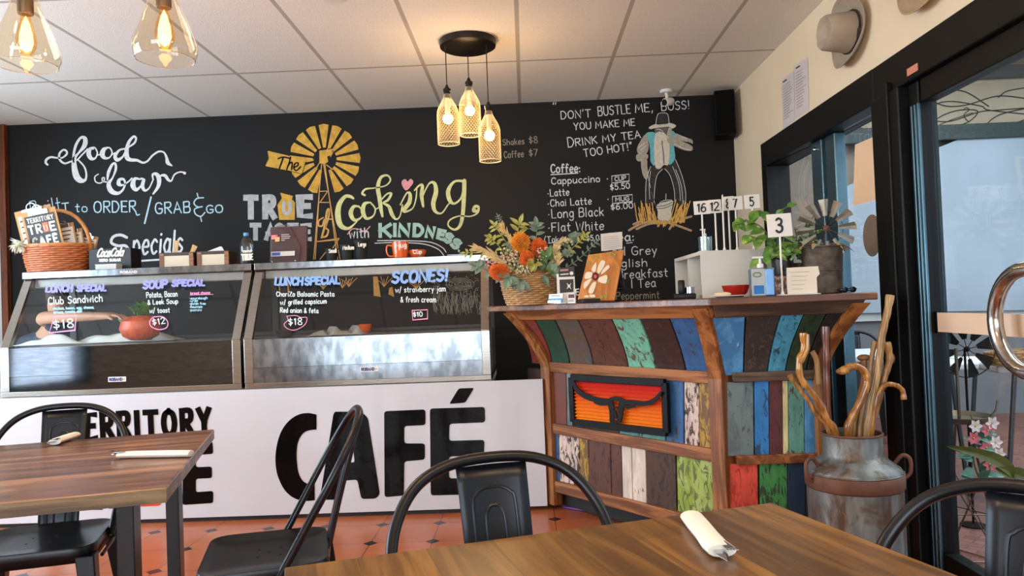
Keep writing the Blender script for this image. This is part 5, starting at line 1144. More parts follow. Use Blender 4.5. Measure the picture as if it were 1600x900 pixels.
w_l = wood('pale_stick', '#8f6a3c', '#c9a26c', 2, 1.2, .3); w_o = wood('honey_stick', '#85531f', '#bb8338', 2, 1.2, .18, coat=.4); w_d = wood('red_brown_stick', '#4a2416', '#7a4226', 2, 1.2, .25, coat=.3); w_m = wood('mid_stick', '#7a5228', '#b5854a', 2, 1.2, .3)
sticks = [
 ('honey-coloured twisted walking stick with a forked top, left side of the churn', w_o, 2.92, .013, [(1255, 520), (1256, 545), (1249, 562), (1251, 590), (1268, 612), (1284, 634), (1292, 655), (1303, 672)], 1.1),
 ('short weathered stick leaning furthest left out of the churn', w_m, 2.95, .010, [(1234, 586), (1248, 606), (1262, 624), (1274, 645), (1281, 672)], 1),
 ('dark red-brown bamboo-like staff standing straight at the back of the churn', w_d, 3.06, .015, [(1290, 510), (1291, 560), (1292, 610), (1294, 672)], 1),
 ('two-tone cane with a pale curved grip between twisted stick and dark staff', w_m, 3.03, .009, [(1269, 549), (1276, 565), (1279, 600), (1283, 640), (1288, 672)], 1),
 ('honey-coloured stick carved like a snake with its head bent left', w_o, 2.92, .015, [(1317, 580), (1327, 574), (1340, 573), (1352, 583), (1354, 600), (1343, 630), (1331, 652), (1324, 672)], 1),
 ('tallest pale stick, leaning right towards the door frame', w_l, 2.97, .014, [(1391, 461), (1386, 490), (1379, 520), (1376, 545), (1371, 580), (1362, 630), (1354, 672)], 1),
 ('thin pale stick just left of the tallest one', w_l, 3.02, .010, [(1367, 533), (1362, 560), (1358, 590), (1350, 630), (1343, 672)], 1),
 ('gnarled branch stick with knots behind the tallest stick', w_m, 3.05, .014, [(1385, 535), (1390, 560), (1384, 582), (1377, 605), (1369, 640), (1360, 672)], 1.2),
 ('crook-handled cane curving out to the right of the churn', w_o, 2.96, .010, [(1412, 624), (1410, 610), (1400, 602), (1386, 601), (1374, 610), (1368, 630), (1361, 672)], 1),
 ('stubby brown stick behind the snake-headed one', w_m, 3.04, .011, [(1350, 559), (1349, 590), (1342, 625), (1334, 672)], 1)]
for lb, m_, Y_, r_, pts, tw in sticks:
    P3 = [atY(x, y, CHY + (Y_ - CHY) * .6) for x, y in pts]; e = P3[-1]; h2 = Vector((e.x - CHX, e.y - CHY)); h2 = h2 * min(1, .082 / max(h2.length, 1e-4)); e = Vector((CHX + h2.x, CHY + h2.y, e.z - .02)); P3[-1] = e; d = (P3[-1] - P3[-2]).normalized(); P3.append(e + Vector(((CHX - e.x) * .4, (CHY - e.y) * .3, -.25))); P3.append(Vector((CHX + (e.x - CHX) * .5, CHY + (e.y - CHY) * .5, .03)))
    sp_ = spline([tuple(p) for p in P3], 6); n_ = len(sp_); rr = [r_ * (1.0 + .06 * math.sin(i * 1.3) * tw + (.15 if i < 4 else 0)) for i in range(n_)]
    t = thing('walking_stick', lb, 'walking stick', P3[-1], 0, 'walking sticks in the milk churn')
    local(t, MB().tube(sp_, rr, 10)).build('shaft', m_, t, True)
    if 'forked' in lb:
        a = atY(1262, 522, Y_); local(t, MB().tube([tuple(a), tuple(atY(1262, 545, Y_)), tuple(atY(1251, 566, Y_))], [.007, .009, .011], 8)).build('fork_tine', m_, t, True)
    if 'two-tone' in lb: local(t, MB().tube(spline([tuple(p + Vector((0, -.001, 0))) for p in P3[:3]], 5), .0105, 10)).build('grip', w_l, t, True, label='pale grip')
    if 'bamboo' in lb:
        for yy in (528, 556, 590): c = atY(1291, yy, Y_); local(t, MB().lathe([(.0155, -.004), (.0175, 0), (.0155, .004)], 12, Matrix.Translation(c))).build('node_ring', w_d, t, True)
    if 'snake' in lb:
        h_ = P3[0]; local(t, MB().sphere(h_, (.028, .018, .014), 14, 8)).build('snake_head', w_m, t, True)
    if 'gnarled' in lb:
        for (x, y) in ((1391, 560), (1378, 602)): local(t, MB().sphere(atY(x, y, Y_), (.02, .018, .026), 10, 7)).build('knot', w_d, t, True)
# ================================================================== ON TOP OF THE DISPLAY CASES
TZ = Z2 + .0125
def wicker_basket(name, label, loc, rt_, rb_, h, asp, mats, rz=0, rings=12, ns=26, lean=0):
    t = thing(name, label, 'basket', loc, rz); b = MB(); prof = lambda u: rb_ + (rt_ - rb_) * (1 - (1 - u) ** 1.8)
    for j in range(rings):
        u = (j + .5) / rings; r_ = prof(u); tk = h / rings * .58; pts = []
        for i in range(ns * 4):
            a = 2 * PI * i / (ns * 4); w = .0045 * math.cos(ns * a / 2 * 1.0 + (PI if j % 2 else 0)); pts.append(((r_ + w) * math.cos(a), (r_ + w) * asp * math.sin(a), u * h))
        b.tube(pts, tk, 6, True)
    b.build('weave', mats[0], t, True)
    b = MB()
    for i in range(ns): a = 2 * PI * i / ns; b.tube([(prof(u) * math.cos(a), prof(u) * asp * math.sin(a), u * h) for u in (0, .25, .5, .75, 1)], .003, 5)
    b.build('stakes', mats[1], t, True)
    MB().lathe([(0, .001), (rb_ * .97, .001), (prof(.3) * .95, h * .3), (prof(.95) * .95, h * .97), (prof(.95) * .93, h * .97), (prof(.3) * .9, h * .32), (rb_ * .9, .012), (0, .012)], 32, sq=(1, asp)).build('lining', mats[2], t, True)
    b = MB()
    for k in range(2): b.tube([((rt_ + .003) * math.cos(a), (rt_ + .003) * asp * math.sin(a), h + .004 + .004 * math.sin(18 * a + PI * k)) for a in [2 * PI * i / 96 for i in range(96)]], .0065, 6, True)
    b.build('braided_rim', mats[1], t, True); return t
def stem_tube(b, pts, r): b.tube(spline(pts, 5), r, 5)
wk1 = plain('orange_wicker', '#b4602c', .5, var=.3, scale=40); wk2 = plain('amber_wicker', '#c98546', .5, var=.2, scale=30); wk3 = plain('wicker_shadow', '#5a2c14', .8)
bx_ = atY(91, 424, 4.70)
bk1 = wicker_basket('wicker_basket', 'orange wicker basket with hoop handle full of clipboard menus, on the left food case', (bx_.x, 4.70, TZ), .205, .17, .175, .62, (wk1, wk2, wk3), rings=13)
q = []
for i in range(15):
    a = PI * i / 14; q.append((-.212 * math.cos(a), 0, .16 + .245 * math.sin(a)))
MB().tube(q, [.012] * 15, 10).build('handle', wk2, bk1, True); b = MB()
for s in (-1, 1):
    for k in range(4): b.tube([(s * .212 + .016 * math.cos(t), .016 * math.sin(t), .15 + .011 * k) for t in [2 * PI * i / 10 for i in range(10)]], .005, 5, True)
b.build('handle_binding', wk2, bk1, True)
kraft = plain('kraft_board', '#b98a52', .7, var=.1, scale=12); cfoil = steel('clip_steel', '#c9ccd0', .2, (5, 5, 5)); poster_b = plain('poster_black', '#15120f', .5); poster_w = plain('poster_white', '#ece5d8', .6, var=.02); poster_o = plain('poster_orange', '#d9683a', .6)
brown_ln = plain('print_umber', '#7a4a22', .7)
def clipboard(lb, px0, py0, w, h, tilt, Y_, lean, poster, zb_):
    c = atY(px0, py0, Y_); t = thing('clipboard', lb, 'clipboard', (c.x, Y_, zb_), 0, 'menu clipboards in the wicker basket')
    M = Matrix.Rotation(lean, 4, 'X') @ Matrix.Rotation(tilt, 4, 'Y')
    def prism(x0, x1, z0, z1, y0, y1): return MB().box(x0, x1, y0, y1, z0, z1, M)
    prism(-w / 2, w / 2, 0, h, 0, .004).build('board', kraft, t, bevel=.001)
    prism(-w * .43, w * .43, h * .04, h * .9, -.002, -.0004).build('menu_sheet', poster_b if poster else poster_w, t)
    prism(-w * .28, w * .28, h * .9, h * 1.0, -.008, -.001).build('clip', cfoil, t, bevel=.002)
    MB().tube([M @ Vector((w * .13 * math.cos(a), -.008, h * 1.0 + w * .13 * math.sin(a))) for a in [PI * i / 10 for i in range(11)]], .0035, 6).build('clip_loop', cfoil, t, True)
    if poster:
        F = MB()
        def txt(s_, x0, x1, z, cap, wd, m_, nm, y=-.0026):
            st, wdt = layout(s_, 3.4); k = (x1 - x0) / wdt; hh = cap / 9; bb_ = MB(); e = 0
            for pl_ in st:
                pp = [(x0 + x * k, z + yy * hh) for x, yy in pl_]; e += 1; y2 = y - .00006 * (e % 10)
                for (ax, az), (bx2, bz) in zip(pp, pp[1:]):
                    dx, dz = bx2 - ax, bz - az; l_ = math.hypot(dx, dz) or 1e-6; nx, nz = -dz / l_ * wd / 2, dx / l_ * wd / 2; ex, ez = dx / l_ * wd * .3, dz / l_ * wd * .3
                    bb_.add([M @ Vector(p) for p in ((ax - ex + nx, y2, az - ez + nz), (bx2 + ex + nx, y2, bz + ez + nz), (bx2 + ex - nx, y2, bz + ez - nz), (ax - ex - nx, y2, az - ez - nz))], [(0, 1, 2, 3)])
            return bb_.build(nm, m_, t, fix=False)
        txt('TERRITORY', -w * .36, w * .38, h * .77, h * .085, .006, poster_w, 'poster_heading', )
        txt('TR', -w * .38, -w * .03, h * .55, h * .16, .012, poster_w, 'poster_word'); txt('E', w * .24, w * .38, h * .55, h * .16, .012, poster_w, 'poster_word')
        prism(w * .03, w * .19, h * .54, h * .73, -.0034, -.0022).build('poster_motif', poster_o, t); txt('U', w * .07, w * .15, h * .57, h * .10, .007, poster_w, 'poster_word', -.0042)
        txt('CAFÉ'.replace('É', 'E'), -w * .34, w * .36, h * .30, h * .16, .013, poster_w, 'poster_word')
        prism(w * .24, w * .34, h * .475, h * .495, -.0034, -.0022).build('poster_accent', poster_w, t)
    else:
        b = MB()
        for k in range(4): b.box(-w * .40, w * (.1 + .07 * k), -.003, -.0021, h * (.5 + .1 * k), h * (.53 + .1 * k), M)
        b.build('printed_bands', brown_ln, t)
clipboard('front clipboard with a black and white lettered cover, in the orange wicker basket', 78, 400, .225, .315, math.radians(-9), 4.63, math.radians(6), True, TZ + .09)
for k, (px, hh, tl, Yk, dsc) in enumerate(((72, .37, -11, 4.69, 'tallest clipboard, right behind the black-covered one in the wicker basket'), (112, .26, -8, 4.70, 'second clipboard from the right in the wicker basket, showing pale print'), (122, .225, -6, 4.73, 'rightmost upright clipboard in the wicker basket'), (131, .19, 14, 4.76, 'lowest clipboard at the right rim of the wicker basket'))):
    clipboard(dsc, px, 400, .24 if k == 0 else .12, hh, math.radians(tl), Yk, math.radians(3), False, TZ + .06)
fl = thing('silk_flower', 'white artificial flower at the left rim of the orange wicker basket', 'flower', atY(30, 384, 4.60))
b = MB(); r = random.Random(2)
for i in range(46):
    a = r.random() * 2 * PI; e = r.uniform(-1.0, 1.0); d = Vector((math.cos(a) * math.cos(e), -abs(math.sin(a)) * math.cos(e) * .7, math.sin(e))); b.leaf(d * .012, d, (0, 0, 1), r.uniform(.03, .055), .026, .2, .3)
b.build('petals', plain('white_petal', '#ecebdc', .7, var=.05), fl, True); MB().tube([(0, 0, 0), (.03, .05, -.02), (.06, .07, -.08)], .003, 6).build('stem', plain('stem_green', '#5d7a45', .6), fl, True)
MB().sphere((0, -.01, .0), .012).build('flower_centre', plain('pale_green_centre', '#c9d0a0', .7), fl, True)
# black soft-drink box
cc = atY(172, 420, 4.66); t = thing('drink_box', 'black countertop soft drink box with white script logo, beside the orange wicker basket', 'box', (cc.x, 4.66, TZ), math.radians(0))
MB().box(-.135, .135, 0, .13, 0, .145).build('box_body', plain('box_black', '#121212', .45), t, bevel=.003)
zcb = lambda X, Y: (130 + X / 6.667, 340 + Y / 6.667)
F = Flat((0, 4.66, 0), (0, -1, 0), .002)
F.text('Coca', *zcb(140, 408), *zcb(270, 404), 12.5, 2.4, slant=.42, jit=0, gap=1.2); F.text('Cola', *zcb(282, 402), *zcb(408, 398), 12.5, 2.4, slant=.42, jit=0, gap=1.2); F.stroke(spline([zcb(150, 412) , zcb(200, 402), zcb(260, 410)], 5), 1.4); F.stroke([zcb(268, 372), zcb(282, 370)], 1.4)
local(t, F.m); F.build('script_logo', poster_w, t, 'white script logo')
F = Flat((0, 4.66, 0), (0, -1, 0), .002); F.text('ZERO SUGAR', *zcb(168, 458), *zcb(388, 452), 3.6, 1.5, jit=0, gap=2.6); local(t, F.m); F.build('box_lettering', poster_w, t)
q = atY(171, 424, 4.6); t = thing('napkin_stack', 'small white stack of paper in front of the black soft drink box', 'paper', (q.x, 4.60, TZ))
for k in range(5): MB().box(-.07 + .003 * (k % 2), .062, -.035, .035, .0005 + k * .008, .0075 + k * .008).build('sheet_bundle', wp, t, bevel=.001)
# two cutlery caddies
bw_ = wood('caddy_wood', '#7a4a2a', '#a9744a', 0, 1.0, .5); dk_w = wood('caddy_dark_wood', '#35201a', '#4a2b22', 1, 1.0, .5); crm_p = plain('cream_card', '#dccdb4', .7, var=.03)
for lb, px, w in (('left one of two small wooden cutlery caddies with cream front, wooden forks sticking out', 276, .215), ('right one of two small wooden cutlery caddies with cream front, by the water bottle', 333, .20)):
    c = atY(px, 416, 4.62); t = thing('cutlery_caddy', lb, 'caddy', (c.x, 4.62, TZ), 0, 'wooden cutlery caddies'); h = .095
    MB().box(-w / 2, -w / 2 + .028, -.002, .012, 0, h).box(w / 2 - .028, w / 2, -.002, .012, 0, h).box(-w / 2 + .027, w / 2 - .027, -.002, .012, 0, .012).build('front_frame', bw_, t, bevel=.001)
    MB().box(-w / 2, w / 2, -.001, .012, h - .016, h + .004).build('front_rail', dk_w, t, bevel=.001)
    MB().box(-w / 2 + .028, w / 2 - .028, .002, .008, .012, h - .016).build('front_card', crm_p, t)
    MB().box(-w / 2, -w / 2 + .012, .0121, .14, 0, h).box(w / 2 - .012, w / 2, .0121, .14, 0, h).box(-w / 2 + .012, w / 2 - .012, .128, .14, 0, h).box(-w / 2 + .012, w / 2 - .012, .0121, .128, 0, .008).build('tray', dk_w, t)
birch = wood('birch_cutlery', '#c79a66', '#e3bd8c', 2, 1.0, .6)
for lb, px, py, tl, hh in (('wooden fork standing in the left cutlery caddy, nearer its middle', 274, 392, .12, .16), ('wooden spoon end standing in the left cutlery caddy, at its right corner', 299, 392, .45, .13)):
    c = atY(px, py, 4.68); t = tag(MB().prism(rounded([(-.012, -.08), (.012, -.08), (.014, hh - .10), (.018, hh - .07), (-.018, hh - .07), (-.014, hh - .10)], .006), .003, Matrix.Rotation(tl, 4, 'Y') @ Matrix.Rotation(PI / 2, 4, 'X')).build('wooden_fork' if 'fork' in lb else 'wooden_spoon', birch), lb, 'wooden cutlery'); t.location = (c.x, 4.68, TZ + .09)
c = atY(337, 389, 4.66); t = tag(MB().prism([(-.06, 0), (.055, .0), (.04, .028), (.03, .03)], .002, Matrix.Rotation(PI / 2, 4, 'X')).build('paper_slip', wp), 'white paper slip lying across the right cutlery caddy', 'paper'); t.location = (c.x, 4.66, TZ + .0995)
# water bottle
c = atY(386, 411, 4.64); t = thing('water_bottle', 'small clear water bottle with blue cap and black label', 'bottle', (c.x, 4.64, TZ))
clear = glass('clear_plastic', (.93, .96, .98), .02, 1.6)
MB().lathe([(.036, 0), (.041, .006), (.041, .06), (.0405, .12), (.038, .14), (.028, .165), (.015, .183), (.014, .19)], 28, cap=False).build('bottle_body', clear, t, True, fix=False)
MB().lathe([(.0415, .012), (.0419, .014), (.0419, .085), (.0415, .087)], 28, cap=False).build('label', poster_b, t, True)
MB().lathe([(.0165, .187), (.0168, .19), (.0168, .204), (.014, .207), (0, .207)], 20).build('cap', plain('cap_blue', '#5aa2d8', .4), t, True)
F = Flat((0, 4.597, 0), (0, -1, 0), .0005); F.text('TERRITORY', 379, 394.6, 394, 394, 3, .9, jit=0); F.text('TRUE', 378.5, 406.5, 394.5, 405.5, 8.6, 2.4, jit=0, sq=True, gap=3.4); local(t, F.m); F.build('label_lettering', poster_w, t)
# award plaque
c = atY(452, 411, 4.70); t = thing('award_plaque', 'dark maroon award plaque with clear angled acrylic front', 'plaque', (c.x - .01, 4.70, TZ), math.radians(-4))
MB().box(-.12, .12, .01, .03, 0, .25, Matrix.Rotation(math.radians(-6), 4, 'X')).build('backing_board', plain('maroon_board', '#4a1f1c', .35, coat=.4), t, bevel=.003)
Mp = Matrix.Rotation(math.radians(-6), 4, 'X') @ Matrix.Rotation(PI / 2, 4, 'X')
MB().prism([(-.115, .004), (.07, .004), (.085, .11), (.0, .265), (-.02, .262), (-.115, .24)], .008, Mp).build('acrylic_front', glass('acrylic', (.8, .7, .7), .02, 1.0), t)
for x0, z0, sz, c_, nm in ((-.105, .165, .028, '#e88a86', 'emblem'), (-.08, .15, .03, '#f0b070', 'emblem'), (-.085, .172, .022, '#c85a6a', 'emblem')): MB().box(x0, x0 + sz, -.012 - sz * .02, -.0105, z0, z0 + sz, Matrix.Rotation(math.radians(-6), 4, 'X')).build(nm, plain('emblem_' + c_[1:], c_, .5), t)
F = MB()
for k, wd in enumerate((.05, .06, .055, .025)): F.box(-.04, -.04 + wd, -.0115, -.0105, .19 - k * .012, .196 - k * .012, Matrix.Rotation(math.radians(-6), 4, 'X'))
F.build('engraved_text', plain('engraving', '#b9a8a4', .5), t)
MB().box(-.105, .05, -.0125, -.0105, .055, .085, Matrix.Rotation(math.radians(-6), 4, 'X')).build('name_plate', plain('plate_silver', '#cfc8bc', .35, .4), t); MB().box(-.1, -.045, -.0135, -.0125, .06, .08, Matrix.Rotation(math.radians(-6), 4, 'X')).build('plate_logo', plain('plate_blue', '#2c4fa8', .4), t)
for x in (-.1, .055): MB().sphere((x, -.01 - .0, .022), (.006, .004, .006), 10, 6).build('stud', cfoil, t, True)
# paper cups and orange crockery
cupm = plain('matt_black_paper', '#191715', .75, bmp=.2, scale=30)
for lb, px, py, w, h, wd in (('smallest of three black takeaway cups, nearest the plaque', 519, 408, .078, .085, 'Small'), ('medium one of three black takeaway cups in a row', 543, 407, .088, .105, 'Medium'), ('tallest of three black takeaway cups, nearest the orange mug', 565, 406, .088, .13, 'Large')):
    c = atY(px, py, 4.66); t = thing('takeaway_cup', lb, 'paper cup', (c.x, 4.66, TZ), 0, 'black takeaway cups'); r1 = w / 2; r0 = r1 * .74
    MB().lathe([(r0, 0), (r0 + .001, .003), (r1, h - .004), (r1 + .003, h - .002), (r1 + .003, h + .002), (r1 - .002, h), (r0 - .003, .01), (0, .008)], 28).build('cup_body', cupm, t, True)
    MB().tube([(r1 * math.cos(a), r1 * math.sin(a), h) for a in [2 * PI * i / 28 for i in range(28)]], .0028, 6, True).build('rolled_rim', cupm, t, True)
    Ys = 4.66 - r1 - .001; F = Flat((0, Ys, 0), (0, -1, 0), .0); e = {'Small': 9, 'Medium': 13, 'Large': 9}[wd]; yt = {'Small': 395, 'Medium': 390, 'Large': 385}[wd]; F.text(wd, px - e * .55, yt, px + e * .75, yt - .5, 6, 1.2, jit=.1)
    local(t, F.m); F.build('size_lettering', poster_w, t)
c = atY(626, 405, 4.62); t = cup('orange_mug', 'tall orange coffee mug on the right food case', (c.x, 4.62, TZ), .042, .052, .108, .034, 0)
F = Flat((0, 4.62 - .051, 0), (0, -1, 0), .001); F.text('Mug', 619, 387, 635, 386, 7, 1.3, jit=.1); local(t, F.m); F.build('size_lettering', poster_w, t)
c = atY(653, 404, 4.64); t = cup('orange_cup', 'low orange cup right beside the tall orange mug', (c.x, 4.64, TZ), .034, .054, .055, .024, 0)
F = Flat((0, 4.64 - .052, 0), (0, -1, 0), .001); F.text('Cup', 646, 396.5, 659, 396, 5.5, 1.2, jit=.1); local(t, F.m); F.build('size_lettering', poster_w, t)
c = atY(712, 402, 4.72); t = thing('serving_tray', 'white paper-covered tray at the right end of the right food case', 'tray', (c.x, 4.72, TZ), math.radians(3))
MB().box(-.12, .12, -.09, .09, 0, .008).build('tray_base', wp, t, bevel=.003); MB().box(-.10, .11, -.08, .08, .0085, .012).build('paper_liner', plain('liner_cream', '#e6dcc6', .8), t); MB().box(-.05, .06, -.07, .02, .0125, .02).build('blue_sheet', plain('sheet_blue', '#a9c8e0', .6), t)
# ================================================================== ON THE TIMBER COUNTER
CT = ZTOP + .0006
tan_w = plain('tan_wicker', '#b08a58', .6, var=.3, scale=40); tan_d = plain('tan_wicker_dark', '#8a6236', .6, var=.2, scale=30)
Yb = 3.93; c = atY(829, 472, Yb); bkf = wicker_basket('flower_basket', 'tan wicker basket on the left end of the timber counter, holding the orange flower arrangement', (c.x, Yb, CT), .152, .118, .165, .75, (tan_w, tan_d, wk3), rings=15, ns=30)
ar = thing('flower_arrangement', 'arrangement of orange banksia heads, gum leaves and dried grasses in the tan wicker basket', 'flowers', (c.x, Yb, CT + .13))
r = random.Random(11)
def W3(px, py, Y): return Vector(atY(px, py, Y)) - Vector((c.x, Yb, CT + .13))
bank1 = plain('banksia_orange', '#ee962a', .7, var=.3, scale=60); bank2 = plain('banksia_red_orange', '#e5702a', .7, var=.3, scale=60)
def banksia(px, py, Y, rr, hh, m_):
    p = W3(px, py, Y); b = MB(); n = 340
    for i in range(n):
        z = 1 - 2 * (i + .5) / n; a = i * 2.39996; s_ = math.sqrt(1 - z * z); d = Vector((s_ * math.cos(a) * rr, s_ * math.sin(a) * rr, z * hh)); b.bar(p + d * .55, p + d * (.98 + .26 * r.random()) + Vector((0, 0, .004)), .0034, .0034)
    b.build('flower_head', m_, ar); MB().tube([tuple(p), tuple(p * .4), (p.x * .2, 0, -.08)], .005, 6).build('flower_stem', plain('stem_green', '#5d7a45'), ar, True)
for a in ((813, 381, 3.84, .045, .052, bank1), (842, 388, 3.86, .040, .044, bank2), (823, 405, 3.80, .034, .038, bank2), (780, 426, 3.79, .048, .04, bank2)): banksia(*a)
gl1 = plain('gum_leaf_grey', '#6f8470', .6, var=.25, scale=30); gl2 = plain('gum_leaf_yellow', '#a3a24e', .6, var=.25, scale=30); gl3 = plain('leaf_deep_green', '#4a7038', .5, var=.3, scale=30); straw = plain('dried_straw', '#dcc48c', .8, var=.15, scale=40); pinkb = plain('pink_bud', '#d9a79a', .7, var=.2); palef = plain('pale_filler', '#c9c9a0', .8, var=.2, scale=50)
def sprig(pts, m_, L_, Wd, n, nm='gum_sprig', rnd=.5):
    P3 = [W3(*p) for p in pts]; sp_ = [Vector(q) for q in spline([tuple(p) for p in P3], 6)]; b = MB(); b.tube(sp_, .002, 5)
    for i in range(n):
        f = (i + 1) / n; k = min(len(sp_) - 2, int(f * (len(sp_) - 1))); p = sp_[k].lerp(sp_[k + 1], .5); d = (sp_[k + 1] - sp_[k]).normalized(); sd = d.cross(Vector((0, -1, .3))).normalized() * (1 if i % 2 else -1)
        b.leaf(p, sd + d * .6 + Vector((r.uniform(-rnd, rnd), r.uniform(-rnd, rnd), r.uniform(-rnd, rnd))) * .6, (0, -.8, .6), L_ * r.uniform(.75, 1.15), Wd, .15, .25)
    b.leaf(sp_[-1], d, (0, -.8, .6), L_, Wd); return b.build(nm, m_, ar)
B0 = (826, 440, 3.9)
for pts, m_, L_, Wd, n in (([B0, (795, 385, 3.9), (772, 352, 3.9)], gl2, .04, .018, 18), ([B0, (780, 400, 3.85), (728, 395, 3.82)], gl2, .035, .014, 18), ([B0, (880, 400, 3.9), (915, 368, 3.9)], gl2, .035, .016, 20), ([B0, (890, 415, 3.85), (932, 378, 3.85)], gl1, .03, .012, 26),
    ([B0, (875, 385, 3.95), (897, 370, 3.95)], gl1, .05, .03, 12), ([B0, (838, 370, 3.98), (838, 352, 3.98)], gl1, .05, .028, 12), ([B0, (810, 370, 4.0), (812, 350, 4.0)], gl2, .06, .026, 8), ([B0, (790, 365, 4.0), (778, 338, 4.0)], gl1, .022, .006, 26),
    ([B0, (800, 430, 3.78), (796, 433, 3.76)], gl1, .07, .05, 3), ([B0, (812, 436, 3.78), (812, 442, 3.75)], gl1, .06, .045, 3), ([B0, (855, 428, 3.8), (864, 425, 3.78)], gl1, .06, .035, 5), ([B0, (850, 420, 3.8), (856, 402, 3.78)], gl3, .065, .034, 7), ([B0, (770, 425, 3.82), (745, 415, 3.8)], gl1, .05, .035, 9), ([B0, (870, 400, 3.86), (888, 395, 3.84)], gl1, .03, .014, 16), ([B0, (800, 395, 3.86), (792, 385, 3.82)], gl1, .03, .01, 20), ([B0, (780, 385, 3.9), (765, 372, 3.88)], gl2, .035, .02, 12), ([B0, (835, 415, 3.8), (832, 412, 3.77)], gl2, .045, .035, 7)):
    sprig(pts, m_, L_, Wd, n)
def plume(pts, w, n, m_=straw):
    P3 = [W3(*p) for p in pts]; sp_ = [Vector(q) for q in spline([tuple(p) for p in P3], 8)]; b = MB(); b.tube(sp_, .002, 5); h0 = int(len(sp_) * .45)
    for i in range(n):
        k = r.randrange(h0, len(sp_) - 1); d = (sp_[k + 1] - sp_[k]).normalized(); b.leaf(sp_[k], d + Vector((r.uniform(-.5, .5), r.uniform(-.5, .3), r.uniform(-.5, .5))), (0, -1, .2), w * r.uniform(.6, 1.2), .008, .3, .1)
    b.build('dried_plume', m_, ar)
for pts, w, n in (([B0, (800, 380, 3.9), (786, 358, 3.88)], .05, 60), ([B0, (775, 400, 3.82), (746, 388, 3.8)], .05, 60), ([B0, (785, 410, 3.8), (765, 400, 3.79)], .045, 50), ([B0, (862, 410, 3.82), (868, 392, 3.8)], .05, 50), ([B0, (866, 420, 3.8), (872, 408, 3.78)], .045, 50), ([B0, (868, 385, 3.9), (882, 376, 3.9)], .035, 40)): plume(pts, w, n)
def buds(x0, x1, y0, y1, Y, n, m_, s_, nm='filler_bloom'):
    b = MB()
    for i in range(n): b.sphere(W3(r.uniform(x0, x1), r.uniform(y0, y1), Y + r.uniform(-.03, .05)), s_ * r.uniform(.6, 1.3), 6, 4)
    b.build(nm, m_, ar, True)
buds(782, 812, 388, 424, 3.83, 90, palef, .006); buds(752, 775, 402, 420, 3.82, 40, pinkb, .005); buds(840, 856, 385, 410, 3.80, 30, pinkb, .0045); buds(806, 830, 415, 430, 3.79, 50, palef, .005); buds(786, 810, 396, 412, 3.8, 30, pinkb, .0045); buds(868, 895, 375, 400, 3.88, 60, palef, .0045)
# printed stand, card holder, terminal
def facing_panel(t, F, nm, m_, lb=None): local(t, F.m); return F.build(nm, m_, t, lb)
Ys = 3.72; c = atY(885, 461, Ys); t = thing('leaflet_stand', 'white leaflet stand with black printed cards beside the flower basket', 'stand', (c.x, Ys, CT))
MB().box(-.045, .045, 0, .008, 0, .15).box(-.045, .045, -.03, .03, 0, .006).box(-.022, .022, 0, .006, .15, .162).build('stand_body', wp, t, bevel=.001)
for q, m_, nm in (([(873, 419), (897, 416), (898, 432), (873, 433)], poster_b, 'card'), ([(874, 437), (896, 436), (896, 456), (875, 458)], poster_b, 'card'), ([(875, 421), (888, 420), (888, 423), (875, 424)], plain('salmon_print', '#b98a80', .6), 'printed_band')):
    F = Flat((0, Ys, 0), (0, -1, 0), .001 if m_ is poster_b else .0025); F.poly(q); facing_panel(t, F, nm, m_)
F = Flat((0, Ys, 0), (0, -1, 0), .0025); F.disc(893, 427, 3); F.stroke([(876, 429), (888, 428)], 1.6); F.disc(889, 447, 2.4); F.stroke([(886, 443), (892, 451)], 1); F.stroke([(892, 443), (886, 451)], 1); F.text('E', 900, 461, 905, 460.5, 9, 1.8, jit=0); facing_panel(t, F, 'printed_mark', poster_w)
Ys = 3.66; c = atY(868, 472, Ys); t = thing('card_holder', 'small holder of blue and white business cards at the counter front edge', 'card holder', (c.x, Ys, CT), math.radians(-38))
MB().box(-.04, .04, -.012, .03, 0, .006).box(-.04, .04, -.012, -.009, .006, .02).build('holder', clear, t, bevel=.001)
Mh = Matrix.Rotation(math.radians(-12), 4, 'X')
MB().box(-.042, .042, -.004, .006, .007, .05, Mh).build('card_stack', wp, t); MB().box(-.042, .042, -.0052, -.0042, .008, .026, Mh).build('card_band', plain('card_blue', '#3a8ad0', .4), t); MB().box(-.03, .025, -.0052, -.0042, .038, .042, Mh).build('card_print', plain('card_grey_blue', '#8aa0b0', .5), t)
Ys = 3.62; c = atY(893, 470, Ys); t = thing('card_holder', 'small holder of printed leaflets between the business cards and the painted board', 'card holder', (c.x, Ys, CT), math.radians(-30))
MB().box(-.02, .02, 0, .012, 0, .048).build('card_stack', wp, t); MB().box(-.016, .016, -.0015, 0, .026, .044).build('card_print', plain('card_maroon', '#5a2430', .5), t); MB().box(-.016, .012, -.0015, 0, .008, .02).build('card_text', plain('card_grey', '#a8a8a8', .5), t)
Ys = 3.42; c = atY(932, 470, Ys); t = thing('painted_board', 'orange-brown wooden board painted with a big cream daisy, leaning on the counter', 'artwork', (c.x, Ys, CT))
lean_n = Vector((-.22, -1, .34)).normalized(); pc = Vector((c.x, Ys, CT)); F0 = lambda e=0: Flat(pc, lean_n, e)
quad = [(919, 398), (975, 390), (960, 469), (902, 470)]
f_ = F0(); lo = [f_.w(*p) for p in quad]; b = MB().hull(lo, [v - lean_n * .018 for v in lo]); local(t, b); ob = wood('daisy_board', '#a8642a', '#c9843e', 2, .7, .45); b.build('board', ob, t, bevel=.002)
zp = lambda X, Y: (720 + X / 5.625, 320 + Y / 5.625)
F = F0(.002)
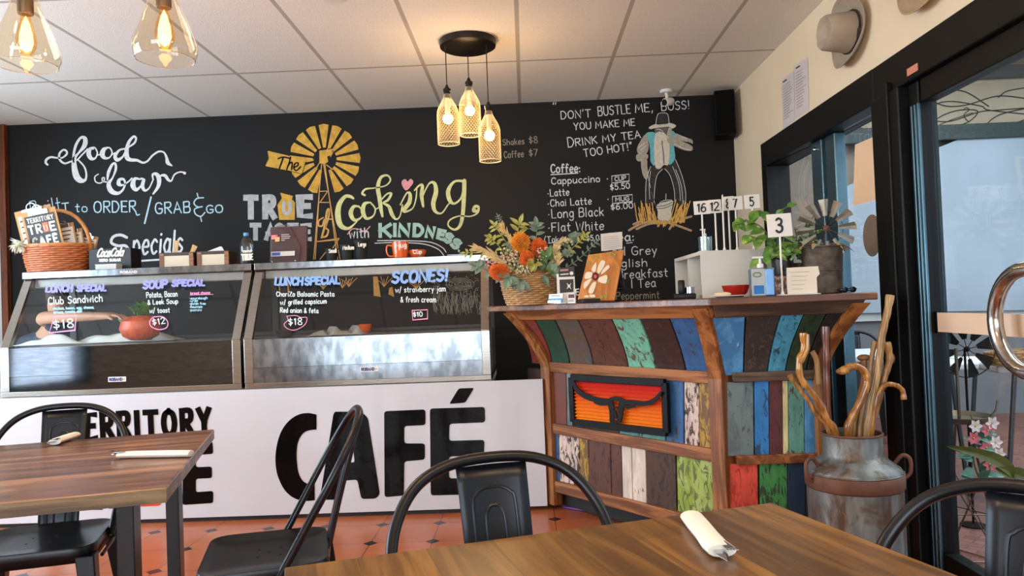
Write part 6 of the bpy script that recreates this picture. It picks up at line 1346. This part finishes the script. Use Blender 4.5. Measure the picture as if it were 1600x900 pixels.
for q in ([(1150, 560), (1190, 505), (1185, 580), (1160, 590)], [(1235, 490), (1270, 510), (1215, 605), (1200, 565)], [(1290, 530), (1305, 555), (1235, 612), (1245, 575)], [(1285, 620), (1275, 690), (1210, 675), (1215, 640)], [(1150, 655), (1090, 740), (1080, 690), (1125, 655)], [(1190, 685), (1160, 775), (1120, 765), (1155, 690)], [(1100, 595), (1155, 595), (1145, 640), (1090, 650)], [(1085, 800), (1115, 795), (1125, 812), (1090, 812)], [(1130, 792), (1175, 790), (1180, 812), (1140, 812)]): F.poly(spline([zp(*p) for p in q], 4, True))
facing_panel(t, F, 'daisy_petals', crm_p, 'cream daisy petals')
F = F0(.003); F.disc(*zp(1183, 630), 5.4, 6.4, 14); facing_panel(t, F, 'daisy_centre', plain('daisy_dark', '#3a1a14', .6)); F = F0(.004); F.disc(*zp(1182, 630), 2.4, 3, 8); facing_panel(t, F, 'red_heart', plain('heart_red', '#d8453a', .5))
F = F0(.0025)
for x, y in ((1150, 450), (1190, 445), (1300, 425), (1340, 430), (1120, 500), (1285, 660), (1230, 800), (1265, 795)): F.stroke([zp(x, y), zp(x + 14, y + 22)], 1.6); F.stroke([zp(x + 20, y), zp(x + 6, y + 26)], 1.4)
facing_panel(t, F, 'green_dabs', plain('dab_green', '#8a9a3a', .6))
Ys = 3.24; c = atY(922, 470, 3.30); t = thing('card_terminal', 'small black card terminal lying before the painted board', 'card reader', (c.x, 3.34, CT), .2)
MB().box(-.042, .042, -.035, .05, 0, .018).build('terminal_body', black_metal, t, bevel=.004); MB().box(-.032, .032, .01, .045, .0185, .02).build('screen', plain('screen_grey', '#4a5560', .2), t)
Ys = 3.75; c = atY(957, 470, Ys); t = thing('till_screen', 'black point-of-sale screen standing behind the painted daisy board', 'screen', (c.x, Ys, CT), math.radians(24))
Ml = Matrix.Rotation(math.radians(-16), 4, 'X')
MB().box(-.085, .085, -.008, .02, .06, .27, Ml).build('screen_back', plain('till_black', '#0f0f11', .35), t, bevel=.006); MB().box(-.077, .077, -.0095, -.0082, .07, .26, Ml).build('display', plain('display_black', '#08090b', .1), t); MB().box(-.03, .03, .02, .09, 0, .16).build('stand_neck', black_metal, t, bevel=.006); MB().box(-.065, .03, -.02, .10, 0, .010).build('stand_base', black_metal, t, bevel=.004)
c = atY(957, 392, 3.60); t = tag(MB().prism([(-.058, 0), (.052, .008), (.054, .096), (-.058, .088)], .002, Matrix.Rotation(math.radians(8), 4, 'Z') @ Matrix.Rotation(PI / 2, 4, 'X')).build('paper_note', plain('note_paper', '#ddd6cd', .8, var=.02)), 'handwritten white note taped above the painted daisy board, against the black screen', 'note'); t.location = (atY(957, 392, 3.795).x, 3.795, atY(957, 392, 3.795).z)
F = Flat((0, 3.782, 0), (0, -1, 0), .004)
for k in range(7): F.stroke([(943, 371 + k * 3 - .5), (943 + 22 + (k * 7) % 6, 370 + k * 3 - 1)], .5)
inv2 = t.matrix_basis.inverted(); F.m.v = [inv2 @ v for v in F.m.v]; F.build('note_writing', plain('note_ink', '#a89f98', .8), t)
# white shelf box with the black grinder, number stands and tumbler
bx0 = atY(1098, 466, 3.5).x; t = thing('shelf_unit', 'low white open-sided shelf unit at the back of the timber counter', 'shelf', (bx0, 3.5, CT)); Wb, Lb, Hb = .30, .62, .222
wl = plain('white_melamine', '#d6d4cc', .45, var=.02)
MB().box(0, Wb, 0, .018, 0, Hb).build('end_panel', wl, t, bevel=.001); MB().box(0, Wb, Lb - .018, Lb, 0, Hb).build('end_panel', wl, t, bevel=.001); MB().box(0, Wb, .0181, Lb - .0181, Hb - .018, Hb).build('top_panel', wl, t, bevel=.001); MB().box(0, Wb, .0181, Lb - .0181, 0, .016).build('bottom_panel', wl, t); MB().box(.005, Wb, Lb / 2 - .009, Lb / 2 + .009, .0161, Hb - .0181).build('divider', wl, t); MB().box(Wb - .006, Wb, .0181, Lb - .0181, .0161, Hb - .0181).build('back_panel', wl, t)
c = atY(1078, 466, 3.46); t = thing('coffee_grinder', 'black and silver gadget with round black base beside the white shelf unit', 'gadget', (c.x - .01, 3.53, CT))
MB().box(-.055, .05, -.03, .03, 0, .026).build('base', black_metal, t, bevel=.006); MB().lathe([(.014, .026), (.016, .03), (.016, .085), (.012, .09)], 18, TR((-.012, 0, 0))).build('column', black_metal, t, True); MB().lathe([(.0, .026), (.022, .0265), (.022, .055), (0, .056)], 20, TR((.026, 0, 0))).build('silver_drum', cfoil, t, True)
card_w = plain('card_white', '#e4e1da', .5, var=.02)
def stand(px0, px1, py0, py1, num, pyb, Y, zbase, lb, turn=0.0, group='table number stands'):
    c = atY((px0 + px1) / 2, (py0 + py1) / 2, Y); w = (px1 - px0) / FPX * Y; h = (py1 - py0) / FPX * Y
    t = thing('number_stand', lb, 'table number', (c.x, Y, zbase), 0, group); zc_ = c.z - zbase; Mt = Matrix.Rotation(turn, 4, 'Z') @ Matrix.Rotation(math.radians(2.2) * -1, 4, 'Y')
    MB().box(-w / 2, w / 2, -.002, .002, zc_ - h / 2, zc_ + h / 2, Matrix.Translation((0, 0, zc_)) @ Mt @ Matrix.Translation((0, 0, -zc_))).build('number_card', card_w, t, bevel=.001)
    MB().tube([(0, .002, zc_ - h * .45), (.0, .002, .004)], .0042, 8).build('rod', card_w, t, True); MB().lathe([(.026, 0), (.026, .003), (.007, .006), (.006, .016)], 20, TR((0, .002, 0))).build('stand_base', card_w, t, True)
    if num and abs(turn) < .5:
        F = Flat((c.x, Y - .0022, 0), (0, -1, 0), .0012); cap = (py1 - py0) * .6; nw = cap * .42 * len(num) + (2 if len(num) > 1 else 0); xm = (px0 + px1) / 2; ym = (py0 + py1) / 2 + cap / 2
        F.text(num, xm - nw / 2, ym + .2, xm + nw / 2, ym - .2, cap, cap * .17, jit=0, gap=1.6); facing_panel(t, F, 'numeral', poster_b)
    return t
SZ = CT + Hb + .0005
stand(1084, 1109, 314, 335, '16', 391, 3.58, SZ, 'white number stand 16, leftmost on the white shelf unit')
stand(1107, 1127, 312, 333, '12', 391, 3.66, SZ, 'white number stand 12, second from left on the white shelf unit')
stand(1118, 1140, 305, 330, '', 391, 3.6, SZ, 'white number stand turned edge-on, right of number 12', 1.35)
stand(1129, 1147, 307, 329, '8', 391, 3.78, SZ, 'white number stand 8, half hidden behind number 7')
stand(1138, 1160, 307, 328, '7', 391, 3.6, SZ, 'white number stand 7 between the half-hidden 8 and number 5')
stand(1163, 1187, 304, 326, '5', 391, 3.58, SZ, 'white number stand 5, rightmost on the white shelf unit')
stand(1199, 1237, 334, 370, '3', 462, 3.13, CT, 'large white number stand 3 at the front of the timber counter', 0, None)
c = atY(1110, 391, 3.64); t = thing('soap_bottle', 'small pump bottle inside a clear tumbler on the white shelf unit', 'bottle', (c.x, 3.74, SZ))
MB().lathe([(.028, 0), (.032, .004), (.034, .085), (.032, .085), (.03, .008), (0, .006)], 24).build('tumbler', clear, t, True, fix=False); MB().lathe([(0, .008), (.018, .009), (.018, .07), (.01, .085), (.008, .09)], 18).build('bottle_body', plain('soap_pale', '#a8c4c0', .3), t, True)
MB().lathe([(.009, .0905), (.009, .10), (.003, .102), (.003, .118)], 12).box(-.022, .004, -.004, .004, .118, .124).build('pump', wp, t)
# pothos
def vine_plant(label, px, py, Y, spots, m_, zbase, cat='plant', pot=None):
    c = atY(px, py, Y); t = thing('potted_pothos', label, cat, (c.x, Y, zbase)); O = Vector((c.x, Y, zbase))
    if pot: pot(t)
    rr = random.Random(px)
    for pts, n, L_ in spots:
        P3 = [Vector(atY(x, y, yy)) - O for x, y, yy in pts]; sp_ = [Vector(q) for q in spline([tuple(p) for p in P3], 6)]; b = MB(); b.tube(sp_, .0025, 5); vn = b.build('vine', plain('vine_green', '#5f7a3a', .6), t, True)
        for i in range(n):
            k = min(len(sp_) - 2, int((i + 1) / n * (len(sp_) - 1))); d = (sp_[k + 1] - sp_[k]).normalized(); sd = Vector((rr.uniform(-1, 1), rr.uniform(-.9, .1), rr.uniform(-.8, .4)))
            MB().leaf(sp_[k], d * .4 + sd, (0, -.7, .7), L_ * rr.uniform(.75, 1.1), L_ * .62, .14, .3).build('leaf', m_, vn)
    return t
m, nt, bb = base_mat('pothos_leaf', .4); f = noise(nt, coords(nt), 22, 3); nt.links.new(ramp(nt, f, [(.35, lin('#3f6b26')), (.55, lin('#5f8a35')), (.72, lin('#a3b552'))]), bb.inputs['Base Color']); m_poth = m
m, nt, bb = base_mat('variegated_leaf', .4); f = noise(nt, coords(nt), 90, 3); nt.links.new(ramp(nt, f, [(.5, lin('#2f5a2a')), (.56, lin('#4a7a3a')), (.6, lin('#c9d4b0'))]), bb.inputs['Base Color']); m_var = m
def dpot(t): MB().lathe([(.05, 0), (.056, .005), (.068, .16), (.073, .165), (.073, .18), (.066, .18), (.062, .165), (.0, .16)], 28).build('pot', plain('dark_glazed_pot', '#2a211d', .25, var=.3), t, True)
pc = (1217, 420)
vine_plant('green pothos in a dark pot behind number 3, vines trailing to the left', 1217, 460, 3.38, [([(1217, 402, 3.38), (1195, 360, 3.36), (1168, 345, 3.34), (1146, 348, 3.32)], 8, .075), ([(1217, 402, 3.38), (1200, 350, 3.4), (1190, 330, 3.4), (1176, 332, 3.4)], 6, .075), ([(1217, 402, 3.38), (1205, 375, 3.34), (1185, 372, 3.30), (1170, 368, 3.28)], 6, .07), ([(1217, 402, 3.38), (1205, 385, 3.30), (1195, 395, 3.27), (1188, 405, 3.26)], 5, .065), ([(1217, 402, 3.38), (1225, 370, 3.36), (1220, 350, 3.36)], 6, .07), ([(1217, 402, 3.38), (1232, 385, 3.34), (1240, 395, 3.32)], 6, .065), ([(1217, 402, 3.38), (1215, 340, 3.42), (1232, 322, 3.44)], 4, .06), ([(1217, 402, 3.38), (1210, 395, 3.3), (1212, 400, 3.28)], 6, .06)], m_poth, CT, pot=dpot)
vine_plant('variegated small-leaved plant between number 3 and the metal bucket', 1252, 460, 3.44, [([(1246, 405, 3.44), (1252, 370, 3.42), (1262, 345, 3.4)], 10, .045), ([(1246, 405, 3.44), (1262, 375, 3.4), (1276, 360, 3.38)], 10, .045), ([(1246, 405, 3.44), (1258, 390, 3.4), (1272, 380, 3.38)], 10, .042), ([(1246, 405, 3.44), (1245, 375, 3.42), (1242, 355, 3.4)], 8, .045), ([(1246, 405, 3.44), (1262, 400, 3.38), (1270, 405, 3.36)], 7, .04)], m_var, CT, pot=lambda t: MB().lathe([(.026, 0), (.03, .004), (.04, .13), (.043, .145), (.038, .145), (0, .135)], 22).build('pot', plain('small_dark_pot', '#3a2c24', .4), t, True))
# sanitiser, frame, paper stand
Ys = 3.12; c = atY(1188, 461, Ys); t = thing('sanitiser_bottle', 'square clear hand-sanitiser pump bottle with blue label and blue liquid', 'bottle', (c.x + .005, Ys, CT))
MB().box(-.046, .052, -.022, .022, 0, .118).build('bottle_body', glass('bottle_blue', (.72, .86, .98), .02, 1.5), t, bevel=.006); MB().box(.014, .049, -.018, .018, .003, .112).build('liquid', plain('gel_blue', '#6ba8dc', .15, var=.05), t, bevel=.004); MB().box(-.045, .010, -.0245, -.0225, .004, .114).build('label', plain('label_grey', '#aeb4b6', .5, var=.03), t)
MB().box(-.038, .004, -.0255, -.0246, .01, .045).build('label_band', plain('label_blue', '#1f6fb8', .5), t); b = MB(); b.tube([(-.022 + .016 * math.cos(a), -.0256, .09 + .009 * math.sin(a)) for a in [2 * PI * i / 20 for i in range(20)]], .002, 5, True); b.build('label_emblem', plain('emblem_olive', '#5a7a2a', .5), t)
MB().lathe([(.013, .1185), (.013, .134), (.005, .138), (.005, .158)], 16).box(-.03, .012, -.006, .006, .158, .166).build('pump', wp, t)
Ys = 3.2; c = atY(1225, 461, Ys); t = thing('photo_frame', 'small dark framed photograph behind the foot of number 3', 'picture frame', (c.x, Ys, CT), 0)
Mf = Matrix.Rotation(math.radians(-7), 4, 'X')
MB().box(-.04, .04, 0, .008, 0, .09, Mf).build('frame', black_metal, t, bevel=.001); m, nt, bb = base_mat('photo_print', .3); f = noise(nt, coords(nt), 45, 3); nt.links.new(ramp(nt, f, [(.35, lin('#2a2a30')), (.5, lin('#8a5a4a')), (.65, lin('#c9b8a8'))]), bb.inputs['Base Color']); MB().box(-.034, .034, -.0015, -.0002, .006, .084, Mf).build('photograph', m, t)
MB().bar((0, .012, .07), (0, .05, .002), .02, .003).build('strut', black_metal, t)
Ys = 3.16; c = atY(1256, 459, Ys); t = thing('paper_holder', 'white paper notice on a flat white base in front of the metal bucket', 'notice', (c.x, Ys, CT))
MB().box(-.085, .06, -.03, .02, 0, .004).build('holder_base', wp, t, bevel=.001); MB().prism([(-.068, .004), (.056, .004), (.058, .07), (.072, .085), (.068, .118), (-.064, .116), (-.068, .06)], .003, Matrix.Rotation(math.radians(-5), 4, 'X') @ Matrix.Rotation(PI / 2, 4, 'X')).build('paper', plain('warm_paper', '#e6d8c4', .8, var=.02), t)
b = MB()
for k in range(5): b.box(-.05, .03 - .008 * k, -.0045, -.0035, .096 - .018 * k, .0975 - .018 * k, Matrix.Rotation(math.radians(-5), 4, 'X'))
b.build('printed_text', plain('faint_print', '#bfae9a', .8), t)
# metal bucket with windmill and leaves
galv = plain('aged_zinc', '#54473a', .6, .3, var=.6, scale=24); Ys = 3.32; c = atY(1287, 459, Ys); bkt = thing('metal_bucket', 'aged zinc bucket at the right end of the timber counter', 'bucket', (c.x, Ys, CT))
MB().lathe([(.075, 0), (.08, .004), (.082, .10), (.088, .20), (.0905, .202), (.0905, .208), (.086, .208), (.079, .10), (.074, .01), (0, .01)], 36).build('bucket_body', galv, bkt, True)
MB().tube([(.0895 * math.cos(a), .0895 * math.sin(a), .206) for a in [2 * PI * i / 36 for i in range(36)]], .003, 6, True).build('rolled_rim', galv, bkt, True)
MB().tube([(.083 * math.cos(a), .083 * math.sin(a), .1) for a in [2 * PI * i / 36 for i in range(36)]], .0018, 5, True).build('bead', galv, bkt, True)
dry = plain('dried_leaf', '#b59a72', .85, var=.3, scale=30); t = thing('dried_leaves', 'bunch of dried tan leaves spilling over the zinc bucket rim', 'dried leaves', (c.x, Ys, CT + .2)); rr = random.Random(8)
for i in range(20):
    a = rr.random() * 2 * PI; MB().leaf((.05 * math.cos(a), .05 * math.sin(a), .012 + .008 * rr.random()), (math.cos(a), math.sin(a), rr.uniform(-.1, .45)), (0, 0, 1), rr.uniform(.05, .085), .03, .25, .5).build('leaf', dry, t)
MB().lathe([(0, .0), (.06, .002), (.055, .012), (0, .014)], 16).build('leaf_mound', dry, t, True)
wm = thing('windmill_ornament', 'small tin windmill with tapered blades standing in the zinc bucket', 'ornament', (c.x + .008, Ys - .01, CT + .02)); hz = atY(1291, 357, Ys - .04); hub = Vector(hz) - Vector((c.x + .008, Ys - .01, CT + .02)); tin = plain('tin_blade', '#8a8272', .4, .6, var=.3, scale=16)
MB().tube([(hub.x, hub.y + .02, hub.z + .0), (hub.x * .4, .01, .0)], .0045, 8).build('post', black_metal, wm, True); MB().sphere(hub, (.015, .012, .015), 14, 9).build('hub', rust, wm, True)
for k in range(12):
    a = 2 * PI * k / 12 + PI / 2 + .06; d = Vector((math.cos(a), 0, math.sin(a))); s_ = Vector((-math.sin(a), .45, math.cos(a))).normalized()
    r0, r1, w0, w1 = .055, .128, .009, .020; b = MB(); p = [hub + d * r0 - s_ * w0, hub + d * r0 + s_ * w0, hub + d * r1 + s_ * w1, hub + d * r1 - s_ * w1]
    pm = [hub + d * r0 + Vector((0, -.004, 0)), hub + d * r1 + Vector((0, -.010, 0))]; b.add([p[0], pm[0], p[1], p[2], pm[1], p[3]], [(0, 1, 4, 5), (1, 2, 3, 4)]); b.build('blade', tin, wm, solid=.0012)
    MB().tube([hub + d * .012, hub + d * .06], .0014, 5).build('spoke', black_metal, wm)
MB().tube([hub + Vector((.075 * math.cos(a), .003, .075 * math.sin(a))) for a in [2 * PI * i / 40 for i in range(40)]], .0014, 5, True).build('ring', black_metal, wm)
# bowl, plate, soap, sunglasses
Ys = 3.22; c = atY(1155, 459, Ys); t = thing('red_bowl', 'small red bowl beside the sanitiser bottle', 'bowl', (c.x, Ys + .05, CT))
MB().lathe([(.03, 0), (.034, .004), (.05, .022), (.060, .052), (.057, .052), (.046, .024), (.03, .008), (0, .008)], 32).build('bowl_body', plain('red_glaze', '#a3201c', .2, coat=.4), t, True); MB().lathe([(0, .035), (.04, .036), (.03, .045), (0, .05)], 20).build('bowl_filling', plain('brown_sweets', '#7a3a24', .6, var=.4, scale=60), t, True)
c = atY(1140, 463, 3.1); t = thing('side_plate', 'flat white plate in front of the red bowl', 'plate', (c.x, 3.12, CT)); MB().lathe([(.04, 0), (.045, .002), (.075, .007), (.074, .009), (.045, .004), (0, .004)], 32).build('plate_body', wp, t, True)
c = atY(1131, 457, 3.1); t = tag(MB().sphere((0, 0, .010), (.036, .02, .010), 18, 10).build('bread_roll', plain('pale_bread', '#dcc59a', .7, var=.12, scale=30), smooth=True), 'pale oval biscuit lying on the flat white plate', 'food'); t.location = (c.x, 3.12, CT + .0045)
c = atY(1331, 458, 3.2); t = thing('sunglasses', 'folded black sunglasses at the right end of the counter top', 'sunglasses', (c.x - .012, 3.2, CT), .3); dkl = plain('dark_lens', '#0b0b0c', .1)
for s in (-1, 1): MB().sphere((s * .021, 0, .014), (.018, .004, .013), 14, 8).build('lens', dkl, t, True); MB().tube(spline([(s * .04, 0, .018), (s * .035, .03, .012), (-s * .01, .036 + .006 * s, .006)], 5), .0022, 6).build('temple', dkl, t, True)
MB().tube([(-.006, 0, .018), (0, -.001, .02), (.006, 0, .018)], .002, 6).build('bridge', dkl, t, True)
# ================================================================== ON THE GLASS AND OUT ON THE PATIO
F = Flat((1.682, 0, 0), (-1, 0, 0), .001)
F.poly([(1336, 226), (1367, 213), (1370, 312), (1333, 322)]); t = tag(F.m.build('paper_sheet', plain('peach_paper', '#ecc8a4', .7, var=.03), solid=.001), 'long peach paper sheet stuck on the side window', 'paper')
F = Flat((1.682, 0, 0), (-1, 0, 0), .001); F.disc(1363, 368, 14.5, 33, 40); tag(F.m.build('oval_sticker', plain('taupe_sticker', '#7d6c5c', .6, var=.1), solid=.001), 'brown oval sticker on the side window below the peach sheet', 'sticker')
white_pl = plain('blow_moulded_white', '#dfe2e4', .4, var=.02); grey_leg = plain('grey_steel_leg', '#4a4e52', .4, .5)
def folding_table(label, x, y, w, d, rz):
    t = thing('folding_table', label, 'table', (x, y, -.02), rz, 'white folding tables on the patio'); MB().box(-w / 2, w / 2, -d / 2, d / 2, .715, .76).build('table_top', white_pl, t, bevel=.012)
    for sx in (-1, 1):
        for sy in (-1, 1): MB().tube([(sx * (w / 2 - .12), sy * (d / 2 - .08), .715), (sx * (w / 2 - .05), sy * (d / 2 - .08), 0)], .013, 8).build('leg', grey_leg, t, True)
        MB().tube([(sx * (w / 2 - .075), -d / 2 + .08, .25), (sx * (w / 2 - .075), d / 2 - .08, .25)], .009, 8).build('leg_brace', grey_leg, t, True)
    return t
q = atZ(1546, 566, .74); folding_table('white folding table on the patio beyond the door handle, baskets on top', q.x + .62, q.y + .05, 1.3, .6, -.12)
folding_table('short white folding table on the patio seen past the windmill, left of the long one', 2.32, 4.45, .38, .5, 0)
folding_table('white folding table on the patio seen behind the walking sticks', 2.42, 5.2, .7, .6, 0)
o = copy_tree(ch); o.location = (2.62, 5.95, -.02); o.rotation_euler = (0, 0, math.radians(170)); o['label'] = 'black metal chair out on the patio behind the walking sticks'; o['group'] = 'black metal café chairs'
for lb, px, Y in (('left one of two tan bread baskets on the long patio table', 1572, 3.98), ('right one of two tan bread baskets on the long patio table', 1594, 4.05)):
    c = atY(px, 560, Y); bq = wicker_basket('bread_basket', lb, (c.x, Y, .741), .10, .07, .06, .7, (tan_w, tan_d, wk3), rings=5, ns=18); bq['group'] = 'bread baskets on the patio'
c = atZ(1522, 636, 0); m, nt, bb = base_mat('red_gingham', .8); x_, y_, z_ = xyz(nt); k_ = mnode(nt, 'MULTIPLY', mnode(nt, 'ADD', mnode(nt, 'GREATER_THAN', cell(nt, x_, 0, .03), 0), mnode(nt, 'GREATER_THAN', cell(nt, z_, 0, .03), 0)), .5); nt.links.new(ramp(nt, k_, [(0, lin('#c9b0a8')), (1, lin('#7a2a2c'))]), bb.inputs['Base Color'])
bq = wicker_basket('laundry_basket', 'dark basket with red gingham trim on the patio floor under the tables', (c.x, 4.75, -.02), .19, .15, .26, .7, (plain('dark_wicker', '#4a3028', .6), plain('dark_wicker_rim', '#5a3a30', .6), m), rings=9, ns=22)
MB().lathe([(.196, .20), (.20, .215), (.198, .268), (.19, .27)], 32, cap=False, sq=(1, .7)).build('gingham_trim', m, bq, True)
c = atZ(1470, 622, 0); t = thing('newspaper', 'folded newspaper on the patio floor near the grey wall', 'newspaper', (c.x, 5.2, -.02), .1)
for k in range(4): MB().box(-.17, .17 - .01 * k, -.13, .13, .001 + k * .008, .008 + k * .008).build('folded_section', plain('newsprint_%d' % (k % 2), '#c9b0a0' if k % 2 else '#b98078', .8, var=.3, scale=30), t)
# wire plant stand with tray
dkw = plain('bronze_wire', '#6a5a4a', .35, .7)
Ys = 3.30; c = atY(1499, 655, Ys); f0 = [(1465, 846), (1545, 842), (1528, 800)]; t = thing('plant_stand', 'tall bronze wire plant stand with round tray outside the glass door', 'plant stand', (c.x, Ys, -.02)); O = Vector((c.x, Ys, -.02)); tz = c.z + .02
MB().lathe([(.0, -.006), (.11, -.006), (.13, .006), (.133, .02), (.128, .02), (.108, .0), (0, 0)], 40, TR((0, 0, tz))).build('tray', dkw, t, True)
MB().tube([(0, 0, tz), (0, 0, tz + .31)], .007, 8).build('centre_rod', dkw, t, True); feet = [Vector((.13 * math.cos(a), .13 * math.sin(a), .006)) for a in (3.5, 5.7, 1.5)]; tops = [Vector((.035 * math.cos(a), .035 * math.sin(a), tz - .004)) for a in (3.5, 5.7, 1.5)]
for i in range(3):
    MB().tube([tops[i], feet[i]], .006, 8).build('leg', dkw, t, True); j = (i + 1) % 3
    b = MB(); b.tube([feet[i], feet[j]], .0035, 6); b.tube([feet[i].lerp(tops[i], .33), feet[j].lerp(tops[j], .33)], .003, 6); b.tube([feet[i].lerp(tops[i], .0), feet[j].lerp(tops[j], .6)], .003, 6); b.tube([feet[j], feet[i].lerp(tops[i], .6)], .003, 6); b.build('cross_brace', dkw, t, True)
MB().tube(spline([(.12, -.02, tz + .01), (.14, -.03, tz + .04), (.15, -.03, tz + .08)], 5), .004, 6).build('tray_hook', dkw, t, True)
fc = atY(1524, 700, 3.2); t = thing('flower_spray', 'pink and white artificial flower spray with green leaves hanging on the plant stand', 'flowers', fc); rr = random.Random(21)
MB().tube(spline([(0, .02, .14), (.01, .01, .05), (-.01, 0, -.05), (.01, 0, -.13)], 5), .004, 6).build('stem', plain('stem_green', '#5d7a45'), t, True)
for i in range(22):
    a = rr.random() * 2 * PI; MB().leaf((.02 * math.cos(a), -.01, rr.uniform(-.14, .1)), (math.cos(a), -.4, rr.uniform(-.4, .4)), (0, -.7, .5), rr.uniform(.05, .08), .035, .15, .3).build('leaf', plain('silk_leaf', '#5f8a78', .6, var=.25), t)
for i, (x, z) in enumerate(((-.02, .10), (.03, .08), (.06, .03), (.02, .01), (.07, -.02), (-.03, .05), (.05, .11), (.03, -.06))):
    b = MB(); cc_ = Vector((x, -.04, z))
    for k in range(6): a = k * PI / 3; b.leaf(cc_, (math.cos(a), -.35, math.sin(a)), (0, -1, 0), .03, .02, .1, .2)
    bm2 = b.build('blossom', plain('blossom_pink', '#d9707a', .6, var=.1) if i % 2 else plain('blossom_white', '#ece0dc', .6), t); MB().sphere(cc_ + Vector((0, -.004, 0)), .004, 8, 5).build('blossom_centre', plain('blossom_yellow', '#d9b050', .6), bm2, True)
# dark garden windmill on the short table
c = atY(1507, 545, 3.75); t = thing('garden_windmill', 'dark metal garden windmill on a post, out on the patio behind the plant stand', 'ornament', (c.x, 3.75, -.02)); hub = Vector((0, -.02, c.z + .02)); dkm = plain('dark_rusty_metal', '#161210', .8, spec=.1)
MB().tube([(0, 0, 0), (0, 0, hub.z)], .006, 8).build('post', dkm, t, True); MB().lathe([(.06, 0), (.06, .006), (.01, .012)], 20).build('base', dkm, t, True); MB().sphere(hub, .014, 12, 8).build('hub', dkm, t, True)
for k in range(8):
    a = 2 * PI * k / 8 + .2; d = Vector((math.cos(a), 0, math.sin(a))); s_ = Vector((-math.sin(a), .4, math.cos(a))).normalized(); p = [hub + d * .05 - s_ * .01, hub + d * .05 + s_ * .01, hub + d * .135 + s_ * .038, hub + d * .135 - s_ * .038]
    MB().add(p, [(0, 1, 2, 3)]).build('blade', dkm, t, solid=.002); MB().tube([hub, hub + d * .06], .002, 5).build('spoke', dkm, t)
MB().tube([hub + Vector((.14 * math.cos(a), .004, .14 * math.sin(a))) for a in [2 * PI * i / 40 for i in range(40)]], .0025, 5, True).build('ring', dkm, t)
# plant by the door whose long leaves lean into view
t = thing('strap_leaf_plant', 'green strap-leaved pot plant outside the door, long leaves leaning into view at right', 'plant', (2.24, 2.62, -.02)); O = Vector((2.24, 2.62, -.02)); lf = plain('strap_leaf', '#4f5a2c', .5, var=.25, scale=10)
MB().lathe([(.09, 0), (.10, .01), (.13, .24), (.135, .25), (.12, .25), (0, .23)], 28).build('pot', plain('terracotta_pot', '#8a5238', .7), t, True)
for q_ in ([(1615, 780), (1580, 735), (1540, 712), (1480, 697)], [(1640, 760), (1600, 745), (1575, 738), (1555, 732)]):
    P3 = [Vector((0, 0, .24))] + [Vector(atY(x, y, 2.55)) - O for x, y in q_]; sp_ = [Vector(p) for p in spline([tuple(p) for p in P3], 6)]; b = MB(); n = len(sp_)
    for i, p in enumerate(sp_):
        w = .026 * math.sin(PI * min(1, (i + 1) / n * .9 + .08)) + .002; b.v += [p + Vector((0, -.006, w)), p + Vector((0, .004, 0)), p + Vector((0, -.006, -w))]
    for i in range(n - 1): b.f += [(i * 3, i * 3 + 1, i * 3 + 4, i * 3 + 3), (i * 3 + 1, i * 3 + 2, i * 3 + 5, i * 3 + 4)]
    b.build('leaf', lf, t, True)
for i in range(9):
    a = i * .7; MB().leaf((0, 0, .24), (math.cos(a) * .5 + .3, math.sin(a) * .5 - .2, 1), (0, 0, 1), .42, .045, .15, .5).build('leaf', lf, t)
